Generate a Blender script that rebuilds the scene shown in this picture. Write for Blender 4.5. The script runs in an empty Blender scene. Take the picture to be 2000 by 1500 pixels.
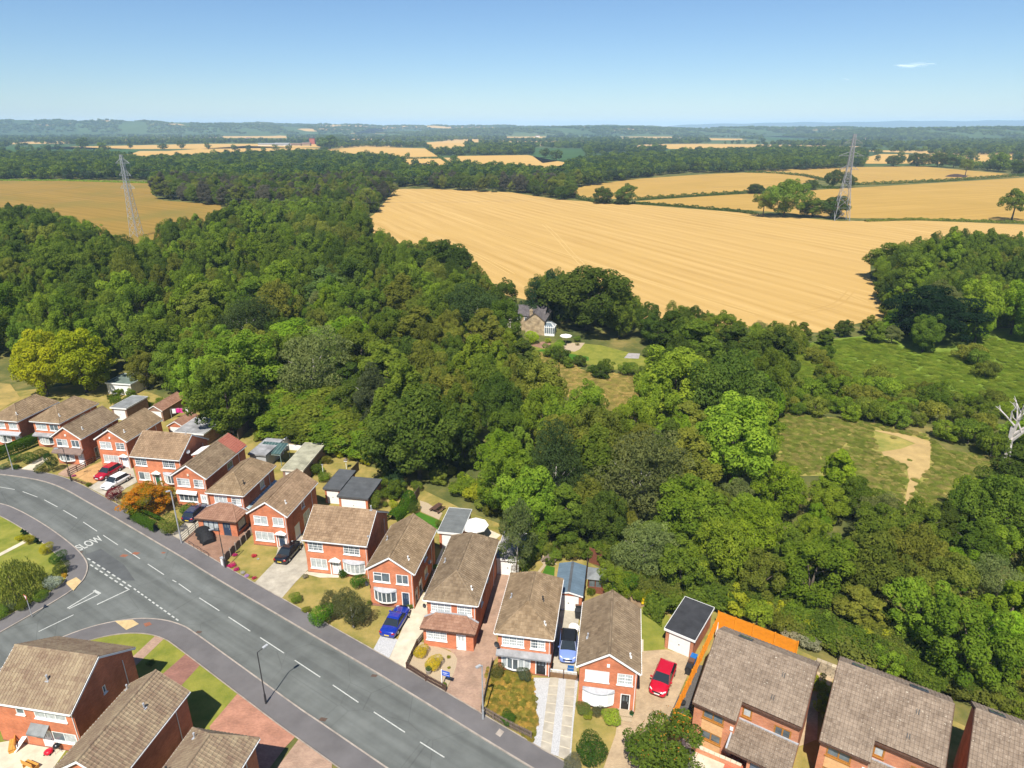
import bpy, bmesh, math, random
import numpy as np
from mathutils import Vector
RAD = math.radians
random.seed(7); RNG = np.random.default_rng(11)
SC = bpy.context.scene
COL = SC.collection

# ---------------------------------------------------------------- camera, sky, sun, exposure
FPX, PITCH, CAMH = 1300.0, RAD(21.1), 50.0
cam_d = bpy.data.cameras.new('camera'); cam = bpy.data.objects.new('camera', cam_d); COL.objects.link(cam)
cam.location = (0, 0, CAMH); cam.rotation_euler = (RAD(90) - PITCH, 0, 0)
cam_d.sensor_width = 36; cam_d.lens = 36 * FPX / 2000; cam_d.clip_start = .5; cam_d.clip_end = 80000
SC.camera = cam
SUN_AZ, SUN_EL = 192.5, 56.5            # compass bearing of the sun (0 = +Y, clockwise) and its height
world = bpy.data.worlds.new('World'); SC.world = world; world.use_nodes = True
wn = world.node_tree; bg = wn.nodes['Background']
sky = wn.nodes.new('ShaderNodeTexSky'); sky.sky_type = 'NISHITA'; sky.sun_disc = False
sky.sun_elevation = RAD(SUN_EL); sky.sun_rotation = RAD(SUN_AZ); sky.altitude = 0
sky.air_density = 1.0; sky.dust_density = 0.05; sky.ozone_density = 6.0
tn = wn.nodes.new('ShaderNodeMix'); tn.data_type = 'RGBA'; tn.blend_type = 'MULTIPLY'; tn.inputs[0].default_value = 1; tn.inputs[7].default_value = (.87, .955, 1.04, 1)
wn.links.new(sky.outputs[0], tn.inputs[6]); wn.links.new(tn.outputs[2], bg.inputs[0]); bg.inputs[1].default_value = 0.071
sun_d = bpy.data.lights.new('sun', 'SUN'); sun_d.energy = 5.0; sun_d.angle = RAD(.53); sun_d.color = (1, .94, .84)
sun = bpy.data.objects.new('sun', sun_d); COL.objects.link(sun)
_s = Vector((math.sin(RAD(SUN_AZ)) * math.cos(RAD(SUN_EL)), math.cos(RAD(SUN_AZ)) * math.cos(RAD(SUN_EL)), math.sin(RAD(SUN_EL))))
sun.rotation_euler = _s.to_track_quat('Z', 'Y').to_euler(); sun.location = (0, -30, 120)
SC.view_settings.view_transform = 'Standard'; SC.view_settings.look = 'None'
SC.view_settings.exposure = 0.68; SC.view_settings.gamma = 1.0
SC.render.engine = 'CYCLES'
cy = SC.cycles
cy.use_denoising = True; cy.denoiser = 'OPENIMAGEDENOISE'
cy.max_bounces = 5; cy.diffuse_bounces = 3; cy.glossy_bounces = 2; cy.transmission_bounces = 3; cy.volume_bounces = 1
cy.transparent_max_bounces = 24; cy.caustics_reflective = False; cy.caustics_refractive = False
cy.use_adaptive_sampling = True; cy.adaptive_threshold = .01

# ---------------------------------------------------------------- places on the ground
def at(x, y, z=0.0):
    "the point at height z that the photograph shows at pixel x, y"
    u = (x - 1000) / FPX; v = (750 - y) / FPX
    d = (u, math.cos(PITCH) + v * math.sin(PITCH), -math.sin(PITCH) + v * math.cos(PITCH))
    t = (z - CAMH) / d[2]
    return Vector((d[0] * t, d[1] * t, z))
def seen(X, Y, Z):
    Z = Z - CAMH
    c = Y * math.cos(PITCH) - Z * math.sin(PITCH); v = Y * math.sin(PITCH) + Z * math.cos(PITCH)
    return 1000 + FPX * X / c, 750 - FPX * v / c
ZS = {0: (0, 0, 1), 1: (0, 700, .2), 2: (240, 760, .26), 3: (560, 900, .26), 4: (700, 1050, .28), 5: (1100, 1100, .3),
      6: (1300, 1100, .35), 7: (0, 1150, .35), 8: (0, 880, .24), 9: (900, 550, .25), 10: (980, 590, .08), 11: (480, 790, .1), 12: (0, 1340, .12), 13: (1400, 600, .3), 14: (1200, 1300, .14)}
def Q(k, X, Y, z=0.0):
    a, b, s = ZS[k]; return at(a + X * s, b + Y * s, z)
def mpp(p):
    "metres per photograph pixel at a place"
    c = p[1] * math.cos(PITCH) - (p[2] - CAMH) * math.sin(PITCH); return c / FPX
def inpoly(x, y, P):
    c = False; j = len(P) - 1
    for i in range(len(P)):
        xi, yi = P[i][0], P[i][1]; xj, yj = P[j][0], P[j][1]
        if (yi > y) != (yj > y) and x < (xj - xi) * (y - yi) / (yj - yi) + xi: c = not c
        j = i
    return c
def offset(pts, d):
    out = []
    for i, p in enumerate(pts):
        a = Vector(pts[max(i - 1, 0)][:2]); b = Vector(pts[min(i + 1, len(pts) - 1)][:2])
        t = (b - a).normalized(); n = Vector((-t.y, t.x))
        out.append((p[0] + n.x * d, p[1] + n.y * d))
    return out
def smooth_line(pts, n=4):
    out = []
    for i in range(len(pts) - 1):
        p0 = Vector(pts[max(i - 1, 0)][:2]); p1 = Vector(pts[i][:2]); p2 = Vector(pts[i + 1][:2]); p3 = Vector(pts[min(i + 2, len(pts) - 1)][:2])
        for k in range(n):
            t = k / n
            q = .5 * ((2 * p1) + (p2 - p0) * t + (2 * p0 - 5 * p1 + 4 * p2 - p3) * t * t + (3 * p1 - p0 - 3 * p2 + p3) * t ** 3)
            out.append((q.x, q.y))
    out.append(tuple(pts[-1][:2])); return out

# ---------------------------------------------------------------- materials
MATS = {}
def nodes(m): return m.node_tree.nodes, m.node_tree.links
def mat(name, col, rough=.8, var=.15, scale=1.5, spec=.3, metal=0, bump=0, bscale=20, col2=None, coord='Object', detail=6, trans=0):
    if name in MATS: return MATS[name]
    m = bpy.data.materials.new(name); m.use_nodes = True; n, l = nodes(m); b = n['Principled BSDF']
    b.inputs['Roughness'].default_value = rough; b.inputs['Metallic'].default_value = metal
    b.inputs['Specular IOR Level'].default_value = spec
    if var > 0 or col2:
        tc = n.new('ShaderNodeTexCoord'); nz = n.new('ShaderNodeTexNoise'); nz.inputs['Scale'].default_value = scale
        nz.inputs['Detail'].default_value = detail; nz.inputs['Roughness'].default_value = .65
        l.new(tc.outputs[coord], nz.inputs['Vector'])
        r = n.new('ShaderNodeValToRGB'); c2 = col2 or tuple(min(1, c * (1 + var)) for c in col); c1 = col if col2 else tuple(c * (1 - var) for c in col)
        r.color_ramp.elements[0].position = .32; r.color_ramp.elements[1].position = .68
        r.color_ramp.elements[0].color = (*c1, 1); r.color_ramp.elements[1].color = (*c2, 1)
        l.new(nz.outputs['Fac'], r.inputs[0]); l.new(r.outputs[0], b.inputs['Base Color'])
        if bump:
            n2 = n.new('ShaderNodeTexNoise'); n2.inputs['Scale'].default_value = bscale; n2.inputs['Detail'].default_value = 4
            l.new(tc.outputs[coord], n2.inputs['Vector'])
            bp = n.new('ShaderNodeBump'); bp.inputs['Strength'].default_value = bump; bp.inputs['Distance'].default_value = .1
            l.new(n2.outputs['Fac'], bp.inputs['Height']); l.new(bp.outputs[0], b.inputs['Normal'])
    else:
        b.inputs['Base Color'].default_value = (*col, 1)
    MATS[name] = m; return m
def brick_mat(name, c1, c2, mortar, w=.225, h=.075, patches=.25):
    if name in MATS: return MATS[name]
    m = bpy.data.materials.new(name); m.use_nodes = True; n, l = nodes(m); b = n['Principled BSDF']; b.inputs['Roughness'].default_value = .9
    b.inputs['Specular IOR Level'].default_value = .15
    uv = n.new('ShaderNodeUVMap'); uv.uv_map = 'uv'
    br = n.new('ShaderNodeTexBrick'); br.inputs['Scale'].default_value = 1; br.inputs['Brick Width'].default_value = w; br.inputs['Row Height'].default_value = h
    br.inputs['Mortar Size'].default_value = .008; br.inputs['Color1'].default_value = (*c1, 1); br.inputs['Color2'].default_value = (*c2, 1); br.inputs['Mortar'].default_value = (*mortar, 1)
    l.new(uv.outputs[0], br.inputs['Vector'])
    tc = n.new('ShaderNodeTexCoord'); nz = n.new('ShaderNodeTexNoise'); nz.inputs['Scale'].default_value = .9; nz.inputs['Detail'].default_value = 8; l.new(tc.outputs['Object'], nz.inputs['Vector'])
    mr = n.new('ShaderNodeMapRange'); mr.inputs[1].default_value = .3; mr.inputs[2].default_value = .7; mr.inputs[3].default_value = 1 - patches; mr.inputs[4].default_value = 1 + patches * .6
    l.new(nz.outputs['Fac'], mr.inputs[0])
    mx = n.new('ShaderNodeMix'); mx.data_type = 'RGBA'; mx.blend_type = 'MULTIPLY'; mx.inputs[0].default_value = 1
    l.new(br.outputs['Color'], mx.inputs[6]); l.new(mr.outputs[0], mx.inputs[7]); l.new(mx.outputs[2], b.inputs['Base Color'])
    MATS[name] = m; return m
def tint_mat(name, dark, light, rough=.85, spec=.2, spots=None):
    "colour picked along a ramp by the mesh's own tint values, with weathering noise"
    if name in MATS: return MATS[name]
    m = bpy.data.materials.new(name); m.use_nodes = True; n, l = nodes(m); b = n['Principled BSDF']; b.inputs['Roughness'].default_value = rough; b.inputs['Specular IOR Level'].default_value = spec
    a = n.new('ShaderNodeAttribute'); a.attribute_name = 'tint'
    tc = n.new('ShaderNodeTexCoord'); nz = n.new('ShaderNodeTexNoise'); nz.inputs['Scale'].default_value = .55; nz.inputs['Detail'].default_value = 8; nz.inputs['Roughness'].default_value = .7; l.new(tc.outputs['Object'], nz.inputs['Vector'])
    ma = n.new('ShaderNodeMath'); ma.operation = 'MULTIPLY_ADD'; ma.inputs[1].default_value = .55; l.new(a.outputs['Fac'], ma.inputs[0])
    mb = n.new('ShaderNodeMath'); mb.operation = 'MULTIPLY_ADD'; mb.inputs[1].default_value = 1.6; mb.inputs[2].default_value = -.6; l.new(nz.outputs['Fac'], mb.inputs[0]); l.new(mb.outputs[0], ma.inputs[2])
    r = n.new('ShaderNodeValToRGB'); r.color_ramp.elements[0].color = (*dark, 1); r.color_ramp.elements[1].color = (*light, 1); l.new(ma.outputs[0], r.inputs[0])
    out = r.outputs[0]
    if spots:
        n3 = n.new('ShaderNodeTexNoise'); n3.inputs['Scale'].default_value = 8; n3.inputs['Detail'].default_value = 3; l.new(tc.outputs['Object'], n3.inputs['Vector'])
        r3 = n.new('ShaderNodeValToRGB'); r3.color_ramp.elements[0].position = .64; r3.color_ramp.elements[1].position = .74; l.new(n3.outputs['Fac'], r3.inputs[0])
        mx = n.new('ShaderNodeMix'); mx.data_type = 'RGBA'; l.new(r3.outputs[0], mx.inputs[0]); l.new(out, mx.inputs[6]); mx.inputs[7].default_value = (*spots, 1); out = mx.outputs[2]
    l.new(out, b.inputs['Base Color']); MATS[name] = m; return m
def leaf_mat(name, own=None, trans=.5, ramp=None):
    "foliage: the object's own colour, varied by clump and by tree"
    if name in MATS: return MATS[name]
    m = bpy.data.materials.new(name); m.use_nodes = True; n, l = nodes(m); n.remove(n['Principled BSDF']); out = n['Material Output']
    oi = n.new('ShaderNodeObjectInfo'); a = n.new('ShaderNodeAttribute'); a.attribute_name = 'tint'
    hs = n.new('ShaderNodeHueSaturation')
    if ramp:
        cr = n.new('ShaderNodeValToRGB'); cr.color_ramp.elements[0].color = (*ramp[0], 1); cr.color_ramp.elements[1].color = (*ramp[1], 1); cr.color_ramp.elements[0].position = .28; cr.color_ramp.elements[1].position = .62; l.new(a.outputs['Fac'], cr.inputs[0]); l.new(cr.outputs[0], hs.inputs['Color'])
    elif own: hs.inputs['Color'].default_value = (*own, 1)
    else: l.new(oi.outputs['Color'], hs.inputs['Color'])
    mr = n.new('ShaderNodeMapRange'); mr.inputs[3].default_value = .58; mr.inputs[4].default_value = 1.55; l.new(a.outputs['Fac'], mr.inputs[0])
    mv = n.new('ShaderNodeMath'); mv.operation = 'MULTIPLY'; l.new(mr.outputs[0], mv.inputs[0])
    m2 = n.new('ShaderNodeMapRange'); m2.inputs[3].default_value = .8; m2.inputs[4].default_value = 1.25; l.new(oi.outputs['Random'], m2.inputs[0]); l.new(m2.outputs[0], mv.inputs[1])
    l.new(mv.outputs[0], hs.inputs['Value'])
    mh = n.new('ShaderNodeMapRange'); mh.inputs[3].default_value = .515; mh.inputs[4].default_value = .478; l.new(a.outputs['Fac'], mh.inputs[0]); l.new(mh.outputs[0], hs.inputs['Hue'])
    d = n.new('ShaderNodeBsdfDiffuse'); t = n.new('ShaderNodeBsdfTranslucent'); mx = n.new('ShaderNodeMixShader'); mx.inputs[0].default_value = trans
    l.new(hs.outputs[0], d.inputs[0]); l.new(hs.outputs[0], t.inputs[0]); l.new(d.outputs[0], mx.inputs[1]); l.new(t.outputs[0], mx.inputs[2]); l.new(mx.outputs[0], out.inputs[0])
    MATS[name] = m; return m

WHITE = mat('white_upvc', (.78, .78, .76), .35, .06, 3, .4)
GLASS = mat('window_glass', (.10, .125, .14), .06, .5, .7, .6)
NET = mat('window_net_curtain', (.42, .45, .45), .15, .3, 3, .5)
BLIND = mat('window_blind', (.74, .75, .76), .4, .05, 2, .4)
BRICK = brick_mat('red_brick', (.62, .195, .085), (.50, .145, .062), (.46, .24, .16))
BRICK_B = brick_mat('orange_red_brick', (.66, .215, .095), (.53, .16, .07), (.48, .26, .17))
BRICK2 = brick_mat('orange_brick', (.58, .22, .105), (.45, .15, .072), (.46, .3, .21))
BRICK3 = brick_mat('dull_brick', (.34, .19, .12), (.27, .13, .09), (.36, .3, .25))
STONE = brick_mat('sandstone_blocks', (.45, .35, .22), (.34, .25, .15), (.3, .25, .18), .5, .22, .4)
TILE = tint_mat('brown_concrete_tile', (.13, .086, .047), (.315, .228, .138), spots=(.36, .30, .20))
TILE_B = tint_mat('weathered_brown_tile', (.15, .095, .055), (.34, .235, .145), spots=(.34, .28, .19))
TILE_C = tint_mat('dark_brown_tile', (.11, .075, .045), (.275, .205, .13), spots=(.34, .30, .21))
TILE_G = tint_mat('grey_lichen_tile', (.13, .095, .068), (.285, .222, .165), spots=(.46, .41, .33))
TILE_R = tint_mat('red_brown_tile', (.19, .095, .06), (.34, .2, .135))
TILE_P = tint_mat('patched_tile', (.15, .095, .065), (.31, .245, .155), spots=(.33, .28, .19))
SLATE = tint_mat('dark_slate', (.07, .062, .065), (.15, .135, .135))
LEAD = mat('lead_flashing', (.34, .35, .37), .6, .15, 4)
FELT = mat('grey_roof_felt', (.19, .2, .2), .9, .3, .8)
FELT_D = mat('dark_roof_felt', (.075, .08, .085), .85, .25, .8)
FELT_L = mat('mossy_asbestos_sheet', (.30, .29, .21), .95, .35, .7)
FELT_B = mat('blue_grey_sheet_roof', (.105, .15, .19), .55, .15, .8)
SHEET = mat('weathered_sheet_roof', (.25, .25, .255), .9, .4, .7)
DARKM = mat('dark_metal', (.03, .03, .032), .5, .1, 3, .4)
GALV = mat('galvanised_steel', (.42, .43, .44), .5, .2, 2, .5, .3)
BLACK = mat('black_paint', (.012, .013, .015), .3, .1, 3, .5)
OAK = mat('oak_upvc', (.33, .145, .03), .45, .25, 6, .3)
CLAD = mat('pale_timber_cladding', (.62, .36, .17), .7, .12, 3)
GREYP = mat('anthracite_upvc', (.07, .08, .1), .45, .1, 3)
NAVY = mat('navy_door', (.03, .05, .09), .35, .1, 3)
GREEN_D = mat('green_door', (.02, .11, .05), .4, .1, 3)
CREAM = mat('cream_render', (.62, .57, .46), .85, .15, 1.5)
WHITE_R = mat('white_render', (.74, .73, .70), .85, .12, 1.5)
RUBBER = mat('rubber', (.02, .02, .02), .85, 0)
TIMBER = mat('weathered_timber', (.16, .12, .09), .9, .3, 4)
TIMBER_D = mat('brown_stained_timber', (.085, .045, .03), .85, .3, 4)
ORANGE = mat('orange_stained_timber', (.66, .24, .012), .75, .14, 2.5)
BARK = mat('bark', (.10, .08, .06), .95, .35, 3)
BARK_P = mat('pale_bark', (.36, .33, .29), .95, .35, 3)
PLASTIC_B = mat('black_plastic', (.025, .027, .03), .5, .1)
PLASTIC_BL = mat('blue_plastic', (.02, .14, .42), .45, .1)
PLASTIC_BR = mat('brown_plastic', (.13, .07, .045), .5, .1)

# ---------------------------------------------------------------- mesh helpers
def link(o, parent=None):
    COL.objects.link(o)
    if parent is not None: o.parent = parent
    return o
def tag(o, label, cat, group=None):
    o['label'] = label; o['category'] = cat
    if group: o['group'] = group
    return o
def kind(o, k): o['kind'] = k; return o
def empty(name, loc=(0, 0, 0), rz=0.0, parent=None):
    o = bpy.data.objects.new(name, None); o.location = loc; o.rotation_euler = (0, 0, rz); o.empty_display_size = .3
    return link(o, parent)
class MB:
    def __init__(s): s.v = []; s.f = []; s.mi = []; s.t = []
    def face(s, pts, mi=0, t=None):
        i = len(s.v); s.v += [tuple(p) for p in pts]; s.f.append(tuple(range(i, i + len(pts)))); s.mi.append(mi); s.t.append(random.random() if t is None else t)
    def obox(s, o, a, b, c, mi=0, t=None):
        "box from corner o along the three edge vectors"
        o, a, b, c = Vector(o), Vector(a), Vector(b), Vector(c)
        if a.cross(b).dot(c) < 0: a, b = b, a
        t = random.random() if t is None else t
        P = [o, o + a, o + a + b, o + b, o + c, o + a + c, o + a + b + c, o + b + c]; i = len(s.v); s.v += [tuple(p) for p in P]
        for q in ((3, 2, 1, 0), (4, 5, 6, 7), (0, 1, 5, 4), (1, 2, 6, 5), (2, 3, 7, 6), (3, 0, 4, 7)):
            s.f.append(tuple(i + k for k in q)); s.mi.append(mi); s.t.append(t)
    def box(s, x0, x1, y0, y1, z0, z1, mi=0, t=None): s.obox((x0, y0, z0), (x1 - x0, 0, 0), (0, y1 - y0, 0), (0, 0, z1 - z0), mi, t)
    def bar(s, p, q, w, h=None, mi=0, t=None):
        "square bar from p to q"
        p, q = Vector(p), Vector(q); d = (q - p); n = d.normalized(); h = h or w
        up = Vector((0, 0, 1)) if abs(n.z) < .9 else Vector((0, 1, 0))
        a = n.cross(up).normalized(); b = a.cross(n).normalized()
        s.obox(p - a * w / 2 - b * h / 2, a * w, b * h, d, mi, t)
    def tube(s, p, q, r0, r1=None, n=8, mi=0, cap=True):
        p, q = Vector(p), Vector(q); r1 = r0 if r1 is None else r1; d = (q - p).normalized()
        up = Vector((0, 0, 1)) if abs(d.z) < .9 else Vector((0, 1, 0)); a = d.cross(up).normalized(); b = a.cross(d); i = len(s.v)
        for c, r in ((p, r0), (q, r1)):
            for k in range(n):
                an = 2 * math.pi * k / n; s.v.append(tuple(c + (a * math.cos(an) + b * math.sin(an)) * r))
        t = random.random()
        for k in range(n):
            j = (k + 1) % n; s.f.append((i + j, i + k, i + n + k, i + n + j)); s.mi.append(mi); s.t.append(t)
        if cap:
            s.f.append(tuple(i + n + n - 1 - k for k in range(n))); s.mi.append(mi); s.t.append(t)
            s.f.append(tuple(i + k for k in range(n))); s.mi.append(mi); s.t.append(t)
    def lathe(s, prof, n=12, mi=0, c=(0, 0, 0)):
        i = len(s.v); t = random.random()
        for r, z in prof:
            for k in range(n): an = 2 * math.pi * k / n; s.v.append((c[0] + r * math.cos(an), c[1] + r * math.sin(an), c[2] + z))
        for j in range(len(prof) - 1):
            for k in range(n):
                k2 = (k + 1) % n; s.f.append((i + j * n + k, i + j * n + k2, i + (j + 1) * n + k2, i + (j + 1) * n + k)); s.mi.append(mi); s.t.append(t)
    def build(s, name, mats, parent=None, smooth=False, uv=False, tint=False, loc=None):
        me = bpy.data.meshes.new(name); me.from_pydata(s.v, [], s.f)
        for m in (mats if isinstance(mats, (list, tuple)) else [mats]): me.materials.append(m)
        if len(me.materials) > 1: me.polygons.foreach_set('material_index', s.mi)
        if smooth: me.polygons.foreach_set('use_smooth', [True] * len(me.polygons))
        if uv:
            L = me.uv_layers.new(name='uv')
            for p in me.polygons:
                nn = p.normal
                if abs(nn.z) < .8:
                    u = Vector((-nn.y, nn.x, 0)).normalized()
                    for li in p.loop_indices: c = me.vertices[me.loops[li].vertex_index].co; L.data[li].uv = (c.dot(u), c.z)
                else:
                    for li in p.loop_indices: c = me.vertices[me.loops[li].vertex_index].co; L.data[li].uv = (c.x, c.y)
        if tint:
            A = me.attributes.new('tint', 'FLOAT', 'FACE'); A.data.foreach_set('value', s.t)
        o = bpy.data.objects.new(name, me)
        if loc: o.location = loc
        return link(o, parent)
def sheet(name, pts, z, m, parent=None, thick=0.0, side=None, uv=False):
    b = MB(); P = [(p[0], p[1], z) for p in pts]
    ar = sum(P[i][0] * P[(i + 1) % len(P)][1] - P[(i + 1) % len(P)][0] * P[i][1] for i in range(len(P)))
    if ar < 0: P.reverse()
    b.face(P)
    if thick:
        for i in range(len(P)):
            a, c = P[i], P[(i + 1) % len(P)]; b.face([(a[0], a[1], z - thick), (c[0], c[1], z - thick), c, a])
    return b.build(name, m, parent, uv=uv)
def strip(name, L, R, z, m, parent=None, thick=0.0):
    b = MB()
    for i in range(len(L) - 1):
        b.face([(*L[i], z), (*R[i], z), (*R[i + 1], z), (*L[i + 1], z)])
        if thick:
            b.face([(*L[i + 1], z), (*L[i + 1], z - thick), (*L[i], z - thick), (*L[i], z)]); b.face([(*R[i], z), (*R[i], z - thick), (*R[i + 1], z - thick), (*R[i + 1], z)])
    o = b.build(name, m, parent); bm = bmesh.new(); bm.from_mesh(o.data); bmesh.ops.remove_doubles(bm, verts=bm.verts, dist=.0005)
    for f in bm.faces:
        if f.normal.z < -.5: f.normal_flip()
    bm.to_mesh(o.data); bm.free(); return o
# ---------------------------------------------------------------- ground, fields, roads
def ground_mat():
    m = bpy.data.materials.new('ground_cover'); m.use_nodes = True; n, l = nodes(m); b = n['Principled BSDF']; b.inputs['Roughness'].default_value = 1; b.inputs['Specular IOR Level'].default_value = .05
    g = n.new('ShaderNodeNewGeometry')
    n1 = n.new('ShaderNodeTexNoise'); n1.inputs['Scale'].default_value = .09; n1.inputs['Detail'].default_value = 10; n1.inputs['Roughness'].default_value = .7; l.new(g.outputs['Position'], n1.inputs['Vector'])
    r1 = n.new('ShaderNodeValToRGB'); e = r1.color_ramp.elements; e[0].position = .36; e[0].color = (.045, .065, .02, 1); e[1].position = .66; e[1].color = (.22, .175, .06, 1)
    x = e.new(.52); x.color = (.105, .11, .032, 1); l.new(n1.outputs['Fac'], r1.inputs[0])
    mp = n.new('ShaderNodeMapping'); mp.inputs['Scale'].default_value = (1 / 420, 1 / 300, 0); mp.inputs['Rotation'].default_value = (0, 0, .5); l.new(g.outputs['Position'], mp.inputs['Vector'])
    vo = n.new('ShaderNodeTexVoronoi'); vo.feature = 'F1'; vo.inputs['Scale'].default_value = 1; l.new(mp.outputs[0], vo.inputs['Vector'])
    sp = n.new('ShaderNodeSeparateColor'); l.new(vo.outputs['Color'], sp.inputs[0])
    r2 = n.new('ShaderNodeValToRGB'); r2.color_ramp.interpolation = 'CONSTANT'; e = r2.color_ramp.elements; e[0].color = (.045, .075, .025, 1); e[1].position = .66; e[1].color = (.46, .3, .11, 1)
    for p_, c_ in ((.3, (.055, .09, .028)), (.76, (.06, .10, .03)), (.88, (.42, .28, .11)), (.94, (.08, .11, .04))): x = e.new(p_); x.color = (*c_, 1)
    l.new(sp.outputs[0], r2.inputs[0])
    sx = n.new('ShaderNodeSeparateXYZ'); l.new(g.outputs['Position'], sx.inputs[0]); mr = n.new('ShaderNodeMapRange'); mr.inputs[1].default_value = 900; mr.inputs[2].default_value = 1000; l.new(sx.outputs[1], mr.inputs[0])
    mx = n.new('ShaderNodeMix'); mx.data_type = 'RGBA'; l.new(mr.outputs[0], mx.inputs[0]); l.new(r1.outputs[0], mx.inputs[6]); l.new(r2.outputs[0], mx.inputs[7]); l.new(mx.outputs[2], b.inputs['Base Color'])
    return m
GROUNDM = ground_mat()
kind(sheet('ground', [(-45000, -300), (45000, -300), (45000, 60000), (-45000, 60000)], 0, GROUNDM), 'structure')

def field_mat(name, c1, c2, c3, ang, gap, streak=.5, patch=.02):
    "cut or standing corn: drilled rows along one bearing, broken by drier and greener patches"
    m = bpy.data.materials.new(name); m.use_nodes = True; n, l = nodes(m); b = n['Principled BSDF']; b.inputs['Roughness'].default_value = 1; b.inputs['Specular IOR Level'].default_value = .05
    g = n.new('ShaderNodeNewGeometry')
    mp = n.new('ShaderNodeMapping'); mp.vector_type = 'TEXTURE'; mp.inputs['Rotation'].default_value = (0, 0, ang); l.new(g.outputs['Position'], mp.inputs['Vector'])
    wv = n.new('ShaderNodeTexWave'); wv.wave_type = 'BANDS'; wv.bands_direction = 'Y'; wv.inputs['Scale'].default_value = .314 / gap; wv.inputs['Distortion'].default_value = 6.0; wv.inputs['Detail'].default_value = 3; wv.inputs['Detail Scale'].default_value = .12; wv.inputs['Detail Roughness'].default_value = .7
    l.new(mp.outputs[0], wv.inputs['Vector'])
    m2 = n.new('ShaderNodeMapping'); m2.inputs['Scale'].default_value = (.006, .22, 1); l.new(mp.outputs[0], m2.inputs['Vector'])
    n1 = n.new('ShaderNodeTexNoise'); n1.inputs['Scale'].default_value = 1; n1.inputs['Detail'].default_value = 7; n1.inputs['Roughness'].default_value = .75; l.new(m2.outputs[0], n1.inputs['Vector'])
    n2 = n.new('ShaderNodeTexNoise'); n2.inputs['Scale'].default_value = patch; n2.inputs['Detail'].default_value = 8; l.new(g.outputs['Position'], n2.inputs['Vector'])
    ad = n.new('ShaderNodeMath'); ad.operation = 'MULTIPLY_ADD'; ad.inputs[1].default_value = streak * .35; l.new(wv.outputs['Fac'], ad.inputs[0]); l.new(n1.outputs['Fac'], ad.inputs[2])
    r = n.new('ShaderNodeValToRGB'); e = r.color_ramp.elements; e[0].position = .38; e[0].color = (*c1, 1); e[1].position = .82; e[1].color = (*c2, 1); l.new(ad.outputs[0], r.inputs[0])
    r3 = n.new('ShaderNodeValToRGB'); r3.color_ramp.elements[0].position = .47; r3.color_ramp.elements[1].position = .72; l.new(n2.outputs['Fac'], r3.inputs[0])
    mx = n.new('ShaderNodeMix'); mx.data_type = 'RGBA'; l.new(r3.outputs[0], mx.inputs[0]); l.new(r.outputs[0], mx.inputs[6]); mx.inputs[7].default_value = (*c3, 1); l.new(mx.outputs[2], b.inputs['Base Color'])
    return m
def bearing(a, b): p, q = at(*a), at(*b); return math.atan2(q.y - p.y, q.x - p.x)
GOLD = field_mat('barley_stubble', (.365, .23, .072), (.50, .335, .128), (.43, .28, .095), bearing((830, 400), (1450, 610)), 7.0, .4)
GOLD2 = field_mat('ripe_wheat', (.33, .205, .05), (.45, .29, .083), (.33, .21, .052), bearing((1250, 395), (1990, 360)), 9, .2)
GOLD3 = field_mat('dull_ripe_corn', (.205, .132, .028), (.29, .185, .044), (.18, .14, .032), bearing((0, 370), (400, 420)), 7, .3)
GOLDF = field_mat('far_corn', (.42, .26, .075), (.54, .355, .125), (.46, .29, .09), .3, 14, .15)
GRASS_F = mat('pasture_green', (.04, .085, .022), 1, .25, .02, .1)
def field(name, px, m, z=.05): return kind(sheet(name, [at(*p) for p in px], z, m), 'structure')
stub = field('stubble_field', [(690, 450), (735, 415), (772, 369), (850, 369), (1000, 376), (1090, 390), (1250, 400), (1480, 418), (1640, 432), (1800, 431), (2150, 445), (2150, 500), (1850, 500), (1700, 500), (1700, 545), (1745, 615), (1600, 650), (1400, 640), (1240, 620), (1100, 600), (900, 560), (800, 500)], GOLD)
TRACK = mat('pale_wheel_track', (.49, .335, .13), 1, .1, .05, .05); TRACK_D = mat('worn_wheel_track', (.39, .25, .085), 1, .12, .05, .05)
for i_, (P, m_) in enumerate([([(790, 380), (900, 428), (1050, 480), (1250, 545), (1480, 615)], 0), ([(800, 376), (960, 425), (1150, 475), (1400, 545), (1640, 610)], 1), ([(850, 374), (1050, 425), (1300, 480), (1560, 545), (1690, 590)], 0), ([(1062, 438), (1085, 460), (1118, 497), (1180, 560)], 0), ([(930, 378), (1150, 425), (1420, 475), (1680, 530)], 1), ([(1000, 382), (1250, 425), (1550, 470), (1690, 500)], 0), ([(1120, 400), (1400, 432), (1700, 462)], 1), ([(740, 432), (850, 462), (935, 500), (1000, 535)], 0), ([(1300, 410), (1600, 440), (1850, 445)], 0), ([(1540, 616), (1630, 596), (1664, 566)], 1)]):
    L = smooth_line([at(*p) for p in P], 6)
    for s_ in (-1.0, 1.0): strip('wheel_track', offset(L, s_ + .22), offset(L, s_ - .22), .055 + .002 * i_, TRACK_D if m_ else TRACK, stub)
field('wheat_field', [(-150, 350), (0, 351), (200, 352), (300, 355), (297, 380), (320, 392), (430, 400), (440, 420), (320, 470), (290, 500), (200, 480), (100, 450), (0, 430), (-150, 430)], GOLD3)
field('wheat_field', [(1105, 374), (1150, 361), (1250, 349), (1400, 339), (1500, 336), (1565, 341), (1605, 349), (1560, 360), (1480, 371), (1370, 380), (1240, 389), (1130, 388)], GOLD2)
field('wheat_field', [(1240, 393), (1370, 384), (1470, 378), (1590, 371), (1700, 365), (2000, 347), (2150, 338), (2150, 438), (1990, 431), (1780, 427), (1640, 426), (1500, 413), (1330, 402)], GOLD2)
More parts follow.
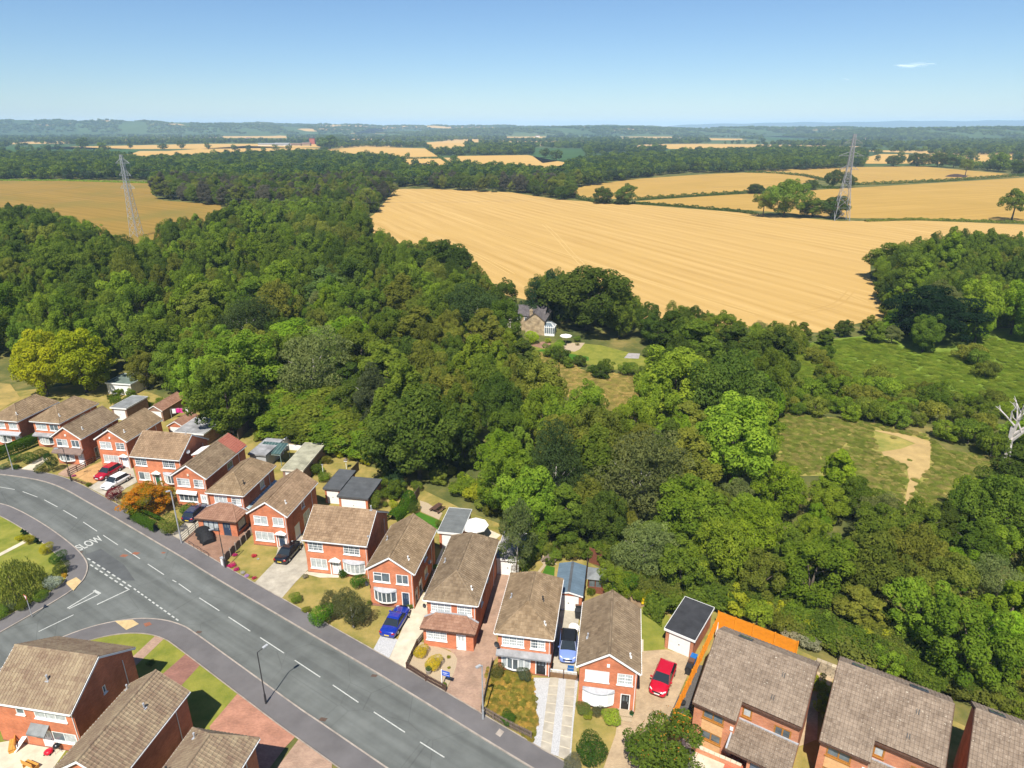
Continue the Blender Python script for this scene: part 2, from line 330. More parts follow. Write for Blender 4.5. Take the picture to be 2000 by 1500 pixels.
field('wheat_field', [(1470, 334), (1620, 327), (1800, 325), (1985, 341), (1990, 345), (1850, 352), (1700, 361), (1620, 351), (1570, 341), (1520, 337)], GOLD2)
for P in ([(1685, 309), (1720, 301), (1850, 303), (2050, 303), (2050, 320), (1690, 320)], [(640, 291), (720, 287), (830, 290), (856, 306), (760, 308), (640, 303)],
          [(775, 310), (862, 310), (890, 331), (800, 331)], [(890, 305), (1030, 303), (1115, 320), (1080, 335), (900, 318)], [(225, 302), (480, 285), (620, 290), (645, 297), (450, 303), (270, 313)],
          [(85, 288), (400, 281), (620, 281), (620, 288), (400, 291), (90, 292)], [(825, 278), (912, 280), (908, 291), (850, 291)], [(0, 254), (120, 253), (262, 256), (255, 261), (60, 262), (0, 262)],
          [(985, 264), (1070, 266), (1060, 270), (990, 269)], [(1200, 262), (1320, 264), (1310, 270), (1210, 268)], [(1295, 282), (1410, 283), (1480, 286), (1470, 292), (1300, 291)], [(1880, 264), (1950, 264), (1960, 271), (1890, 270)], [(430, 266), (560, 266), (560, 270), (440, 270)], [(1380, 270), (1450, 271), (1450, 274), (1390, 274)]):
    field('corn_field', P, GOLDF, .3)
for P in ([(-50, 290), (80, 285), (280, 292), (255, 301), (-50, 302)], [(1040, 289), (1140, 291), (1140, 308), (1060, 319), (1040, 305)], [(1490, 268), (1660, 267), (1655, 273), (1500, 275)]):
    field('pasture', P, GRASS_F, .3)
# meadows and banks between the trees
MEADOW = mat('dry_meadow', (.15, .14, .045), 1, 0, .22, .05, col2=(.40, .28, .095), bump=.5, bscale=3, detail=10)
MEADOW2 = mat('green_gold_meadow', (.15, .175, .035), 1, 0, .3, .05, col2=(.36, .285, .085), bump=.5, bscale=3, detail=10)
BANK = mat('green_bank', (.10, .155, .02), 1, 0, .35, .05, col2=(.18, .235, .035), bump=.6, bscale=3)
SAND = mat('bare_sandy_soil', (.38, .27, .115), 1, .15, .4, .05)
def patch(name, pts, m, z, par=None):
    o = sheet(name, pts, z, m, par)
    return kind(o, 'structure') if par is None else o
patch('meadow', [at(*p) for p in [(1040, 685), (1090, 690), (1130, 720), (1190, 735), (1260, 735), (1262, 820), (1230, 860), (1180, 820), (1100, 770)]], MEADOW, .05)
patch('meadow', [at(*p) for p in [(1500, 800), (1620, 815), (1700, 825), (1800, 845), (1850, 880), (2010, 900), (2010, 970), (1900, 960), (1800, 1060), (1730, 1080), (1640, 930), (1540, 930), (1470, 900)]], MEADOW2, .05)
patch('trodden_path', [Q(13, *p) for p in [(1000, 800), (1150, 815), (1300, 850), (1400, 880), (1390, 940), (1385, 1060), (1320, 1120), (1290, 1190), (1250, 1300), (1215, 1300), (1250, 1130), (1235, 1040), (1100, 980), (1060, 945), (1200, 925), (1290, 890), (1180, 845)]], SAND, .09)
patch('grass_bank', [at(*p) for p in [(1520, 690), (1600, 665), (1750, 650), (2010, 640), (2010, 800), (1860, 790), (1700, 770), (1540, 815)]], BANK, .05)
patch('grass_bank', [at(*p) for p in [(520, 790), (600, 770), (660, 775), (700, 830), (745, 880), (735, 905), (640, 865), (530, 850)]], BANK, .05)
LAWN = mat('dry_lawn', (.135, .14, .03), 1, 0, .4, .05, col2=(.34, .25, .085), bump=.3, bscale=6, detail=10)
LAWN_G = mat('green_lawn', (.12, .15, .022), 1, 0, .5, .05, col2=(.24, .23, .045), bump=.3, bscale=6, detail=9)
GRASS_N = mat('new_turf', (.05, .13, .012), 1, .15, 1, .05)
# houses' ground: gardens over the whole estate, then drives and paths on top of it
patch('garden_ground', [(-115, 93), (-115, 120), (-84, 132), (-60, 116), (-40, 104), (-20, 92), (-6, 80), (6, 72), (14, 64), (22, 60), (34, 50), (46, 40), (46, 25), (28, 25), (2, 42), (-15, 54), (-37, 68), (-60, 84.5), (-72, 91)], LAWN, .02)
K1 = smooth_line([(-115, 90), (-95, 91.2), (-85, 91.2), (-78.9, 90.6), (-72, 88.9), (-66.8, 86.5), (-60.9, 82.7), (-55.3, 79), (-50.1, 75.5), (-45.2, 72.2), (-40.6, 69.1), (-36.3, 66.1), (-30.4, 62.1), (-15.3, 52), (-10.5, 48.7), (-6.2, 45.7), (-.9, 42), (12, 33.2), (30, 21)])
K2 = smooth_line([(24, 17.2), (-13.3, 42.3), (-19, 46.1), (-23.3, 49.1), (-28, 52.4), (-33.3, 56.1), (-35.4, 57.4), (-38.1, 58.3), (-41.2, 58.4), (-44.4, 57.5), (-47, 55.8), (-49, 53.6), (-51, 50.5), (-54, 45), (-58, 38)])
K3 = smooth_line([(-64, 38), (-60, 45.5), (-57, 51), (-54.2, 56.2), (-52.6, 59.2), (-51.4, 61.6), (-50.7, 63.6), (-50.7, 65.4), (-51.6, 67.6), (-53.2, 69.5), (-56, 71.9), (-60.4, 75.1), (-64.8, 78), (-69.2, 80.6), (-72.8, 82.2), (-80, 84), (-95, 84.6), (-115, 83.4)])
def asphalt():
    m = mat('worn_asphalt', (.121, .129, .121), .95, .16, .35, .15, bump=.15, bscale=30, detail=12); n, l = nodes(m); b = n['Principled BSDF']; src = b.inputs['Base Color'].links[0].from_socket
    g = n.new('ShaderNodeNewGeometry'); mp = n.new('ShaderNodeMapping'); mp.vector_type = 'TEXTURE'; mp.inputs['Rotation'].default_value = (0, 0, math.atan2(-.546, .838)); l.new(g.outputs['Position'], mp.inputs['Vector']); m2 = n.new('ShaderNodeMapping'); m2.inputs['Scale'].default_value = (.035, .9, 1); l.new(mp.outputs[0], m2.inputs['Vector'])
    nz = n.new('ShaderNodeTexNoise'); nz.inputs['Scale'].default_value = 1; nz.inputs['Detail'].default_value = 5; l.new(m2.outputs[0], nz.inputs['Vector']); mr = n.new('ShaderNodeMapRange'); mr.inputs[1].default_value = .35; mr.inputs[2].default_value = .68; mr.inputs[3].default_value = .8; mr.inputs[4].default_value = 1.16; l.new(nz.outputs['Fac'], mr.inputs[0])
    vo = n.new('ShaderNodeTexVoronoi'); vo.feature = 'DISTANCE_TO_EDGE'; vo.inputs['Scale'].default_value = .16; l.new(g.outputs['Position'], vo.inputs['Vector']); cr = n.new('ShaderNodeMapRange'); cr.inputs[1].default_value = .0; cr.inputs[2].default_value = .006; cr.inputs[3].default_value = .78; cr.inputs[4].default_value = 1; l.new(vo.outputs['Distance'], cr.inputs[0])
    mu = n.new('ShaderNodeMath'); mu.operation = 'MULTIPLY'; l.new(mr.outputs[0], mu.inputs[0]); l.new(cr.outputs[0], mu.inputs[1]); mx = n.new('ShaderNodeMix'); mx.data_type = 'RGBA'; mx.blend_type = 'MULTIPLY'; mx.inputs[0].default_value = 1; l.new(src, mx.inputs[6]); l.new(mu.outputs[0], mx.inputs[7]); l.new(mx.outputs[2], b.inputs['Base Color']); return m
ASPH = asphalt()
TARM = mat('footway_tarmac', (.125, .118, .118), .95, .16, .3, .15, bump=.2, bscale=25)
KERB = mat('concrete_kerb', (.30, .26, .22), .9, .25, 1.2)
PAINT = mat('road_paint', (.40, .41, .38), .85, .28, 7, .2)
TACT = mat('buff_tactile_slab', (.46, .34, .17), .9, .15, 2)
road = kind(sheet('road', K1 + K2 + K3, .03, ASPH), 'structure')
def footway(name, K, side, w=2.0):
    back = offset(K, side * w); inner = offset(K, side * .14)
    o = kind(strip(name, back, inner, .13, TARM, None, .12) if side > 0 else strip(name, inner, back, .13, TARM, None, .12), 'structure')
    k = strip('kerb', inner, K, .138, KERB, o, .13) if side > 0 else strip('kerb', K, inner, .138, KERB, o, .13); return o
fw = [footway('pavement', K1, 1), footway('pavement', K2, 1, 2.2), footway('pavement', K3, 1, 2.1)]
def edge(name, K, d, w, z, m, par): a = offset(K, d); b = offset(K, d + w); return strip(name, b, a, z, m, par, .1)
for f_, K in zip(fw, (K1, K2, K3)): edge('edging', K, 2.05 if f_ is not fw[1] else 2.25, .07, .14, KERB, f_)
ISL = patch('verge_lawn', offset(K3, 2.1) + [(-115, 70), (-90, 38)], LAWN_G, .05)
patch('corner_lawn', offset(K2[8:], 2.3) + [(-58, 30), (-20, 30)], LAWN_G, .05)
def dash(a, b, w, z=.036, name='road_marking'):
    a, b = Vector(a[:2]), Vector(b[:2]); t = (b - a).normalized(); n = Vector((-t.y, t.x)) * w / 2
    return sheet(name, [a - n, b - n, b + n, a + n], z, PAINT, road)
for s in [(0, 298, 120, 318), (185, 335, 305, 380), (360, 402, 468, 460), (515, 487, 628, 553), (678, 583, 790, 658), (840, 690, 960, 770), (1015, 802, 1140, 883), (1203, 925, 1335, 1012), (1403, 1055, 1435, 1072), (1455, 1085, 1555, 1155), (1622, 1200, 1785, 1305)]:
    dash(Q(8, *s[:2]), Q(8, *s[2:]), .105)
for s in [(1275, 158, 1397, 238), (1452, 273, 1585, 360), (1645, 400, 1787, 494), (1857, 538, 2000, 635)]: dash(Q(7, *s[:2]), Q(7, *s[2:]), .105)
for s in [(108, 1218, 325, 1360), (430, 1428, 600, 1535)]: dash(Q(4, *s[:2]), Q(4, *s[2:]), .11)
def dashes(a, b, n, duty, w):
    a, b = Vector(a), Vector(b)
    for i in range(n): dash(a.lerp(b, i / n), a.lerp(b, (i + duty) / n), w)
dashes(Q(8, 712, 878), Q(8, 1085, 1122), 9, .6, .17); dashes(Q(8, 735, 930), Q(8, 1060, 1140), 8, .6, .17)
dashes(Q(8, 1090, 1125), Q(8, 1465, 1395), 12, .6, .15)
dash(Q(8, 790, 1255), Q(8, 1055, 1130), .16); dash(Q(8, 315, 1475), Q(8, 600, 1338), .13)
for a, b, w in [((548, 1285), (772, 1150), .16), ((560, 1290), (808, 1172), .16), ((765, 1140), (815, 1168), .3)]: dash(Q(8, *a), Q(8, *b), w, .04, 'give_way_triangle')
cu = bpy.data.curves.new('slow', 'FONT'); cu.body = 'SLOW'; cu.align_x = 'CENTER'; cu.align_y = 'CENTER'; cu.size = 1.0; cu.offset = .018
tmp = bpy.data.objects.new('slow', cu); COL.objects.link(tmp); bpy.context.view_layer.update()
me = bpy.data.meshes.new_from_object(tmp.evaluated_get(bpy.context.evaluated_depsgraph_get())); bpy.data.objects.remove(tmp)
me.materials.clear(); me.materials.append(PAINT); so = bpy.data.objects.new('slow_lettering', me); link(so, road); sp_ = Q(8, 728, 757)
so.location = (sp_.x, sp_.y, .037); so.rotation_euler = (0, 0, math.atan2(.83, .56)); so.scale = (1.05, 2.3, 1)
so.location.z = .037
for k, P in ((8, [(530, 1075), (620, 1030), (662, 1062), (598, 1140)]),): sheet('tactile_paving', [Q(k, *p, .135) for p in P], .142, TACT, fw[2])
sheet('tactile_paving', [Q(7, *p, .135) for p in [(640, 180), (740, 172), (775, 196), (705, 230)]], .142, TACT, fw[1])
PATCHM = mat('red_patch_cover', (.23, .09, .05), .9, .2, 3); IRON = mat('drain_iron', (.09, .06, .045), .8, .2, 5)
for k, x, y, s, m in [(8, 1010, 857, .5, PATCHM), (8, 1105, 838, .5, PATCHM), (7, 1110, 243, .35, IRON), (7, 1803, 730, .4, IRON), (4, 110, 965, .35, IRON), (8, 660, 828, .3, IRON), (8, 1330, 833, .3, PATCHM)]:
    p = Q(k, x, y); sheet('drain_cover', [(p.x - s, p.y - s * .3), (p.x + s * .6, p.y - s * .6), (p.x + s, p.y + s * .3), (p.x - s * .6, p.y + s * .6)], .037, m, road)
sheet('inspection_cover', [Q(7, *p, .13) for p in [(800, 195), (835, 185), (848, 200), (812, 212)]], .142, PATCHM, fw[1])
sheet('inspection_cover', [Q(4, *p, .13) for p in [(955, 1370), (985, 1332), (1018, 1355), (988, 1392)]], .142, KERB, fw[0])
# drives, paths and patios
CONC = mat('drive_concrete', (.36, .325, .26), .95, .22, .8)
CONC_L = mat('pale_concrete', (.50, .44, .335), .95, .2, .7)
GRAVEL = mat('pale_gravel', (.42, .42, .42), 1, .3, 12, bump=.4, bscale=40)
PEA = mat('pea_gravel', (.38, .30, .20), 1, .3, 14, bump=.4, bscale=40)
SLATEC = mat('plum_slate_chips', (.17, .125, .15), 1, .3, 14)
BLOCK = {n: brick_mat(n, a, b, c, .2, .1, .22) for n, a, b, c in (('gold_block', (.52, .30, .12), (.44, .25, .1), (.3, .2, .1)), ('brown_block', (.29, .17, .11), (.24, .135, .09), (.18, .12, .09)),
    ('pink_block', (.38, .255, .18), (.31, .2, .145), (.26, .19, .14)), ('beige_block', (.43, .32, .2), (.36, .265, .165), (.3, .24, .16)), ('red_block', (.42, .20, .13), (.33, .15, .1), (.28, .18, .13)), ('dark_red_block', (.27, .125, .095), (.21, .1, .08), (.2, .13, .1)))}
def drive(k, px, m, z=.06, name='driveway'): return kind(sheet(name, [Q(k, *p) for p in px], z, m, uv=True), 'structure')
drive(1, [(180, 1098), (330, 1105), (470, 985), (410, 965)], CONC_L, name='garden_path')
drive(1, [(560, 1135), (660, 1165), (1000, 965), (960, 920), (830, 1020), (740, 1010)], BLOCK['pink_block'])
drive(1, [(690, 1140), (1010, 1000), (1180, 1060), (1060, 1140), (930, 1220), (885, 1225)], BLOCK['gold_block'])
drive(1, [(1180, 1060), (1290, 1050), (1340, 1210), (1230, 1270), (1095, 1385), (865, 1262), (930, 1222), (1060, 1140)], CONC)
drive(2, [(352, 1106), (432, 1160), (600, 1005), (650, 880), (570, 870), (470, 1000)], CONC)
drive(2, [(455, 1145), (600, 1002), (620, 960), (960, 1020), (1000, 1060), (960, 1090), (772, 1262), (752, 1338), (640, 1255)], BLOCK['brown_block'])
drive(2, [(985, 1462), (1140, 1300), (1170, 1180), (1310, 1060), (1345, 1110), (1400, 1350), (1300, 1450), (1180, 1590), (1120, 1550)], CONC)
drive(3, [(128, 850), (160, 830), (400, 845), (390, 880), (250, 880)], CONC_L, name='garden_path')
drive(3, [(640, 1440), (715, 1300), (835, 1345), (765, 1495), (720, 1490)], GRAVEL)
drive(3, [(765, 1500), (835, 1345), (925, 1120), (1060, 960), (1110, 790), (1170, 650), (1180, 660), (1080, 1000), (1050, 1240), (975, 1420), (935, 1580), (880, 1570)], CONC_L)
drive(3, [(610, 1085), (850, 1110), (925, 1085), (900, 1060), (640, 1060)], BLOCK['dark_red_block'], .07, 'garden_path')
drive(4, [(335, 925), (400, 725), (500, 745), (610, 785), (670, 815), (690, 850), (680, 910), (655, 975), (608, 1072)], PEA, .07, 'gravel_bed')
drive(4, [(608, 1085), (655, 975), (690, 850), (640, 790), (500, 745), (520, 735), (800, 760), (870, 600), (960, 240), (1055, 255), (960, 640), (975, 830), (930, 880), (885, 1050), (855, 1235)], BLOCK['pink_block'])
drive(4, [(1215, 980), (1535, 985), (1500, 1300), (1480, 1560), (1240, 1475), (1210, 1440), (1250, 1300)], GRAVEL)
for a, b, c, d in [((1335, 980), (1398, 980), (1340, 1520), (1268, 1490)), ((1450, 985), (1512, 985), (1470, 1560), (1395, 1535))]:
    root = drive(4, [a, b, c, d], CONC_L, .075, 'wheel_track')
    A, B, C_, D = [Q(4, *p) for p in (a, b, c, d)]
    for i in range(8):
        t0, t1 = i / 8 + .006, (i + 1) / 8 - .006; q = [A.lerp(D, t0), B.lerp(C_, t0), B.lerp(C_, t1), A.lerp(D, t1)]
        sheet('concrete_slab', q, .085 + .004 * random.random(), CONC, root, .02)
drive(4, [(1345, 975), (1395, 600), (1415, 480), (1545, 490), (1530, 640), (1520, 975)], CONC, .05)
drive(4, [(885, 1195), (935, 890), (1000, 925), (1225, 970), (1235, 1300), (1220, 1440)], mat('wild_dry_grass', (.13, .14, .025), 1, 0, .9, .05, col2=(.44, .27, .05), bump=.8, bscale=5, detail=10), .05, 'wild_front_garden')
drive(5, [(475, 600), (520, 575), (680, 565), (810, 605), (850, 640), (690, 1000), (650, 1040), (560, 1400), (240, 1400), (340, 1120), (355, 1010), (370, 985), (470, 960)], BLOCK['beige_block'])
drive(7, [(1170, 770), (1355, 553), (1675, 798), (1590, 890), (1500, 1010), (1330, 1060), (1200, 900)], BLOCK['red_block'])
drive(7, [(1540, 1010), (1690, 812), (1855, 930), (1850, 1060), (1560, 1060)], BLOCK['pink_block'])
drive(7, [(905, 480), (1060, 345), (1142, 400), (1010, 545)], BLOCK['dark_red_block'])
drive(7, [(700, 420), (890, 243), (937, 260), (760, 430)], BLOCK['pink_block'], name='garden_path')
drive(7, [(-60, 880), (0, 860), (400, 790), (420, 830), (300, 1000), (200, 1100), (-60, 1100)], CONC_L, name='patio')
drive(8, [(-100, 890), (200, 733), (218, 750), (-100, 915)], CONC_L, .07, 'garden_path')
drive(3, [(960, 395), (1000, 388), (1145, 450), (1130, 545), (1090, 520), (985, 425)], GRASS_N, .06, 'turf_lawn')
drive(3, [(1000, 300), (1060, 320), (1170, 395), (1145, 445), (1010, 385)], PEA, .06, 'patio')
drive(3, [(1340, 560), (1400, 500), (1500, 510), (1610, 560), (1560, 600), (1360, 600)], CONC_L, .06, 'patio')
drive(4, [(1270, 280), (1310, 195), (1370, 210), (1365, 290)], GRASS_N, .06, 'turf_lawn')
drive(4, [(1225, 270), (1290, 190), (1230, 110), (1260, 110), (1390, 190), (1310, 195), (1245, 275)], PEA, .055, 'garden_path')
drive(5, [(480, 300), (560, 270), (690, 350), (660, 560), (520, 575), (500, 420)], LAWN_G, .05, 'back_lawn')
drive(5, [(500, 500), (522, 500), (522, 580), (500, 580)], CONC_L, .07, 'paving')
drive(5, [(480, 430), (560, 270), (480, 190), (420, 200), (430, 320)], mat('bare_garden_soil', (.22, .15, .09), 1, .3, .8), .04, 'soil_bed')
drive(9, [(380, 480), (560, 500), (800, 470), (1100, 500), (1480, 600), (1480, 680), (1200, 690), (900, 630), (600, 570)], LAWN_G, .065, 'garden_lawn')
drive(9, [(540, 500), (640, 470), (700, 480), (700, 520), (640, 525)], BLOCK['brown_block'], .08, 'patio')
drive(9, [(800, 505), (830, 480), (970, 480), (930, 530), (890, 550), (815, 540)], PEA, .08, 'patio')
drive(9, [(590, 540), (640, 530), (1000, 590), (1000, 620), (760, 610), (600, 565)], GRASS_N, .07, 'turf_lawn')
drive(9, [(1190, 580), (1480, 620), (1470, 665), (1230, 650)], LAWN_G, .07, 'turf_lawn')
drive(9, [(1275, 600), (1310, 560), (1400, 565), (1390, 605)], mat('grey_slabs', (.3, .28, .27), .95, .2, 1), .09, 'patio')
drive(0, [(-60, 745), (20, 750), (40, 778), (0, 800), (-60, 800)], MEADOW, .05, 'paddock')
drive(0, [(1945, 1230), (2010, 1240), (2010, 1256), (1960, 1248)], PEA, .05, 'footpath')

drive(6, [(90, 985), (130, 960), (340, 1080), (720, 1250), (1000, 1400), (700, 1500), (100, 1300)], CONC_L, .05, 'forecourt')
drive(6, [(705, 1040), (845, 985), (850, 820), (940, 640), (850, 600), (770, 860)], BLOCK['beige_block'], .045, 'side_passage')
drive(14, [(700, 700), (850, 500), (1160, 0), (1230, 0), (1080, 480), (1040, 1000), (960, 1000)], mat('shade_toned_ground', (.09, .085, .08), 1, .3, 10), .05, 'side_passage')  # ground coloured dark to carry the house wall's shade in this gap
kind(sheet('asphalt_repair', [Q(8, *p) for p in [(690, 850), (820, 800), (1010, 930), (1100, 1060), (1010, 1060), (860, 990), (740, 900)]], .033, mat('dark_asphalt', (.085, .09, .09), .95, .18, .5, .15), road), 'structure')
# ---------------------------------------------------------------- houses
def tile_plane(m, p0, p1, q1, q0, tw=.3, th=.34, wild=.0):
    "courses of profiled tiles from the eave p0-p1 up to the top edge q0-q1"
    p0, p1, q1, q0 = map(Vector, (p0, p1, q1, q0)); u = (p1 - p0).normalized(); nrm = u.cross((q0 + q1) / 2 - p0).normalized()
    s = nrm.cross(u); Ls = (q0 - p0).dot(s); nc = max(1, round(Ls / th))
    def ext(t): a = p0.lerp(q0, t); b = p1.lerp(q1, t); return (a - p0).dot(u), (b - p0).dot(u)
    prof = ((0, 0), (.5, .004), (.68, .04), (1, .03))
    for c in range(nc):
        t0, t1 = c / nc, (c + 1) / nc; a0, b0 = ext(t0); a1, b1 = ext(t1); lo = min(a0, a1); hi = max(b0, b1); k0 = math.floor(lo / tw); k1 = math.ceil(hi / tw)
        row = random.random()
        for k in range(k0, k1):
            us = [(k + f) * tw for f, _ in prof]
            if us[-1] <= lo or us[0] >= hi: continue
            tt = .25 * row + .75 * random.random()
            L, U = [], []
            for x, (f, h) in zip(us, prof):
                xa = min(max(x, a0), b0); xb = min(max(x, a1), b1)
                L.append(p0 + u * xa + s * (t0 * Ls - .02) + nrm * (h + .045)); U.append(p0 + u * xb + s * (t1 * Ls) + nrm * h)
            for i in range(3):
                if (L[i + 1] - L[i]).length < .004 and (U[i + 1] - U[i]).length < .004: continue
                m.face([L[i], L[i + 1], U[i + 1], U[i]], 0, tt)
                if (L[i + 1] - L[i]).length > .004: m.face([L[i] - nrm * .05, L[i + 1] - nrm * .05, L[i + 1], L[i]], 0, tt * .8)
def ridge_caps(m, a, b, r=.13):
    a, b = Vector(a), Vector(b); n = max(1, round((b - a).length / .45)); d = (b - a).normalized(); up = Vector((0, 0, 1)); w = d.cross(up).normalized(); v = w.cross(d)
    for i in range(n):
        p, q = a.lerp(b, i / n), a.lerp(b, (i + .97) / n); t = random.random(); R = r * (1 + .08 * random.random())
        ring = [(-1, -.35), (-.6, .45), (0, .75), (.6, .45), (1, -.35)]
        P = [p + w * x * R + v * z * R for x, z in ring]; S = [q + w * x * R + v * z * R for x, z in ring]
        for j in range(4): m.face([P[j], S[j], S[j + 1], P[j + 1]], 0, t)
        m.face(P, 0, t); m.face(S[::-1], 0, t)
def wall_rect(m, o, u, n, L, H, ops=(), rv=.09):
    o, u, n = Vector(o), Vector(u), Vector(n); xs = sorted({0, L, *[q for p in ops for q in p[:2]]}); zs = sorted({0, H, *[q for p in ops for q in p[2:]]}); up = Vector((0, 0, 1))
    def P(x, z, d=0): return o + u * x + up * z - n * d
    for i in range(len(xs) - 1):
        for j in range(len(zs) - 1):
            cx, cz = (xs[i] + xs[i + 1]) / 2, (zs[j] + zs[j + 1]) / 2
            if any(a < cx < b and c < cz < d for a, b, c, d in ops): continue
            m.face([P(xs[i], zs[j]), P(xs[i + 1], zs[j]), P(xs[i + 1], zs[j + 1]), P(xs[i], zs[j + 1])])
    for a, b, c, d in ops:
        for e, f in (((a, c), (b, c)), ((b, c), (b, d)), ((b, d), (a, d)), ((a, d), (a, c))): m.face([P(*e), P(*f), P(*f, rv), P(*e, rv)])
class Side:
    "one wall face: origin, direction along it and outward normal, in the house's own frame"
    def __init__(s, o, u, n): s.o, s.u, s.n = Vector(o), Vector(u), Vector(n)
    def P(s, x, z, d=0): return s.o + s.u * x + Vector((0, 0, z)) + s.n * d
def window(root, sd, x0, x1, z0, z1, lights=2, frame=WHITE, glass=None, transom=0.0, sill=True, d=-.07, bar=.085, glaz=0):
    m = MB(); D = sd.n * .07; Z = Vector((0, 0, 1))
    def B(a, b, c, e): m.obox(sd.P(a, c, d), sd.u * (b - a), Z * (e - c), D)
    B(x0, x1, z0, z0 + bar); B(x0, x1, z1 - bar, z1); B(x0, x0 + bar, z0 + bar, z1 - bar); B(x1 - bar, x1, z0 + bar, z1 - bar)
    w = (x1 - x0) / lights; lo = z0 + bar; hi = z1 - bar
    for i in range(1, lights): B(x0 + i * w - bar * .45, x0 + i * w + bar * .45, lo, hi)
    if sill: m.obox(sd.P(x0 - .06, z0 - .07, -.02), sd.u * (x1 - x0 + .12), Z * .07, sd.n * .12)
    tz = hi - (hi - lo) * transom if transom else None
    if tz:
        for i in range(0, lights, 2): B(x0 + i * w + bar * .5, x0 + (i + 1) * w - bar * .5, tz - .03, tz + .03)
    if glaz:
        for i in range(lights):
            for k in range(1, 3): m.obox(sd.P(x0 + (i + .0) * w + w * k / 3 - .012, lo, d + .02), sd.u * .024, Z * (hi - lo), sd.n * .035)
            for k in range(1, 3): m.obox(sd.P(x0 + i * w, lo + (hi - lo) * k / 3 - .012, d + .021), sd.u * w, Z * .024, sd.n * .033)
    o = m.build('window', frame, root)
    for i in range(lights):
        g = glass or random.choice([GLASS, GLASS, NET, NET]); q = MB(); a = x0 + i * w + bar * .3; b = x0 + (i + 1) * w - bar * .3
        q.face([sd.P(a, lo - .02, d + .025), sd.P(b, lo - .02, d + .025), sd.P(b, hi + .02, d + .025), sd.P(a, hi + .02, d + .025)]); q.build('pane', g, o)
    return o
def door(root, sd, x0, x1, z1, m=WHITE, frame=WHITE, panels=True, glass=True):
    b = MB(); Z = Vector((0, 0, 1)); f = .09
    b.obox(sd.P(x0 + f, .12, -.07), sd.u * (x1 - x0 - 2 * f), Z * (z1 - f - .12), sd.n * .04)
    if panels:
        w = x1 - x0 - 2 * f
        for px in (.1, .56):
            for pz, ph in ((.25, .6),): b.obox(sd.P(x0 + f + w * px, pz, -.035), sd.u * w * .34, Z * ph, sd.n * .02)
    o = b.build('door', m, root)
    b = MB()
    for a, c, e, g in ((x0, x0 + f, .02, z1), (x1 - f, x1, .02, z1), (x0 + f, x1 - f, z1 - f, z1), (x0 + f, x1 - f, .02, .12)): b.obox(sd.P(a, e, -.08), sd.u * (c - a), Z * (g - e), sd.n * .08)
    b.build('door_frame', frame, o)
    b = MB(); b.obox(sd.P(x1 - f - .12, 1.0, -.03), sd.u * .035, Z * .16, sd.n * .05); b.build('handle', GALV, o)
    if glass:
        for px in (.16, .58):
            w = x1 - x0 - 2 * f; b = MB(); b.obox(sd.P(x0 + f + w * px, 1.25, -.032), sd.u * w * .26, Z * .55, sd.n * .012); b.build('pane', GLASS if m is not WHITE else NET, o)
    return o
def bow(root, sd, x0, x1, z0, z1, glass=None, proj=.45, n=5, roof=LEAD, frame=WHITE):
    "curved bay: faceted frame on a sill board, lead top"
    m = MB(); pts = []; cx = (x0 + x1) / 2; hw = (x1 - x0) / 2
    for i in range(n + 1):
        t = -1 + 2 * i / n; pts.append(sd.P(cx + hw * t, 0, proj * (1 - t * t) + .02))
    Z = Vector((0, 0, 1))
    for i in range(n):
        a, b = pts[i], pts[i + 1]; d = (b - a)
        for c, e in ((z0 - .05, z0 + .12), (z1 - .1, z1)): m.obox(a + Z * c - sd.n * .05, d, Z * (e - c), sd.n * .09)
    for p in pts: m.obox(p + Z * (z0 + .12) - sd.u * .05 - sd.n * .05, sd.u * .1, Z * (z1 - z0 - .22), sd.n * .09)
    m.face([p + Z * (z0 - .05) for p in pts][::-1])
    o = m.build('bay_window', frame, root)
    for i in range(n):
        q = MB(); a, b = pts[i], pts[i + 1]; q.face([a + Z * z0, b + Z * z0, b + Z * z1, a + Z * z1]); q.build('pane', glass or random.choice([GLASS, NET, NET]), o)
    m = MB(); ro = [p + sd.n * .08 + Z * (z1 + .01) for p in pts]; ro[0] -= sd.u * .08; ro[-1] += sd.u * .08; top = [sd.P(x0 - .05, z1 + .28, .01), sd.P(x1 + .05, z1 + .28, .01)]
    up = [top[0].lerp(top[1], i / n) for i in range(n + 1)]
    for i in range(n): m.face([ro[i], ro[i + 1], up[i + 1], up[i]]); m.face([ro[i] - Z * .07, ro[i + 1] - Z * .07, ro[i + 1], ro[i]])
    m.face([ro[0], up[0], sd.P(x0 - .05, z1, 0)]); m.face([ro[-1], sd.P(x1 + .05, z1, 0), up[-1]]); m.build('bay_roof', roof, o)
    return o
def pediment(root, sd, x0, x1, z):
    m = MB(); c = (x0 + x1) / 2; Z = Vector((0, 0, 1)); w = x1 - x0
    A, B, T = sd.P(x0 - .15, z, 0), sd.P(x1 + .15, z, 0), sd.P(c, z + .38, 0); N = sd.n * .5
    m.face([A + N, B + N, T + N]); m.face([A, A + N, T + N, T]); m.face([B + N, B, T, T + N]); m.face([A, B, B + N, A + N])
    for x in (x0 - .14, x1 + .02): m.obox(sd.P(x, 0.02, .0), sd.u * .12, Z * (z - .02), sd.n * .12)
    m.build('porch_canopy', WHITE, root)
def flue(root, x, y, z, m=WHITE, h=.5, r=.07):
    b = MB(); b.tube((x, y, z - .25), (x, y, z + h), r, r, 8); b.tube((x, y, z + h), (x, y, z + h + .1), r * 1.5, r * 1.3, 8); b.obox((x - .16, y - .16, z - .06), (.32, 0, 0), (0, .32, 0), (0, 0, .09)); b.build('flue', m, root)
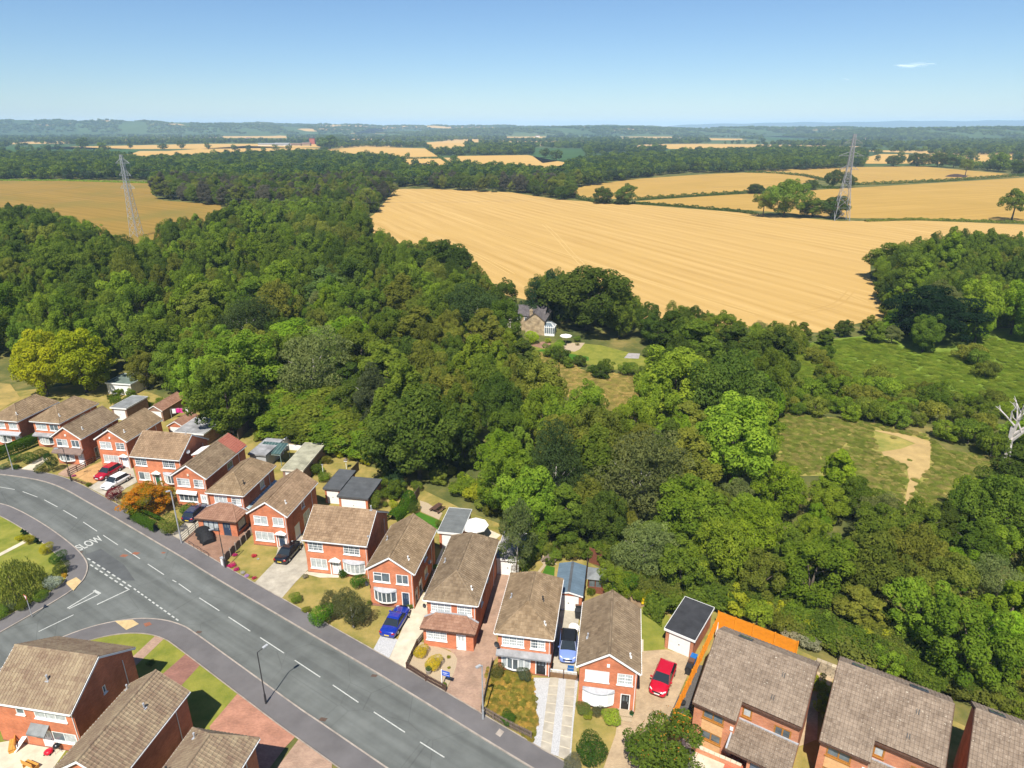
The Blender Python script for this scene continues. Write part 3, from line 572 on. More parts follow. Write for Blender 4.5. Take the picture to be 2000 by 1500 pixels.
def dish(root, p, n, m=DARKM, r=.3):
    b = MB(); p = Vector(p); n = Vector(n).normalized(); up = Vector((0, 0, 1)); a = n.cross(up).normalized(); c = a.cross(n)
    rings = []
    for rr, dd in ((0, 0), (.5, .02), (1, .1)):
        rings.append([p + n * (.3 + dd) + (a * math.cos(2 * math.pi * k / 10) + c * math.sin(2 * math.pi * k / 10)) * r * rr for k in range(10)])
    for i in range(2):
        for k in range(10): b.face([rings[i][k], rings[i][(k + 1) % 10], rings[i + 1][(k + 1) % 10], rings[i + 1][k]])
    b.bar(p, p + n * .3, .04); b.bar(p + n * .3 - c * r * .8, p + n * .65, .025); b.build('satellite_dish', m, root)
def slab_poly(m, P, thick):
    P = [Vector(p) for p in P]; n = (P[1] - P[0]).cross(P[2] - P[0]).normalized(); m.face(P); m.face([p - n * thick for p in P][::-1])
    for i in range(len(P)): a, b = P[i], P[(i + 1) % len(P)]; m.face([a - n * thick, b - n * thick, b, a])
def make_roof(root, planes, ridges, tm, deck=True, tw=.3, th=.34, name='roof', drop=.012):
    m = MB()
    for p in planes: slab_poly(m, [v for i, v in enumerate(p) if not (i == 3 and (Vector(p[3]) - Vector(p[2])).length < 1e-4)], .1)
    r = m.build(name, mat('roof_underside', (.16, .13, .1), .9, .1), root)
    m = MB()
    for p in planes: tile_plane(m, *p, tw, th)
    kind(m.build('roof_tiles', tm, r, tint=True), 'stuff')
    if ridges:
        m = MB()
        for a, b in ridges: ridge_caps(m, a, b)
        m.build('ridge_tiles', tm, r, tint=True)
    return r
def gutter(root, a, b, out, m=WHITE, fascia=True):
    q = MB(); a, b, out = Vector(a), Vector(b), Vector(out); Z = Vector((0, 0, 1))
    q.obox(a - Z * .14 + out * .005, b - a, Z * .09, out * .1)
    if fascia: q.obox(a - Z * .24 - out * .1, b - a, Z * .17, out * .1)
    q.build('gutter', m, root)
def barge(root, a, t, b, out, m=WHITE, w=.2):
    q = MB(); a, t, b, out = Vector(a), Vector(t), Vector(b), Vector(out); Z = Vector((0, 0, 1))
    for p, s in ((a, t), (t, b)): q.obox(p - Z * w, s - p, Z * w, out * .05)
    q.build('bargeboard', m, root)
HAZ = 9.7
def house(fl, W, D, typ, label, E=5.0, R=6.65, az=HAZ, tiles=TILE, brick=BRICK, front=None, right=None, ovf=.2, ovs=.28, gm=WHITE, name='brick_house', group=None):
    """fl: front-left eave corner in plan. typ: 'front' gable, 'side' gable, 'hip'"""
    a = -RAD(az); X = Vector((math.cos(a), math.sin(a), 0)); Y = Vector((-math.sin(a), math.cos(a), 0))
    ovf = {'front': .18, 'side': .3, 'hip': .28}[typ]; ox = {'front': .28, 'side': .12, 'hip': .28}[typ]
    o = Vector((fl[0], fl[1], 0)) + X * ox + Y * ovf; W -= 2 * ox; D -= 2 * ovf
    root = empty(name, o, a); tag(root, label, 'house', group)
    F = Side((0, 0, 0), (1, 0, 0), (0, -1, 0)); Rt = Side((W, 0, 0), (0, 1, 0), (1, 0, 0)); Lf = Side((0, D, 0), (0, -1, 0), (-1, 0, 0)); Bk = Side((W, D, 0), (-1, 0, 0), (0, 1, 0))
    fo = []; ro = []
    for f in front or (): fo.append(f)
    m = MB(); Hw = E - .05
    def ops(lst, L): return [(q['x'][0] * L, q['x'][1] * L, q['z'][0], q['z'][1]) for q in lst if q['t'] in 'wd']
    rlist = right if right is not None else [dict(t='w', x=(.52, .66), z=(3.2, 4.2), n=1), dict(t='d', x=(.3, .42), z=(0, 2.1)), dict(t='w', x=(.5, .72), z=(1.0, 2.1), n=2)]
    wall_rect(m, F.o, F.u, F.n, W, Hw, ops(fo, W)); wall_rect(m, Rt.o, Rt.u, Rt.n, D, Hw, ops(rlist, D)); wall_rect(m, Lf.o, Lf.u, Lf.n, D, Hw); wall_rect(m, Bk.o, Bk.u, Bk.n, W, Hw)
    if typ == 'front':
        for y, s in ((0, 1), (D, -1)):
            P = [(0, y, Hw), (W, y, Hw), (W / 2, y, R - .1)]; m.face(P if s > 0 else P[::-1])
    if typ == 'side':
        for x, s in ((0, -1), (W, 1)):
            P = [(x, 0, Hw), (x, D, Hw), (x, D / 2, R - .1)]; m.face(P if s > 0 else P[::-1])
    m.build('wall', brick, root, uv=True)
    b = MB(); b.box(-.03, W + .03, -.03, D + .03, 0, .14); b.build('plinth', mat('plinth_brick', (.25, .11, .07), .9, .2), root)
    g = .28
    if typ == 'front':
        pit = (R - E) / (W / 2); ze = E - g * pit; A, B, T, A2, B2, T2 = (-g, -ovf, ze), (W + g, -ovf, ze), (W / 2, -ovf, R), (-g, D + ovf, ze), (W + g, D + ovf, ze), (W / 2, D + ovf, R)
        r = make_roof(root, [(A2, A, T, T2), (B, B2, T2, T)], [(T, T2)], tiles)
        barge(r, Vector(A) - Vector((0, 0, .02)), Vector(T) - Vector((0, 0, .02)), Vector(B) - Vector((0, 0, .02)), (0, -1, 0)); gutter(r, B, B2, (1, 0, 0), gm); gutter(r, A2, A, (-1, 0, 0), gm)
    elif typ == 'side':
        pit = (R - E) / (D / 2); ze = E - ovf * pit; A, B, A2, B2, T, T2 = (-.12, -ovf, ze), (W + .12, -ovf, ze), (-.12, D + ovf, ze), (W + .12, D + ovf, ze), (-.12, D / 2, R), (W + .12, D / 2, R)
        r = make_roof(root, [(A, B, T2, T), (B2, A2, T, T2)], [(T, T2)], tiles)
        gutter(r, A, B, (0, -1, 0), gm); gutter(r, B2, A2, (0, 1, 0), gm); barge(r, Vector(B) - Vector((0, 0, .02)), Vector(T2) - Vector((0, 0, .02)), Vector(B2) - Vector((0, 0, .02)), (1, 0, 0))
        barge(r, Vector(A) - Vector((.05, 0, .02)), Vector(T) - Vector((.05, 0, .02)), Vector(A2) - Vector((.05, 0, .02)), (1, 0, 0))
    else:
        pit = (R - E) / (W / 2); ze = E - g * pit; A, B, A2, B2 = (-g, -g, ze), (W + g, -g, ze), (-g, D + g, ze), (W + g, D + g, ze); T, T2 = (W / 2, W / 2, R), (W / 2, D - W / 2 * .55, R)
        r = make_roof(root, [(A, B, T, T), (B, B2, T2, T), (B2, A2, T2, T2), (A2, A, T, T2)], [(T, T2), (A, T), (B, T), (A2, T2), (B2, T2)], tiles)
        gutter(r, A, B, (0, -1, 0), gm); gutter(r, B, B2, (1, 0, 0), gm); gutter(r, A2, A, (-1, 0, 0), gm); gutter(r, B2, A2, (0, 1, 0), gm)
    for lst, sd, L in ((fo, F, W), (rlist, Rt, D)):
        for q in lst:
            x0, x1, z0, z1 = q['x'][0] * L, q['x'][1] * L, q['z'][0], q['z'][1]; t = q['t']
            if t == 'w': window(root, sd, x0, x1, z0, z1, q.get('n', 2), q.get('f', WHITE), q.get('g'), q.get('tr', 0), glaz=q.get('gl', 0))
            elif t == 'd': door(root, sd, x0, x1, z1, q.get('m', WHITE), q.get('f', WHITE))
            elif t == 'b': bow(root, sd, x0, x1, z0, z1, q.get('g'), roof=q.get('r', LEAD))
            elif t == 'p': pediment(root, sd, x0, x1, z0)
            elif t == 'c':
                m = MB(); pr = q.get('pr', .7); P = [sd.P(x0, z0, pr), sd.P(x1, z0, pr), sd.P(x1, z1, .02), sd.P(x0, z1, .02)]; slab_poly(m, P, .08); m.obox(sd.P(x0, z0 - .16, pr - .03), sd.u * (x1 - x0), (0, 0, .14), sd.n * .04); m.build('canopy', q.get('m', LEAD), root)
            elif t == 'a': m = MB(); m.obox(sd.P(x0, z0, 0), sd.u * (x1 - x0), (0, 0, z1 - z0), sd.n * .1); m.build('alarm_box', q.get('m', WHITE), root)
    m = MB(); m.tube((W - .12, -.06, .05), (W - .12, -.06, E - .25), .035, .035, 6); m.build('downpipe', gm, root)
    m = MB(); m.tube((W + .06, D * .82, .05), (W + .06, D * .82, E - .25), .035, .035, 6); m.build('downpipe', gm, root)
    root['W'] = W; root['D'] = D
    return root
def w_(a, b, z0, z1, n=2, **k): return dict(t='w', x=(a, b), z=(z0, z1), n=n, **k)
def d_(a, b, z1=2.1, **k): return dict(t='d', x=(a, b), z=(0, z1), **k)
def b_(a, b, z0=.75, z1=2.15, **k): return dict(t='b', x=(a, b), z=(z0, z1), **k)
def p_(a, b, z=2.15): return dict(t='p', x=(a, b), z=(z, z + .3))
def c_(a, b, z0, z1, **k): return dict(t='c', x=(a, b), z=(z0, z1), **k)
def al(a, z, m=WHITE): return dict(t='a', x=(a, a + .05), z=(z, z + .3), m=m)
UP = [w_(.1, .5, 3.15, 4.4, 2, tr=.3), w_(.63, .92, 3.15, 4.4, 2)]
H1 = house((-86.8, 100.9), 5.5, 8.6, 'hip', 'hipped brick house with grey canopy, end one of the row beside the tall clipped hedge', front=[w_(.08, .45, 3.2, 4.3), w_(.6, .92, 3.2, 4.3), b_(.06, .55), d_(.72, .92), c_(-.02, 1.02, 2.4, 2.75)])
H2 = house((-79.6, 100.2), 5.7, 8.6, 'hip', 'hipped brick house with bow window and thin grey canopy behind the clipped hedge', brick=BRICK_B, front=[w_(.08, .48, 3.2, 4.3), w_(.58, .9, 3.2, 4.3), b_(.08, .6), d_(.74, .93), c_(-.02, 1.02, 2.4, 2.7, m=SHEET)], tiles=TILE)
H3 = house((-72.4, 94.3), 5.5, 8.5, 'front', 'gable-fronted brick house with lean-to canopy, bow window and white door by rail fence', tiles=TILE_C, front=UP + [b_(.06, .62), d_(.75, .94), c_(-.03, 1.03, 2.35, 2.95, m=mat('brown_canopy', (.17, .12, .1), .9, .2), pr=.8), al(.47, 5.0)], right=[w_(.55, .68, 3.2, 4.2, 1), w_(.25, .42, .2, 2.1, 2)])
H4 = house((-65.0, 93.4), 5.7, 8.6, 'front', 'gable-fronted brick house with white pediment porch behind the golden drive', front=[w_(.08, .48, 3.15, 4.4, 2, tr=.4), w_(.62, .92, 3.15, 4.4, 2, g=GLASS, gl=1), w_(.1, .62, .75, 2.1, 3, g=NET), p_(.7, .93), d_(.72, .91, 2.1), al(.46, 5.0)])
H5 = house((-56.4, 87.7), 8.1, 7.3, 'side', 'wide brick house with green front door behind the orange maple', R=7.25, tiles=TILE_B, brick=BRICK_B, front=[w_(.05, .29, 3.15, 4.35, 2, g=GLASS, gl=1), w_(.62, .88, 3.15, 4.35, 2, g=GLASS, gl=1), w_(.06, .3, .75, 2.1, 2), p_(.38, .52), d_(.395, .505, m=GREEN_D), b_(.6, .9)], right=[])
H6 = house((-47.6, 81.8), 5.5, 10.4, 'front', 'long gable-fronted brick house with red rear roof patch and canopied ground-floor window', tiles=TILE_C, front=[w_(.1, .5, 3.15, 4.4, 3, gl=1), w_(.62, .92, 3.15, 4.4, 2, gl=1), w_(.08, .65, .75, 2.15, 4, g=GLASS), c_(.05, .68, 2.2, 2.5, m=WHITE, pr=.35), d_(.75, .95), al(.47, 4.9, CREAM)])
H7 = house((-40.7, 77.2), 5.5, 8.6, 'hip', 'hipped brick house with brown-tiled front extension and grey-blue door', front=[w_(.14, .52, 3.15, 4.3, 3, g=NET), w_(.64, .92, 3.15, 4.3, 2, gl=1)])
H8 = house((-33.4, 72.2), 5.5, 8.7, 'front', 'gable-fronted brick house with pediment porch and navy door beside the black car', tiles=TILE_B, front=[w_(.1, .48, 3.15, 4.4, 2, tr=.3, g=NET), w_(.62, .92, 3.15, 4.4, 2, g=NET), w_(.08, .6, .75, 2.1, 3, g=NET), p_(.69, .92), d_(.71, .9, m=NAVY)], right=[w_(.48, .58, 3.3, 4.2, 1), w_(.2, .36, .1, 2.1, 1, g=BLIND), w_(.5, .72, .1, 2.4, 2)])
H9 = house((-24.7, 66.4), 8.0, 7.5, 'side', 'wide brick house with white door and two bay windows facing the dry lawn', R=7.25, tiles=TILE_B, brick=BRICK_B, front=[w_(.05, .29, 3.15, 4.35, 3, g=GLASS, gl=1), w_(.62, .88, 3.15, 4.35, 3, g=GLASS, gl=1), w_(.06, .33, .7, 2.1, 3, g=NET), p_(.4, .54), d_(.41, .53), b_(.6, .94, g=NET)], right=[])
H10 = house((-16.1, 60.8), 5.6, 8.8, 'front', 'gable-fronted brick house with wide bow window and slate-blue door by the blue saloon', brick=BRICK_B, front=[w_(.1, .48, 3.15, 4.4, 2, tr=.3), w_(.62, .9, 3.15, 4.4, 2, g=GLASS), b_(.1, .6, .7, 2.15, g=GLASS), d_(.72, .9, m=NAVY)], right=[w_(.5, .62, 3.2, 4.2, 1), w_(.22, .36, .1, 2.1, 1, g=GLASS), d_(.06, .16, m=TIMBER_D), w_(.48, .62, .9, 2.1, 1, g=NET)])
H11 = house((-9.1, 55.7), 5.7, 11.6, 'hip', 'long hipped brick house with tiled front extension and white door behind the gravel bed', tiles=TILE_C, front=[w_(.08, .5, 3.2, 4.35, 3, g=NET, gl=1), w_(.62, .92, 3.2, 4.35, 2, g=NET, gl=1)], right=[w_(.22, .3, 2.4, 4.2, 1, g=NET), w_(.5, .58, 3.2, 4.2, 1)])
H12 = house((-1.7, 50.9), 5.7, 9.2, 'hip', 'hipped brick house with black front door, bow window and grey flat canopy over both', tiles=TILE, brick=BRICK_B, front=[w_(.08, .5, 3.2, 4.35, 3, g=NET, gl=1), w_(.62, .9, 3.2, 4.35, 2, gl=1), b_(.08, .62, .7, 2.15), d_(.72, .93, m=BLACK), c_(-.02, 1.02, 2.5, 2.8, m=SHEET, pr=.6)])
H13 = house((5.8, 46.7), 5.7, 8.8, 'front', 'gable-fronted brick house with closed white blinds and black front door', tiles=TILE_C, front=[w_(.1, .52, 3.15, 4.4, 1, g=BLIND), w_(.66, .93, 3.15, 4.4, 2, g=NET, gl=1), b_(.08, .62, .7, 2.15, g=BLIND), d_(.74, .91, m=BLACK), al(.47, 5.0)])
# B houses across the road, seen from their back gardens
B1 = house((-44.6, 42.8), 8.3, 7.7, 'side', 'brick corner house with patched roof and grey door hood over its patio', R=7.3, tiles=TILE_P, front=[w_(.3, .4, 3.5, 4.4, 1, g=GLASS), w_(.52, .9, 3.4, 4.5, 3), w_(.66, .95, 1.0, 2.1, 2), d_(.52, .65), c_(.44, .66, 2.2, 2.75, m=FELT, pr=.7)], right=[w_(.45, .5, 3.4, 4.2, 1, g=GLASS)])
B2 = house((-34.7, 36.0), 5.6, 8.9, 'front', 'gable-roofed brick house between the corner house and the red paved drive', R=6.7, tiles=TILE_P, front=UP + [w_(.1, .6, .8, 2.1, 3), d_(.72, .9)], right=[])
B3 = house((-27.2, 31.6), 5.8, 8.6, 'hip', 'hipped brick house beside the red paved drive', tiles=TILE_P, front=UP, right=[d_(.62, .74)])
def on_slope(h, fx, fy, typ='front', R=6.65, E=5.0):
    W, D = h['W'], h['D']
    z = E + (R - E) * (1 - abs(fx - .5) * 2) if typ != 'side' else E + (R - E) * (1 - abs(fy - .5) * 2); return (fx * W, fy * D, z)
for h, fx, fy, ty, m_ in ((H3, .83, .2, 'f', WHITE), (H4, .8, .15, 'f', WHITE), (H8, .84, .2, 'f', WHITE), (H10, .83, .15, 'f', WHITE), (H13, .86, .12, 'f', WHITE), (H10, .12, .55, 'f', LEAD), (H11, .86, .12, 'f', WHITE), (H11, .1, .5, 'f', LEAD), (H12, .86, .1, 'f', WHITE),
                          (H12, .12, .5, 'f', LEAD), (H12, .75, .45, 'f', DARKM), (H13, .1, .35, 'f', LEAD), (H1, .85, .1, 'f', WHITE), (H2, .86, .12, 'f', WHITE), (H7, .86, .2, 'f', DARKM), (B2, .72, .65, 'f', LEAD), (B2, .05, .9, 'f', LEAD), (B3, .75, .5, 'f', LEAD), (B3, .2, .85, 'f', LEAD), (B3, .12, .5, 'f', DARKM)):
    flue(h, *on_slope(h, fx, fy), m=m_, h=.35 if m_ is WHITE else .45, r=.06)
flue(B1, B1['W'] * .58, B1['D'] * .22, 6.0, LEAD); flue(H9, H9['W'] * .93, H9['D'] * .5, 7.3, LEAD, .5); flue(H5, H5['W'] * .9, H5['D'] * .5, 7.2, LEAD, .3)
flue(H9, H9['W'] * 1.0, .6, 5.2, LEAD, .3)
dish(H10, (0, 0, 2.9), (-.5, -1, .3)); dish(H11, (0, 0, 4.0), (-.5, -1, .3), r=.25); dish(H12, (.1, 0, 3.4), (-.4, -1, .3)); dish(H5, (H5['W'], 1.8, 5.2), (1, -.6, .2), LEAD); dish(H10, (H10['W'], 5.2, 2.6), (1, -.5, .2), LEAD, .3)
# front extensions with their own tiled roofs
def extension(h, x0, x1, pr, e, r, wall, tm, fr, side_w, hipw=1.15):
    F = Side((x0, -pr, 0), (1, 0, 0), (0, -1, 0)); W = x1 - x0; m = MB()
    ops = [(q['x'][0] * W, q['x'][1] * W, q['z'][0], q['z'][1]) for q in fr]
    wall_rect(m, F.o, F.u, F.n, W, e, ops); R_ = Side((x1, -pr, 0), (0, 1, 0), (1, 0, 0)); sops = [(.35, pr - .45, .7, 2.0)] if side_w else []
    wall_rect(m, R_.o, R_.u, R_.n, pr - .004, e, sops); wall_rect(m, (x0, -.004, 0), (0, -1, 0), (-1, 0, 0), pr - .004, e); m.build('extension_wall', wall, h, uv=True)
    g = .25; z = e - .05; A, B = (x0 - g, -pr - g, z), (x1 + g, -pr - g, z); T, T2 = (x0 + hipw, -.05, r), (x1 - hipw, -.05, r)
    make_roof(h, [(A, B, T2, T), (B, (x1 + g, -.05, z), T2, T2), ((x0 - g, -.05, z), A, T, T)], [(A, T), (B, T2)], tm, name='extension_roof')
    m = MB(); m.obox(Vector(T) + Vector((-.1, -.08, -.02)), Vector(T2) - Vector(T) + Vector((.2, 0, 0)), (0, .1, 0), (0, 0, .14))
    for s, q in ((T, (x0 - g, -.05, z)), (T2, (x1 + g, -.05, z))): m.bar(Vector(s) + Vector((0, -.04, .06)), Vector(q) + Vector((0, -.04, .08)), .16, .1)
    m.build('flashing', LEAD, h)
    gutter(h, A, B, (0, -1, 0), WHITE if wall is BRICK and tm is not TILE_R else TIMBER_D)
    for q in fr:
        a, b = q['x'][0] * W, q['x'][1] * W
        if q['t'] == 'w': window(h, F, a, b, *q['z'], q['n'], q.get('f', WHITE), q.get('g'), 0, glaz=q.get('gl', 0))
        else: door(h, F, a, b, q['z'][1], q.get('m', WHITE), q.get('f', WHITE))
    if side_w: window(h, R_, *sops[0], 1, GREYP, NET)
extension(H7, -.35, H7['W'] + .15, 2.6, 2.45, 3.35, BRICK, TILE_R, [w_(.13, .53, .75, 2.05, 3, f=GREYP, g=NET), d_(.64, .84, 2.1, m=NAVY, f=GREYP)], True, 1.9)
extension(H11, -.05, H11['W'] + .05, 1.5, 2.5, 3.25, BRICK, TILE_R, [w_(.06, .47, .9, 2.1, 3, g=NET, gl=1), d_(.66, .85)], False, 1.1)
# H6 rear part with newer red tiles and a side dormer
m = MB(); W6, D6 = H6['W'], H6['D']; pit6 = 1.65 / (W6 / 2); zz = 5 - .28 * pit6
def s6(x, y, up=.07): return (x, y, 5 + (min(x, W6 - x)) * pit6 + up)
tile_plane(m, s6(W6 + .28, D6 - 2.6), s6(W6 + .28, D6 + .2), s6(W6 / 2, D6 + .2), s6(W6 / 2, D6 - 2.6)); m.build('newer_roof_tiles', tint_mat('new_red_tile', (.26, .08, .055), (.36, .13, .09)), H6, tint=True)['kind'] = 'stuff'
m = MB(); m.obox((-.75, D6 - 4.6, 5.0), (1.9, 0, .55), (0, 2.6, 0), (0, 0, .14)); m.build('dormer_roof', WHITE, H6); m = MB(); m.obox((-.6, D6 - 4.5, 4.4), (1.7, 0, 0), (0, 2.4, 0), (0, 0, .62)); m.build('dormer_wall', BRICK, H6, uv=True)
# lean-to glazed strip along the right side of H7
m = MB(); W7, D7 = H7['W'], H7['D']; glz = mat('polycarbonate_sheet', (.30, .42, .46), .25, .2, 1)
for i in range(9): y = .3 + i * .85; m.obox((W7 + .02, y, 2.6), (1.0, 0, -.35), (0, .8, 0), (0, 0, .03))
m.build('lean_to_roof', glz, H7); m = MB()
for i in range(10): m.bar((W7 + .02, .27 + i * .85, 2.66), (W7 + 1.04, .27 + i * .85, 2.3), .05)
for y in (.3, 4, 7.9): m.bar((W7 + 1.0, y, 0), (W7 + 1.0, y, 2.3), .07)
m.build('lean_to_frame', WHITE, H7)

# modern houses at the end of the street
def modern(fl, label, az=33.0, W=8.1, near=True):
    a = -RAD(az); root = empty('modern_house', (fl[0], fl[1], 0), a); tag(root, label, 'house')
    x1 = 3.45; rec = 1.45; yR, zR = 5.45, 8.0; ze = 4.62; k = (zR - ze) / (yR + .3); D = 7.6
    def zr(y): return ze + (y + .3) * k if y < yR else zR - (y - yR) * k
    m = MB(); F = Side((0, 0, 0), (1, 0, 0), (0, -1, 0)); F2 = Side((x1, rec, 0), (1, 0, 0), (0, -1, 0))
    o1 = [(.75, 2.55, 3.2, 4.15), (.75, 2.55, .95, 1.95)] if near else [(.5, 2.3, 3.2, 4.15), (.5, 2.3, .95, 1.95)]; o2 = [(.15, .95, 3.75, 4.75), (2.75, 4.1, 3.3, 4.3), (.25, 1.2, 0.02, 2.05)]
    wall_rect(m, F.o, F.u, F.n, x1, zr(0) - .1, o1); wall_rect(m, F2.o, F2.u, F2.n, W - x1, zr(rec) - .1, o2)
    for P in ([(x1, 0, 0), (x1, rec, 0), (x1, rec, zr(rec) - .1), (x1, 0, zr(0) - .1)], [(0, D, 0), (0, 0, 0), (0, 0, zr(0) - .1), (0, yR, zR - .1), (0, D, zr(D) - .1)], [(W, rec, 0), (W, D, 0), (W, D, zr(D) - .1), (W, yR, zR - .1), (W, rec, zr(rec) - .1)], [(W, D, 0), (0, D, 0), (0, D, zr(D) - .1), (W, D, zr(D) - .1)]): m.face(P)
    m.build('wall', BRICK2, root, uv=True)
    f = .3; v = .1; e2 = rec - f
    pl = [((-v, -f, zr(-f)), (x1 + v, -f, zr(-f)), (x1 + v, e2, zr(e2)), (-v, e2, zr(e2))), ((-v, e2, zr(e2)), (W + v, e2, zr(e2)), (W + v, yR, zR), (-v, yR, zR)), ((W + v, D + f, zr(D + f)), (-v, D + f, zr(D + f)), (-v, yR, zR), (W + v, yR, zR))]
    r = make_roof(root, pl, [((-v, yR, zR + .02), (W + v, yR, zR + .02))], TILE_G, tw=.3, th=.32)
    gutter(r, (-v, -f, zr(-f)), (x1 + v, -f, zr(-f)), (0, -1, 0), TIMBER_D); gutter(r, (x1 + v, e2, zr(e2) - .1), (W + v, e2, zr(e2) - .1), (0, -1, 0), TIMBER_D)
    m = MB()
    for x in (-v - .05, W + v):
        for (ya, yb) in ((-f if x < 0 else e2, yR), (yR, D + f)): m.obox((x, ya, zr(ya) - .2), (0, yb - ya, zr(yb) - zr(ya)), (0, 0, .2), (.05, 0, 0))
    m.build('bargeboard', TIMBER_D, r)
    for q in o1: window(root, F, *q, 2, OAK, GLASS, bar=.13)
    window(root, F2, *o2[0], 1, OAK, NET, bar=.13); window(root, F2, *o2[1], 2, OAK, GLASS, bar=.13)
    m = MB()
    for z0, z1 in ((1.95, 3.12), (.1, .87)):
        n = 8
        for i in range(n): m.obox(F.P(o1[0][0] + .01, z0 + (z1 - z0) * i / n, .0), F.u * (o1[0][1] - o1[0][0] - .02), (0, 0, (z1 - z0) / n - .015), F.n * (.03 if i % 2 else .026))
    m.build('cladding_panel', CLAD, root)
    d = door(root, F2, .25, 1.2, 2.05, OAK, OAK)
    # porch and garage roof across the recess
    P = [(x1 - .25, -1.35, 2.45), (W + .1, -1.35, 2.45), (W + .1, rec - .01, 3.35), (x1 - .25, rec - .01, 3.35)]
    rr = make_roof(root, [tuple(P)], None, TILE_G, th=.32, name='porch_roof'); gutter(rr, P[0], P[1], (0, -1, 0), TIMBER_D)
    m = MB(); m.obox((x1 - .25, rec - .12, 3.33), (W - x1 + .35, 0, 0), (0, .13, 0), (0, 0, .12)); m.bar(Vector(P[0]) + Vector((.05, 0, .08)), Vector(P[3]) + Vector((.05, 0, .08)), .14, .08); m.build('flashing', LEAD, root)
    m = MB(); m.box(x1 + 1.5, x1 + 1.75, -1.1, rec - .01, 0, 2.45); m.box(W - .25, W - .002, -1.1, rec - .01, 0, 2.42); m.box(x1 + 1.75, W - .25, -1.1, -.95, 2.15, 2.43); m.build('garage_wall', BRICK2, root, uv=True)
    m = MB()
    for i in range(6): m.box(x1 + 1.77, W - .27, -1.02 - .01 * (i % 2), -.97, .05 + i * .35, .05 + i * .35 + .335)
    m.build('garage_door', mat('grey_blue_garage_door', (.10, .125, .17), .5, .1), root)
    m = MB(); m.box(x1 - .2, x1 + 1.5, -1.2, rec - .02, .02, .1); m.build('porch_step', mat('red_quarry_tile', (.40, .12, .07), .7, .15, 3), root)
    m = MB(); m.obox((x1 - .35, -.1, 3.25), (.25, 0, 0), (0, .1, 0), (0, 0, .3)); m.build('alarm_box', WHITE, root)
    for vx, vy in ((.72, .45), (.68, .12)):
        y = -f + (yR + f) * (1 - vy) if False else vy * yR + 1.4; x = vx * W; m = MB()
        for s in (0, .16): m.obox((x + s, y, zr(y) + .05), (.06, 0, 0), (0, .35, .35 * k), (0, 0, .05))
        m.build('roof_vent', DARKM, r)
    for x, w in (((1.6, 1.2),) if near else ((.9, 1.0), (5.2, 1.3))):
        y0, y1 = yR + .45, yR + 1.35; m = MB(); m.obox((x, y1, zr(y1) + .08), (w, 0, 0), (0, y0 - y1, zr(y0) - zr(y1)), (0, 0, .07)); o = m.build('skylight', GREYP, r)
        m = MB(); m.obox((x + .1, y1 - .1, zr(y1 - .1) + .155), (w - .2, 0, 0), (0, y0 - y1 + .2, (zr(y0) - zr(y1)) * .8), (0, 0, .01)); m.build('pane', GLASS, o)
    return root
def mo(p): return p
M1 = modern((15.55, 43.05), 'modern brick house with oak window frames beside the orange fence')
M2 = modern((24.65, 39.3), 'modern brick house with two roof lights on the rear slope and pale stone wall behind', near=False)
M3 = modern((33.0, 34.4), 'modern brick house showing its side gable at the far end of the street', near=False)
for o_ in (M1, M2, M3): pass
# farmhouse: two stone wings, slate roofs, chimneys, conservatory
fh = empty('stone_farmhouse', at(1003, 644), RAD(-12)); tag(fh, 'old stone farmhouse with dark slate roof and white conservatory among the trees', 'house')
def wing(x0, x1, y0, y1, e, r, along, openings, sideops=()):
    m = MB(); wall_rect(m, (x0, y0, 0), (1, 0, 0), (0, -1, 0), x1 - x0, e, openings); wall_rect(m, (x1, y0, 0), (0, 1, 0), (1, 0, 0), y1 - y0, e, sideops); wall_rect(m, (x0, y1, 0), (0, -1, 0), (-1, 0, 0), y1 - y0, e); wall_rect(m, (x1, y1, 0), (-1, 0, 0), (0, 1, 0), x1 - x0, e)
    v = .2
    if along == 'x':
        ym = (y0 + y1) / 2
        for x, s in ((x0, -1), (x1, 1)): P = [(x, y0, e), (x, y1, e), (x, ym, r - .1)]; m.face(P if s > 0 else P[::-1])
        pl = [((x0 - v, y0 - v, e - .12), (x1 + v, y0 - v, e - .12), (x1 + v, ym, r), (x0 - v, ym, r)), ((x1 + v, y1 + v, e - .12), (x0 - v, y1 + v, e - .12), (x0 - v, ym, r), (x1 + v, ym, r))]; rg = [((x0 - v, ym, r), (x1 + v, ym, r))]
    else:
        xm = (x0 + x1) / 2
        for y, s in ((y0, 1), (y1, -1)): P = [(x0, y, e), (x1, y, e), (xm, y, r - .1)]; m.face(P if s > 0 else P[::-1])
        pl = [((x1 + v, y0 - v, e - .12), (x1 + v, y1 + v, e - .12), (xm, y1 + v, r), (xm, y0 - v, r)), ((x0 - v, y1 + v, e - .12), (x0 - v, y0 - v, e - .12), (xm, y0 - v, r), (xm, y1 + v, r))]; rg = [((xm, y0 - v, r), (xm, y1 + v, r))]
    m.build('wall', STONE, fh, uv=True); make_roof(fh, pl, rg, SLATE, tw=.35, th=.3)
wing(0, 8.2, 0, 5.6, 4.1, 6.1, 'x', [(1.0, 1.9, 2.8, 3.7), (2.9, 3.8, 2.8, 3.7), (1.0, 1.9, .8, 1.9)])
wing(3.9, 8.8, -3.6, 7.2, 3.9, 5.9, 'y', [], [(1.5, 2.3, 2.6, 3.5), (4.2, 5.0, 2.6, 3.5), (6.5, 7.3, 2.6, 3.5), (6.5, 7.3, .8, 1.9)])
Ff = Side((0, 0, 0), (1, 0, 0), (0, -1, 0)); Fr = Side((8.8, -3.6, 0), (0, 1, 0), (1, 0, 0))
for q in [(1.0, 1.9, 2.8, 3.7), (2.9, 3.8, 2.8, 3.7), (1.0, 1.9, .8, 1.9)]: window(fh, Ff, *q, 2, WHITE, GLASS)
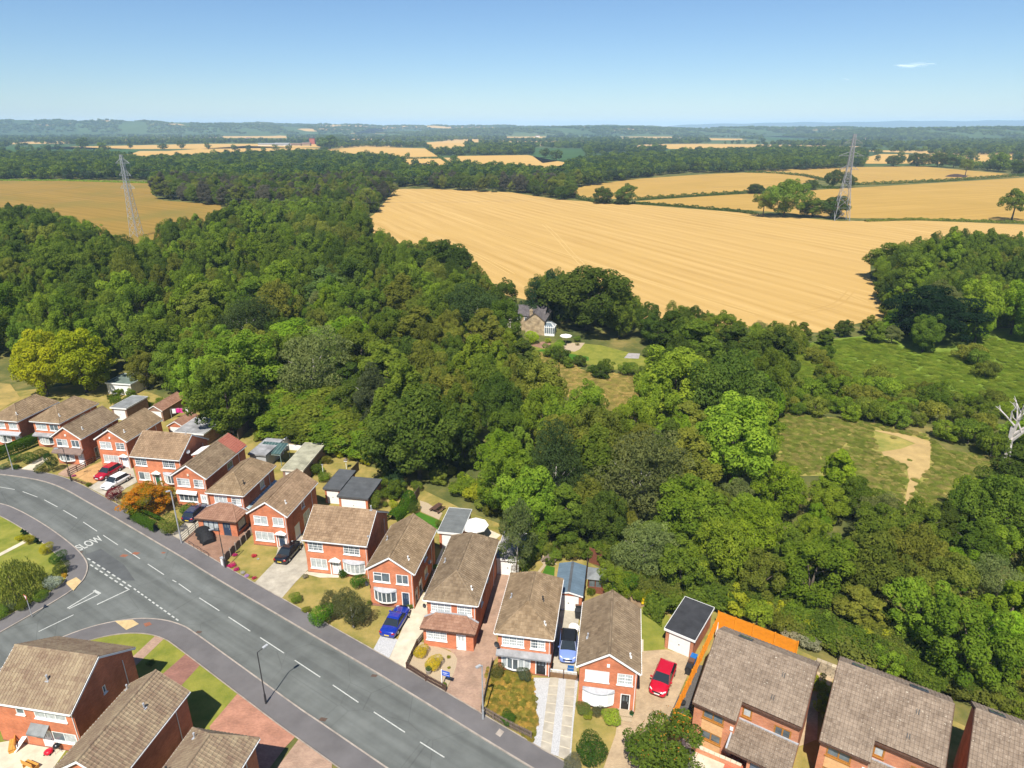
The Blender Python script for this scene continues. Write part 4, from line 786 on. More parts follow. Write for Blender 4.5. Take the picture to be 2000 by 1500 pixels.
for q in [(1.5, 2.3, 2.6, 3.5), (4.2, 5.0, 2.6, 3.5), (6.5, 7.3, 2.6, 3.5), (6.5, 7.3, .8, 1.9)]: window(fh, Fr, *q, 2, WHITE, GLASS)
for x, y, z in ((6.2, 5.9, 7.0), (4.9, -3.3, 6.5)):
    m = MB(); m.box(x, x + .8, y, y + .6, 3.8, z); m.box(x - .06, x + .86, y - .06, y + .66, z - .3, z - .15); m.tube((x + .4, y + .3, z), (x + .4, y + .3, z + .35), .13, .1); m.build('chimney', STONE, fh, uv=True)
m = MB(); cx0, cx1, cy0, cy1 = 8.85, 11.4, -3.6, -.2
for i in range(6):
    x = cx0 + (cx1 - cx0) * i / 5; m.bar((x, cy0, .6), (x, cy0, 2.2), .1); m.bar((x, cy0, 2.25), (min(x, cx1 - 1) if i < 5 else cx1 - 1, -2.0, 2.9), .08)
for i in range(6):
    y = cy0 + (cy1 - cy0) * i / 5; m.bar((cx1, y, .6), (cx1, y, 2.2), .1); m.bar((cx1, y, 2.25), (cx1 - 1.2, -2 + (y - cy0) * .2, 3.1), .07)
m.bar((cx0, cy0, 2.22), (cx1, cy0, 2.22), .12); m.bar((cx1, cy0, 2.22), (cx1, cy1, 2.22), .12); m.bar((cx0, -2, 3.1), (cx1 - 1, -2, 3.1), .1); m.box(cx0, cx1, cy0 - .05, cy0 + .05, 0, .6); m.box(cx1 - .05, cx1 + .05, cy0 + .06, cy1, 0, .6)
cons = m.build('conservatory', WHITE, fh); CG = mat('conservatory_glass', (.13, .16, .18), .1, .2, 1, .6)
for P in ([(cx0, cy0, .6), (cx1, cy0, .6), (cx1, cy0, 2.2), (cx0, cy0, 2.2)], [(cx1, cy0, .6), (cx1, cy1, .6), (cx1, cy1, 2.2), (cx1, cy0, 2.2)], [(cx0, cy0, 2.22), (cx1, cy0, 2.22), (cx1 - 1.1, -2, 3.08), (cx0, -2, 3.08)], [(cx1, cy0, 2.22), (cx1, cy1, 2.22), (cx1 - 1.1, cy1 - .4, 3.08), (cx1 - 1.1, -2, 3.08)], [(cx0, -2, 3.08), (cx1 - 1.1, -2, 3.08), (cx1 - 1.1, cy1, 3.0), (cx0, cy1, 3.0)]):
    m = MB(); m.face(P); m.build('pane', CG, cons)
m = MB(); m.box(-1.7, -.02, .6, 2.2, 0, 2.2); m.obox((-1.8, .5, 2.2), (1.8, 0, .5), (0, 1.8, 0), (0, 0, .08)); m.build('side_porch', CREAM, fh)

# ---------------------------------------------------------------- garages and sheds
def garage(fl, W, D, label, roof='flat', rm=FELT, wm=BRICK, az=HAZ, h=2.45, door_m=WHITE, rise=.9, edge_m=WHITE, door_w=.78, name='garage', open_door=False, ribs=0, cat='garage'):
    a = -RAD(az); root = empty(name, (fl[0], fl[1], 0), a); tag(root, label, cat)
    F = Side((0, 0, 0), (1, 0, 0), (0, -1, 0)); x0, x1 = W * (1 - door_w) / 2, W * (1 + door_w) / 2; dh = min(2.1, h - .25); m = MB(); Hh = h - .02
    wall_rect(m, F.o, F.u, F.n, W, Hh, [(x0, x1, .0, dh)] if door_m else []); wall_rect(m, (W, 0, 0), (0, 1, 0), (1, 0, 0), D, Hh); wall_rect(m, (0, D, 0), (0, -1, 0), (-1, 0, 0), D, Hh); wall_rect(m, (W, D, 0), (-1, 0, 0), (0, 1, 0), W, Hh)
    if roof == 'gable':
        for y, s in ((0, 1), (D, -1)): P = [(0, y, Hh), (W, y, Hh), (W / 2, y, h + rise - .08)]; m.face(P if s > 0 else P[::-1])
    m.build('wall', wm, root, uv=True)
    if door_m:
        m = MB(); n = 6
        for i in range(n): m.obox(F.P(x0 + .03, .03 + (dh - .06) * i / n + (1.1 if open_door and i < 3 else 0) * 0, -.06), F.u * (x1 - x0 - .06), (0, 0, (dh - .06) / n - .012), F.n * (.035 if i % 2 else .03))
        o = m.build('garage_door', door_m, root); m = MB(); m.obox(F.P((x0 + x1) / 2 - .06, dh * .5, -.03), F.u * .12, (0, 0, .08), F.n * .05); m.build('handle', DARKM, o)
    if roof == 'flat':
        v = .15; m = MB(); m.box(-v, W + v, -v, D + v, h, h + .06); r = m.build('roof', rm, root)
        m = MB(); m.box(-v - .03, W + v + .03, -v - .04, -v, h - .18, h + .09); m.box(-v - .04, -v, -v, D + v, h - .16, h + .09); m.box(W + v, W + v + .04, -v, D + v, h - .16, h + .09); m.box(-v, W + v, D + v, D + v + .03, h - .16, h + .09); m.build('fascia', edge_m, r)
        if ribs:
            m = MB()
            for i in range(ribs): y = -v + (D + 2 * v) * (i + 1) / (ribs + 1); m.box(-v, W + v, y - .02, y + .02, h + .061, h + .08)
            m.build('roof_seam', rm, r)
    elif roof == 'gable':
        v = .12; z = h - .05; T, T2 = (W / 2, -v, h + rise), (W / 2, D + v, h + rise); A, B, A2, B2 = (-v, -v, z), (W + v, -v, z), (-v, D + v, z), (W + v, D + v, z)
        if rm in (TILE, TILE_R): r = make_roof(root, [(A2, A, T, T2), (B, B2, T2, T)], [(T, T2)], rm)
        else:
            m = MB(); slab_poly(m, [A2, A, T, T2], .05); slab_poly(m, [B, B2, T2, T], .05); r = m.build('roof', rm, root); m = MB(); m.bar(T, T2, .3, .06); m.build('ridge_cap', FELT_D, r)
            m = MB()
            for i in range(1, 12):
                y = -v + (D + 2 * v) * i / 12; m.bar((A[0], y, z + .012), (W / 2, y, h + rise + .012), .03, .02); m.bar((B[0], y, z + .012), (W / 2, y, h + rise + .012), .03, .02)
            m.build('roof_seam', rm, r)
        barge(r, Vector(A), Vector(T), Vector(B), (0, -1, 0), edge_m, .15)
    return root
garage((-81.0, 124.0), 5.4, 5.2, 'white double garage with green-grey roof under the yellow-green tree', rm=mat('green_grey_felt', (.12, .155, .135), .9, .25, .8), wm=CREAM)
garage((-72.9, 111.4), 3.0, 5.6, 'garage with plain grey roof and dull brick side behind the second hipped house', wm=BRICK3)
garage((-66.2, 111.0), 3.0, 6.6, 'narrow garage with brown tiled pitched roof at the edge of the trees', 'gable', TILE_R, BRICK3, h=2.2)
garage((-59.2, 104.2), 3.0, 4.4, 'small brick garage with brown tiled gable roof by the washing', 'gable', TILE_R, BRICK, h=2.2)
garage((-56.4, 101.0), 5.2, 5.8, 'broad garage with flat grey roof and white fascia behind the wide house with green door', rm=SHEET, wm=BRICK3)
garage((-41.0, 93.0), 2.7, 5.4, 'grey shed with weathered sheet roof next to the glazed lean-to', rm=SHEET, wm=mat('grey_render', (.38, .39, .4), .9, .1), door_m=None, name='shed', edge_m=SHEET)
garage((-34.2, 87.9), 3.1, 8.8, 'long brick garage with mossy yellow-grey roof beside the walled yard', rm=FELT_L, wm=BRICK3, edge_m=CREAM, az=6, ribs=7)
garage((-26.5, 82.4), 2.3, 5.4, 'narrow garage with dark roof and half-open door joined to a wider one', rm=FELT_D, wm=BRICK, edge_m=FELT_D)
garage((-24.0, 80.3), 4.2, 5.2, 'wide dark-roofed double garage with one broad white door', rm=FELT_D, wm=BRICK, edge_m=FELT_D, door_w=.86)
garage((-9.2, 71.6), 2.8, 5.5, 'garage with seamed dark grey roof beside the white parasol', rm=mat('seamed_felt', (.13, .14, .14), .85, .2, .8), wm=BRICK, ribs=5)
garage((-1.8, 66.2), 2.6, 5.4, 'concrete garage with stained sheet roof at the end of the pink block drive', rm=mat('stained_sheet', (.19, .18, .18), .95, .5, 1.2), wm=WHITE_R, ribs=3, h=2.35)
garage((4.75, 60.0), 2.95, 5.3, 'brick garage with blue-grey pitched sheet roof behind the pale blue car', 'gable', FELT_B, BRICK, h=2.3, rise=.35)
garage((15.7, 54.2), 2.9, 5.6, 'brick garage with black felt roof and white edging beside the orange fence', rm=mat('black_felt', (.035, .036, .04), .8, .3, .9), wm=BRICK2, az=34)
# glazed lean-to between the grey shed and the long garage; walled yard behind it
lt = empty('glazed_lean_to', Q(2, 1015, 560, 0), -RAD(HAZ)); tag(lt, 'green glazed lean-to with ribbed sloping roof between shed and long garage', 'lean-to'); GGL = mat('algae_green_glazing', (.045, .085, .08), .3, .4, 1.2, .5)
for i in range(8): m = MB(); m.obox((i * .52, -.2, 2.1), (.47, 0, 0), (0, 2.9, .5), (0, 0, .03)); m.build('pane', GGL, lt)
m = MB()
for i in range(9): m.bar((i * .52 - .02, -.22, 2.14), (i * .52 - .02, 2.75, 2.65), .05)
for x in (0, 2.1, 4.15): m.bar((x, -.15, 0), (x, -.15, 2.1), .08); m.bar((x, 2.6, 0), (x, 2.6, 2.55), .08)
m.bar((0, -.15, 1.9), (4.15, -.15, 1.9), .08); m.build('frame', mat('green_grey_frame', (.2, .27, .25), .7, .2), lt)
yw = empty('yard_wall', Q(11, 800, 900), -RAD(HAZ)); tag(yw, 'white painted garden wall round a small terraced yard', 'wall')
for n_, (x0, x1, y0, y1, z0, z1) in (('wall_panel', (-.2, 3.4, 2.6, 2.85, 0, 1.9)), ('wall_panel', (-.4, -.2, -.3, 2.85, 0, 2.0)), ('step_wall', (-.2, 2.9, .3, .5, 0, .9)), ('planting_bed', (-.2, 3.2, .5, 2.6, 0, .7))):
    m = MB(); m.box(x0, x1, y0, y1, z0, z1); m.build(n_, WHITE_R if n_ != 'planting_bed' else PEA, yw)
gz = empty('gazebo', Q(4, 1600, 385), -RAD(HAZ)); tag(gz, 'brown timber summerhouse with grey felt roof beside the round bush', 'summerhouse')
m = MB(); m.box(0, 2.3, 0, 1.9, .02, .2); m.box(0, 2.3, 1.8, 1.9, .2, 2.0)
for x in (0, .75, 1.5, 2.2): m.box(x, x + .1, 0, .1, .2, 2.0)
m.box(.1, 2.2, .02, .08, .2, .9); m.box(.1, 2.2, .0, .1, 1.9, 2.0); m.box(0, .1, .1, 1.8, .2, 2.0); m.box(2.2, 2.3, .1, 1.8, .2, 2.0); m.build('cabin', mat('red_brown_timber', (.17, .06, .035), .8, .2, 4), gz)
m = MB(); T = (1.15, .95, 2.75); c4 = [(-.2, -.2, 2.02), (2.5, -.2, 2.02), (2.5, 2.1, 2.02), (-.2, 2.1, 2.02)]
for i in range(4): m.face([c4[i], c4[(i + 1) % 4], T])
m.face(c4[::-1]); m.build('roof', FELT, gz)
m = MB()
for x in (.12, .87, 1.62): m.face([(x, .05, .9), (x + .6, .05, .9), (x + .6, .05, 1.88), (x, .05, 1.88)])
m.build('pane', GLASS, gz)
# ---------------------------------------------------------------- vehicles
def paint(name, col, rough=.22):
    m = mat(name, col, rough, 0, 1, .5); m.node_tree.nodes['Principled BSDF'].inputs['Coat Weight'].default_value = .6; m.node_tree.nodes['Principled BSDF'].inputs['Coat Roughness'].default_value = .05; return m
CARGLASS = mat('car_glass', (.02, .026, .03), .04, 0, 1, .7); LAMPW = mat('headlamp_lens', (.6, .62, .64), .1, 0); LAMPR = mat('tail_lamp_lens', (.35, .015, .015), .15, 0); PLATEY = mat('yellow_plate', (.75, .55, .05), .4, 0); PLATEW = mat('white_plate', (.75, .75, .72), .4, 0)
def car(pos, az, label, col, L=4.25, W=1.8, H=1.45, style='hatch', roofm=None, name='parked_car'):
    root = empty(name, (pos[0], pos[1], .07), -RAD(az)); tag(root, label, 'car'); P = paint(*col); h = L / 2
    hood = {'hatch': .27, 'saloon': .27, 'suv': .25}[style]; boot = {'hatch': .05, 'saloon': .2, 'suv': .04}[style]; belt = H * .62
    # stations from the tail to the nose: y, half width, underside, shoulder height
    st = [(-h, W * .40, .34, belt * .62), (-h + .04, W * .45, .26, belt * .9), (-h + .28, W * .485, .22, belt * .985), (-h + L * .22, W * .5, .2, belt), (0, W * .5, .19, belt), (h - L * .36, W * .5, .2, belt * .985), (h - L * hood, W * .495, .2, belt * .95), (h - .55, W * .475, .2, belt * .84), (h - .15, W * .43, .24, belt * .70), (h, W * .34, .30, belt * .52)]
    m = MB(); rings = []
    for y, w, zb, zt in st: mid = (zb + zt) / 2; rings.append([(-w * .72, y, zt + .015), (-w * .94, y, zt - .05), (-w, y, mid + .05), (-w * .97, y, zb + .08), (-w * .85, y, zb), (w * .85, y, zb), (w * .97, y, zb + .08), (w, y, mid + .05), (w * .94, y, zt - .05), (w * .72, y, zt + .015), (0, y, zt + .035)])
    for a, b in zip(rings, rings[1:]):
        for i in range(11): j = (i + 1) % 11; m.face([a[i], a[j], b[j], b[i]])
    m.face(rings[0][::-1]); m.face(rings[-1])
    body = m.build('body', P, root, smooth=True); bm = bmesh.new(); bm.from_mesh(body.data); bmesh.ops.remove_doubles(bm, verts=bm.verts, dist=.001); bmesh.ops.recalc_face_normals(bm, faces=bm.faces); bm.to_mesh(body.data); bm.free()
    yb0, yf0 = -h + L * boot, h - L * hood; yb1, yf1 = yb0 + (.42 if style != 'saloon' else .75), yf0 - .78; wb, wt = W * .455, W * .36; z0 = belt - .02; z1 = H - .06
    A = [(-wb, yb0, z0), (wb, yb0, z0), (wb, yf0, z0 - .03), (-wb, yf0, z0 - .03)]; T = [(-wt, yb1, z1 - .03), (wt, yb1, z1 - .03), (wt, yf1, z1), (-wt, yf1, z1)]
    V = [Vector(p) for p in A + T]
    def pane(n, i, j, k, l, inset=.06):
        q = [V[i], V[j], V[k], V[l]]; c = sum(q, Vector()) / 4; b = MB(); b.face([p.lerp(c, inset * .5) for p in q]); b.build(n, CARGLASS, root)
    m = MB()
    def skin(i, j, k, l, s):
        q = [V[i], V[j], V[k], V[l]]; c = sum(q, Vector()) / 4; nn = (q[1] - q[0]).cross(q[2] - q[0]).normalized() * .012; inn = [p.lerp(c, s) - nn for p in q]; o_ = [p - nn for p in q]
        for a in range(4): m.face([o_[a], o_[(a + 1) % 4], inn[(a + 1) % 4], inn[a]])
        m.face([p - nn * 2 for p in q])
    for ids in ((0, 1, 5, 4), (1, 2, 6, 5), (2, 3, 7, 6), (3, 0, 4, 7)): skin(*ids, .1)
    m.build('cabin_frame', P, root)
    pane('rear_window', 0, 1, 5, 4); pane('side_window', 1, 2, 6, 5); pane('windscreen', 2, 3, 7, 6); pane('side_window', 3, 0, 4, 7)
    m = MB(); t2 = [(-wt * 1.03, yb1 - .06, z1 - .03), (wt * 1.03, yb1 - .06, z1 - .03), (wt * 1.03, yf1 + .06, z1), (-wt * 1.03, yf1 + .06, z1)]; up = [(-wt * .8, yb1 + .15, H - .01), (wt * .8, yb1 + .15, H - .01), (wt * .8, yf1 - .2, H), (-wt * .8, yf1 - .2, H)]
    m.face(up)
    for i in range(4): j = (i + 1) % 4; m.face([t2[i], t2[j], up[j], up[i]])
    m.build('roof', roofm or P, root, smooth=True)
    RIM = mat('alloy_rim', (.4, .41, .42), .35, .1, 5, .5, .5)
    for y in (-h + L * .19, h - L * .2):
        for s in (-1, 1):
            m = MB(); m.tube((s * (W * .5 - .2), y, .32), (s * (W * .5 + .005), y, .32), .32, .32, 14); wh = m.build('wheel', RUBBER, root); m = MB(); m.tube((s * (W * .5 - .05), y, .32), (s * (W * .5 + .015), y, .32), .2, .17, 10); m.build('rim', RIM, wh)
    for s in (-1, 1):
        m = MB(); m.obox((s * W * .28, h - .2, belt * .68), (s * W * .14, -.22, .01), (0, .1, -.02), (0, 0, .13)); m.build('headlight', LAMPW, root)
        m = MB(); m.obox((s * W * .3, -h - .01, belt * .72), (s * W * .16, .06, 0), (0, .1, 0), (0, 0, .17)); m.build('tail_light', LAMPR, root)
        m = MB(); m.obox((s * W * .47, yf0 - .35, belt - .02), (s * .2, -.02, 0), (0, .12, 0), (0, 0, .13)); m.build('wing_mirror', P, root)
    for y, pm in ((h - .03, PLATEW), (-h - .015, PLATEY)): m = MB(); m.box(-.26, .26, y, y + .045, .42, .53); m.build('number_plate', pm, root)
    m = MB(); m.box(-W * .25, W * .25, h - .07, h - .005, .54, .66); m.build('grille', BLACK, root)
    return root
car((-62.1, 90.6), 194, 'red hatchback on the gold block drive by the rail fence', ('deep_red_paint', (.33, .006, .02)), 4.4)
car((-59.3, 87.6), 200, 'white hatchback parked half behind the dark red shrub', ('white_paint', (.75, .76, .77)), 4.2)
car((-43.5, 79.1), 9, 'dark navy car parked beside the tiled front extension', ('navy_paint', (.012, .018, .055)), 4.2)
car((-27.9, 70.0), 12, 'black saloon on the grey concrete drive of the navy-doored house', ('black_car_paint', (.008, .009, .012)), 4.35, 1.78, 1.42, 'saloon')
car((-12.5, 57.55), 15, 'royal blue saloon on the pale gravel drive', ('royal_blue_paint', (.006, .025, .26)), 4.6, 1.84, 1.42, 'saloon')
car((5.75, 53.75), 187, 'pale blue crossover with black roof behind the low timber gates', ('periwinkle_paint', (.16, .24, .55)), 4.15, 1.84, 1.56, 'suv', BLACK)
car((14.5, 49.55), 207, 'bright red hatchback on the beige block drive beside the black-felted garage', ('bright_red_paint', (.42, .005, .02)), 4.3, 1.82)
cv = empty('covered_car', (-40.1, 74.0, .06), -RAD(322)); tag(cv, 'car under a crumpled black fabric cover on brown block paving', 'car')
m = MB(); rows = []
for j in range(15):
    t = j / 14; y = -2.0 + 4.0 * t; top = .62 + .78 * max(0, math.sin(math.pi * min(1, max(0, (t - .02) / .86)))) ** .55 if t < .99 else .5; w = .86 - .16 * abs(t - .5) ** 1.5 * 2
    ring = []
    for i in range(13):
        a = math.pi * i / 12; rr = 1 + .05 * math.sin(i * 2.3 + j * 1.7) * (1 if 0 < i < 12 else 2.2); ring.append((math.cos(a) * w * rr * (1.1 if i in (0, 12) else 1), y + .03 * math.sin(i * 3.1), max(.02, math.sin(a) ** .55 * top * (1 + .02 * math.sin(j * 2.9 + i))) if 0 < i < 12 else .02))
    rows.append(ring)
for a, b in zip(rows, rows[1:]):
    for i in range(12): m.face([a[i], a[i + 1], b[i + 1], b[i]])
m.face(rows[0]); m.face(rows[-1][::-1]); m.build('fabric_cover', mat('black_cover_fabric', (.014, .014, .015), .75, .2, 5, .25), cv, smooth=True)
for y in (-1.2, 1.25):
    for s in (-1, 1): m = MB(); m.tube((s * .62, y, .3), (s * .8, y, .3), .3, .3, 12); m.build('wheel', RUBBER, cv)

# ---------------------------------------------------------------- street furniture
def lamp(p, label, h=6.0, az=30, m=DARKM, thin=.055, arm=.7):
    root = empty('street_lamp', p, -RAD(az)); tag(root, label, 'street lamp'); b = MB(); b.tube((0, 0, 0), (0, 0, 1.1), .1, .1, 8); b.tube((0, 0, 1.1), (0, 0, h), thin, thin * .8, 8); b.build('column', m, root)
    b = MB(); b.tube((0, 0, h), (0, arm, h + .12), .035, .03, 6); b.build('arm', m, root); b = MB(); b.obox((-.11, arm - .15, h + .06), (.22, 0, 0), (0, .5, .04), (0, 0, .12)); b.build('lantern', mat('lantern_grey', (.35, .36, .37), .4, .1), root); return root
lamp(Q(1, 700, 1200, .1), 'black street lamp at the end of the dark rail fence', 5.6, 230)
lamp(Q(1, 130, 1090, .1), 'grey lamp column beside the rounded clipped shrubs', 6.0, 230, GALV)
lamp(Q(2, 442, 1157, .1), 'tall pale grey lamp column beside the rounded olive hedge end', 7.6, 230, GALV, .09, .2)
lamp(Q(2, 772, 1340, .1), 'black street lamp beside the pink flower border and pale cabinet', 5.6, 230)
lamp(Q(4, 870, 1265, .1), 'grey street lamp at the corner of the wild front garden', 6.2, 230, GALV, .07, .3)
lamp(Q(7, 1485, 640, .1), 'black street lamp on the footway opposite, its shadow across the tarmac', 6.0, 40)
lamp(at(1254, 1640, .05), 'black street lamp rising in front of the berried rowan', 6.0, 230)
cb = empty('service_cabinet', Q(2, 757, 1325, .1), -RAD(33)); tag(cb, 'small pale grey service cabinet at the foot of a lamp', 'cabinet'); m = MB(); m.box(-.25, .25, -.15, .15, 0, 1.1); m.build('box', GALV, cb); m = MB(); m.box(-.28, .28, -.18, .18, 1.1, 1.16); m.build('lid', GALV, cb); m = MB(); m.box(-.2, .2, -.17, -.152, .15, 1.0); m.build('door', WHITE, cb)
gw = empty('give_way_sign', Q(8, 262, 1350, .13), RAD(-30)); tag(gw, 'red-edged triangular give-way sign on a grey pole by the side road', 'road sign')
m = MB(); m.tube((0, 0, 0), (0, 0, 2.6), .04, .04, 8); m.build('pole', GALV, gw); m = MB(); m.obox((0, -.05, 0), (0, 0, 0.001), (0, 0.001, 0), (0.001, 0, 0))
m = MB(); Tt = [(-.38, -.06, 2.85), (.38, -.06, 2.85), (0, -.06, 2.2)]; m.face(Tt[::-1]); m.face([(x, y + .02, z) for x, y, z in Tt]); sp_o = m.build('sign_plate', mat('sign_red', (.55, .02, .02), .4, 0), gw)
m = MB(); m.face([(0, -.065, 2.33), (.26, -.065, 2.79), (-.26, -.065, 2.79)]); m.build('sign_face', WHITE, sp_o)
fs = empty('sale_board', Q(4, 585, 1040), RAD(-20)); tag(fs, 'blue estate agent board on a white post in the gravel bed', 'sign')
m = MB(); m.box(-.045, .045, -.045, .045, 0, 2.1); m.build('post', WHITE, fs); m = MB(); m.box(.05, .85, -.02, .02, 1.45, 2.05); bd = m.build('board', mat('agent_blue', (.03, .10, .48), .4, .05), fs)
m = MB()
for z, x0, x1 in ((1.86, .12, .7), (1.76, .12, .55), (1.6, .2, .78)): m.box(x0, x1, -.026, -.021, z, z + .035)
m.build('print', WHITE, bd)

# ---------------------------------------------------------------- fences and walls
def rail_fence(pts, label, m, h=1.1, rails=2, gap=1.6, post=.09, rw=.1, name='rail_fence'):
    root = empty(name, (0, 0, 0)); tag(root, label, 'fence'); root.location = (pts[0][0], pts[0][1], 0); O = Vector((pts[0][0], pts[0][1], 0))
    for a, b in zip(pts, pts[1:]):
        a, b = Vector((a[0], a[1], 0)) - O, Vector((b[0], b[1], 0)) - O; n = max(1, round((b - a).length / gap))
        for i in range(n + (b == (Vector((pts[-1][0], pts[-1][1], 0)) - O))): p = a.lerp(b, i / n); q = MB(); q.bar(p, p + Vector((0, 0, h)), post); q.build('post', m, root)
        for r in range(rails):
            z = h * (.92 - .42 * r if rails == 2 else .92 - .3 * r); q = MB(); q.bar(a + Vector((0, 0, z)), b + Vector((0, 0, z)), .04, rw); q.build('rail', m, root)
    return root
def picket(pts, label, m, h=.9, name='picket_fence'):
    root = rail_fence(pts, label, m, h, 2, 1.8, .09, .07, name); O = root.location.copy()
    q = MB()
    for a, b in zip(pts, pts[1:]):
        a, b = Vector((a[0], a[1], 0)) - O, Vector((b[0], b[1], 0)) - O; n = round((b - a).length / .16); d = (b - a).normalized(); s = Vector((-d.y, d.x, 0)) * .03
        for i in range(n): p = a.lerp(b, (i + .5) / n); q.obox(p + s - d * .045 + Vector((0, 0, .08)), d * .09, s.normalized() * .02, (0, 0, h - .05 + .03 * random.random()))
    kind(q.build('pickets', m, root), 'stuff'); return root
rail_fence([Q(1, 672, 1150), Q(1, 1000, 985)], 'dark brown two-rail fence between the drives of two gable-fronted houses', TIMBER_D, 1.1, 3, 1.5)
rail_fence([Q(1, 690, 1190), Q(1, 860, 1245)], 'low brown rail fence along the footway by the gold drive', TIMBER_D, .5, 2, 1.2)
rail_fence([Q(8, 905, 400), Q(8, 1000, 460), Q(8, 1105, 520)], 'pale weathered rail fence below the orange maple', TIMBER, .8, 2, 1.6, .1)
rail_fence([Q(2, 445, 1150), Q(2, 600, 1010)], 'black rail fence beside the drive of the navy car', BLACK, 1.1, 3, 1.4, .06, .05)
for a, b in (((500, 1170), (535, 1195)), ((560, 1205), (590, 1228)), ((612, 1240), (645, 1262))):
    A, B = Q(2, *a), Q(2, *b); r = empty('hoop_barrier', A, 0); tag(r, 'low black steel hoop barrier on the front edge of the brown block drive', 'barrier', 'hoop barriers on the block drive'); q = MB(); d = Vector((B.x - A.x, B.y - A.y, 0)); q.tube((0, 0, .05), (0, 0, .55), .03, .03, 6); q.tube((0, 0, .55), d * .08 + Vector((0, 0, .62)), .03, .03, 6); q.tube(d * .08 + Vector((0, 0, .62)), d * .92 + Vector((0, 0, .62)), .03, .03, 6); q.tube(d * .92 + Vector((0, 0, .62)), d + Vector((0, 0, .55)), .03, .03, 6); q.tube(d + Vector((0, 0, .55)), d + Vector((0, 0, .05)), .03, .03, 6); q.build('hoop', BLACK, r)
# wavy-topped panel fence
wf = empty('panel_fence', Q(2, 770, 1300), 0); A, B = Q(2, 770, 1300), Q(2, 965, 1100); d = (B - A); tag(wf, 'dark panel fence with scalloped tops between block drive and dry lawn', 'fence'); n = 5
for i in range(n):
    q = MB(); p0, p1 = d * (i / n), d * ((i + 1) / n); u = (p1 - p0); s = Vector((-u.y, u.x, 0)).normalized() * .03
    for k in range(8):
        t = (k + .5) / 8; hh = .78 + .3 * math.sin(math.pi * t); q.obox(p0 + u * (k / 8) + Vector((0, 0, .05)), u * (1 / 8 * .95), s, (0, 0, hh))
    q.build('fence_panel', mat('grey_brown_fence', (.12, .095, .085), .9, .25, 3), wf)
for i in range(n + 1): q = MB(); q.bar(d * (i / n), d * (i / n) + Vector((0, 0, 1.25)), .1); q.build('post', KERB, wf)
picket([Q(4, 465, 690), Q(4, 410, 760), Q(4, 336, 920), Q(4, 470, 1005), Q(4, 608, 1080)], 'dark brown picket fence round the gravel bed with yellow shrubs', TIMBER_D)
picket([Q(4, 935, 890), Q(4, 858, 1225), Q(4, 1030, 1325), Q(4, 1205, 1412)], 'grey weathered picket fence round the wild front garden', TIMBER, .95)
gt = empty('driveway_gate', Q(4, 1335, 975), -RAD(HAZ)); tag(gt, 'pair of low brown timber gates with white top rails across the drive', 'gate')
for x in (0, 1.32):
    m = MB()
    for i in range(9): m.box(x + .05 + i * .135, x + .05 + i * .135 + .125, 0, .04, .08, .68)
    lf = m.build('gate_leaf', mat('brown_gate_timber', (.20, .115, .055), .8, .2, 3), gt); m = MB(); m.box(x + .03, x + 1.28, .0, .05, .98, 1.05)
    for i in range(10): m.box(x + .06 + i * .13, x + .1 + i * .13, .01, .04, .68, .98)
    m.build('top_rail', WHITE, lf)
for x in (-.06, 1.28, 2.6): m = MB(); m.box(x, x + .1, -.03, .08, 0, 1.15); m.build('gate_post', TIMBER_D, gt)
# orange close-boarded fence round the modern house's garden
of = empty('board_fence', (14.0, 44.4, 0), 0); tag(of, 'bright orange stained board fence around the first modern house', 'fence'); O = Vector((14.0, 44.4, 0))
FH = 2.35; line = [Vector((14.35, 44.7, 0)), Q(5, 1012, 312, FH), Q(5, 1240, 397, FH), Q(5, 1530, 510, FH)]
for v_ in line: v_.z = 0
for a, b in zip(line, line[1:]):
    n = max(1, round((b - a).length / 1.85)); u = (b - a) / n; s = Vector((-u.y, u.x, 0)).normalized()
    for i in range(n):
        p = a - O + u * i; q = MB(); q.bar(p, p + Vector((0, 0, FH + .05 if a.y > 50 else 1.9)), .11); q.build('post', ORANGE, of); pn = empty('fence_panel', p, 0, of); pn.empty_display_size = .1
        hh = FH if a.y > 50 else 1.85
        for k in range(11): m = MB(); m.obox(u * .04 + Vector((0, 0, .06 + k * (hh - .06) / 11)), u * .93, s * .02, Vector((0, 0, (hh - .06) / 11 + .008)) + s * -.018); m.build('slat', ORANGE, pn)
q = MB(); q.bar(line[-1] - O, line[-1] - O + Vector((0, 0, FH + .05)), .11); q.build('post', ORANGE, of)
p = Vector((14.3, 44.6, 0)); pn = empty('front_fence_panel', p - O, 0, of)
for k in range(11): m = MB(); m.obox(Vector((.0, .0, .06 + k * .16)), Vector((1.35, -.85, 0)), Vector((.01, .016, 0)), (0, 0, .165)); m.build('slat', ORANGE, pn)
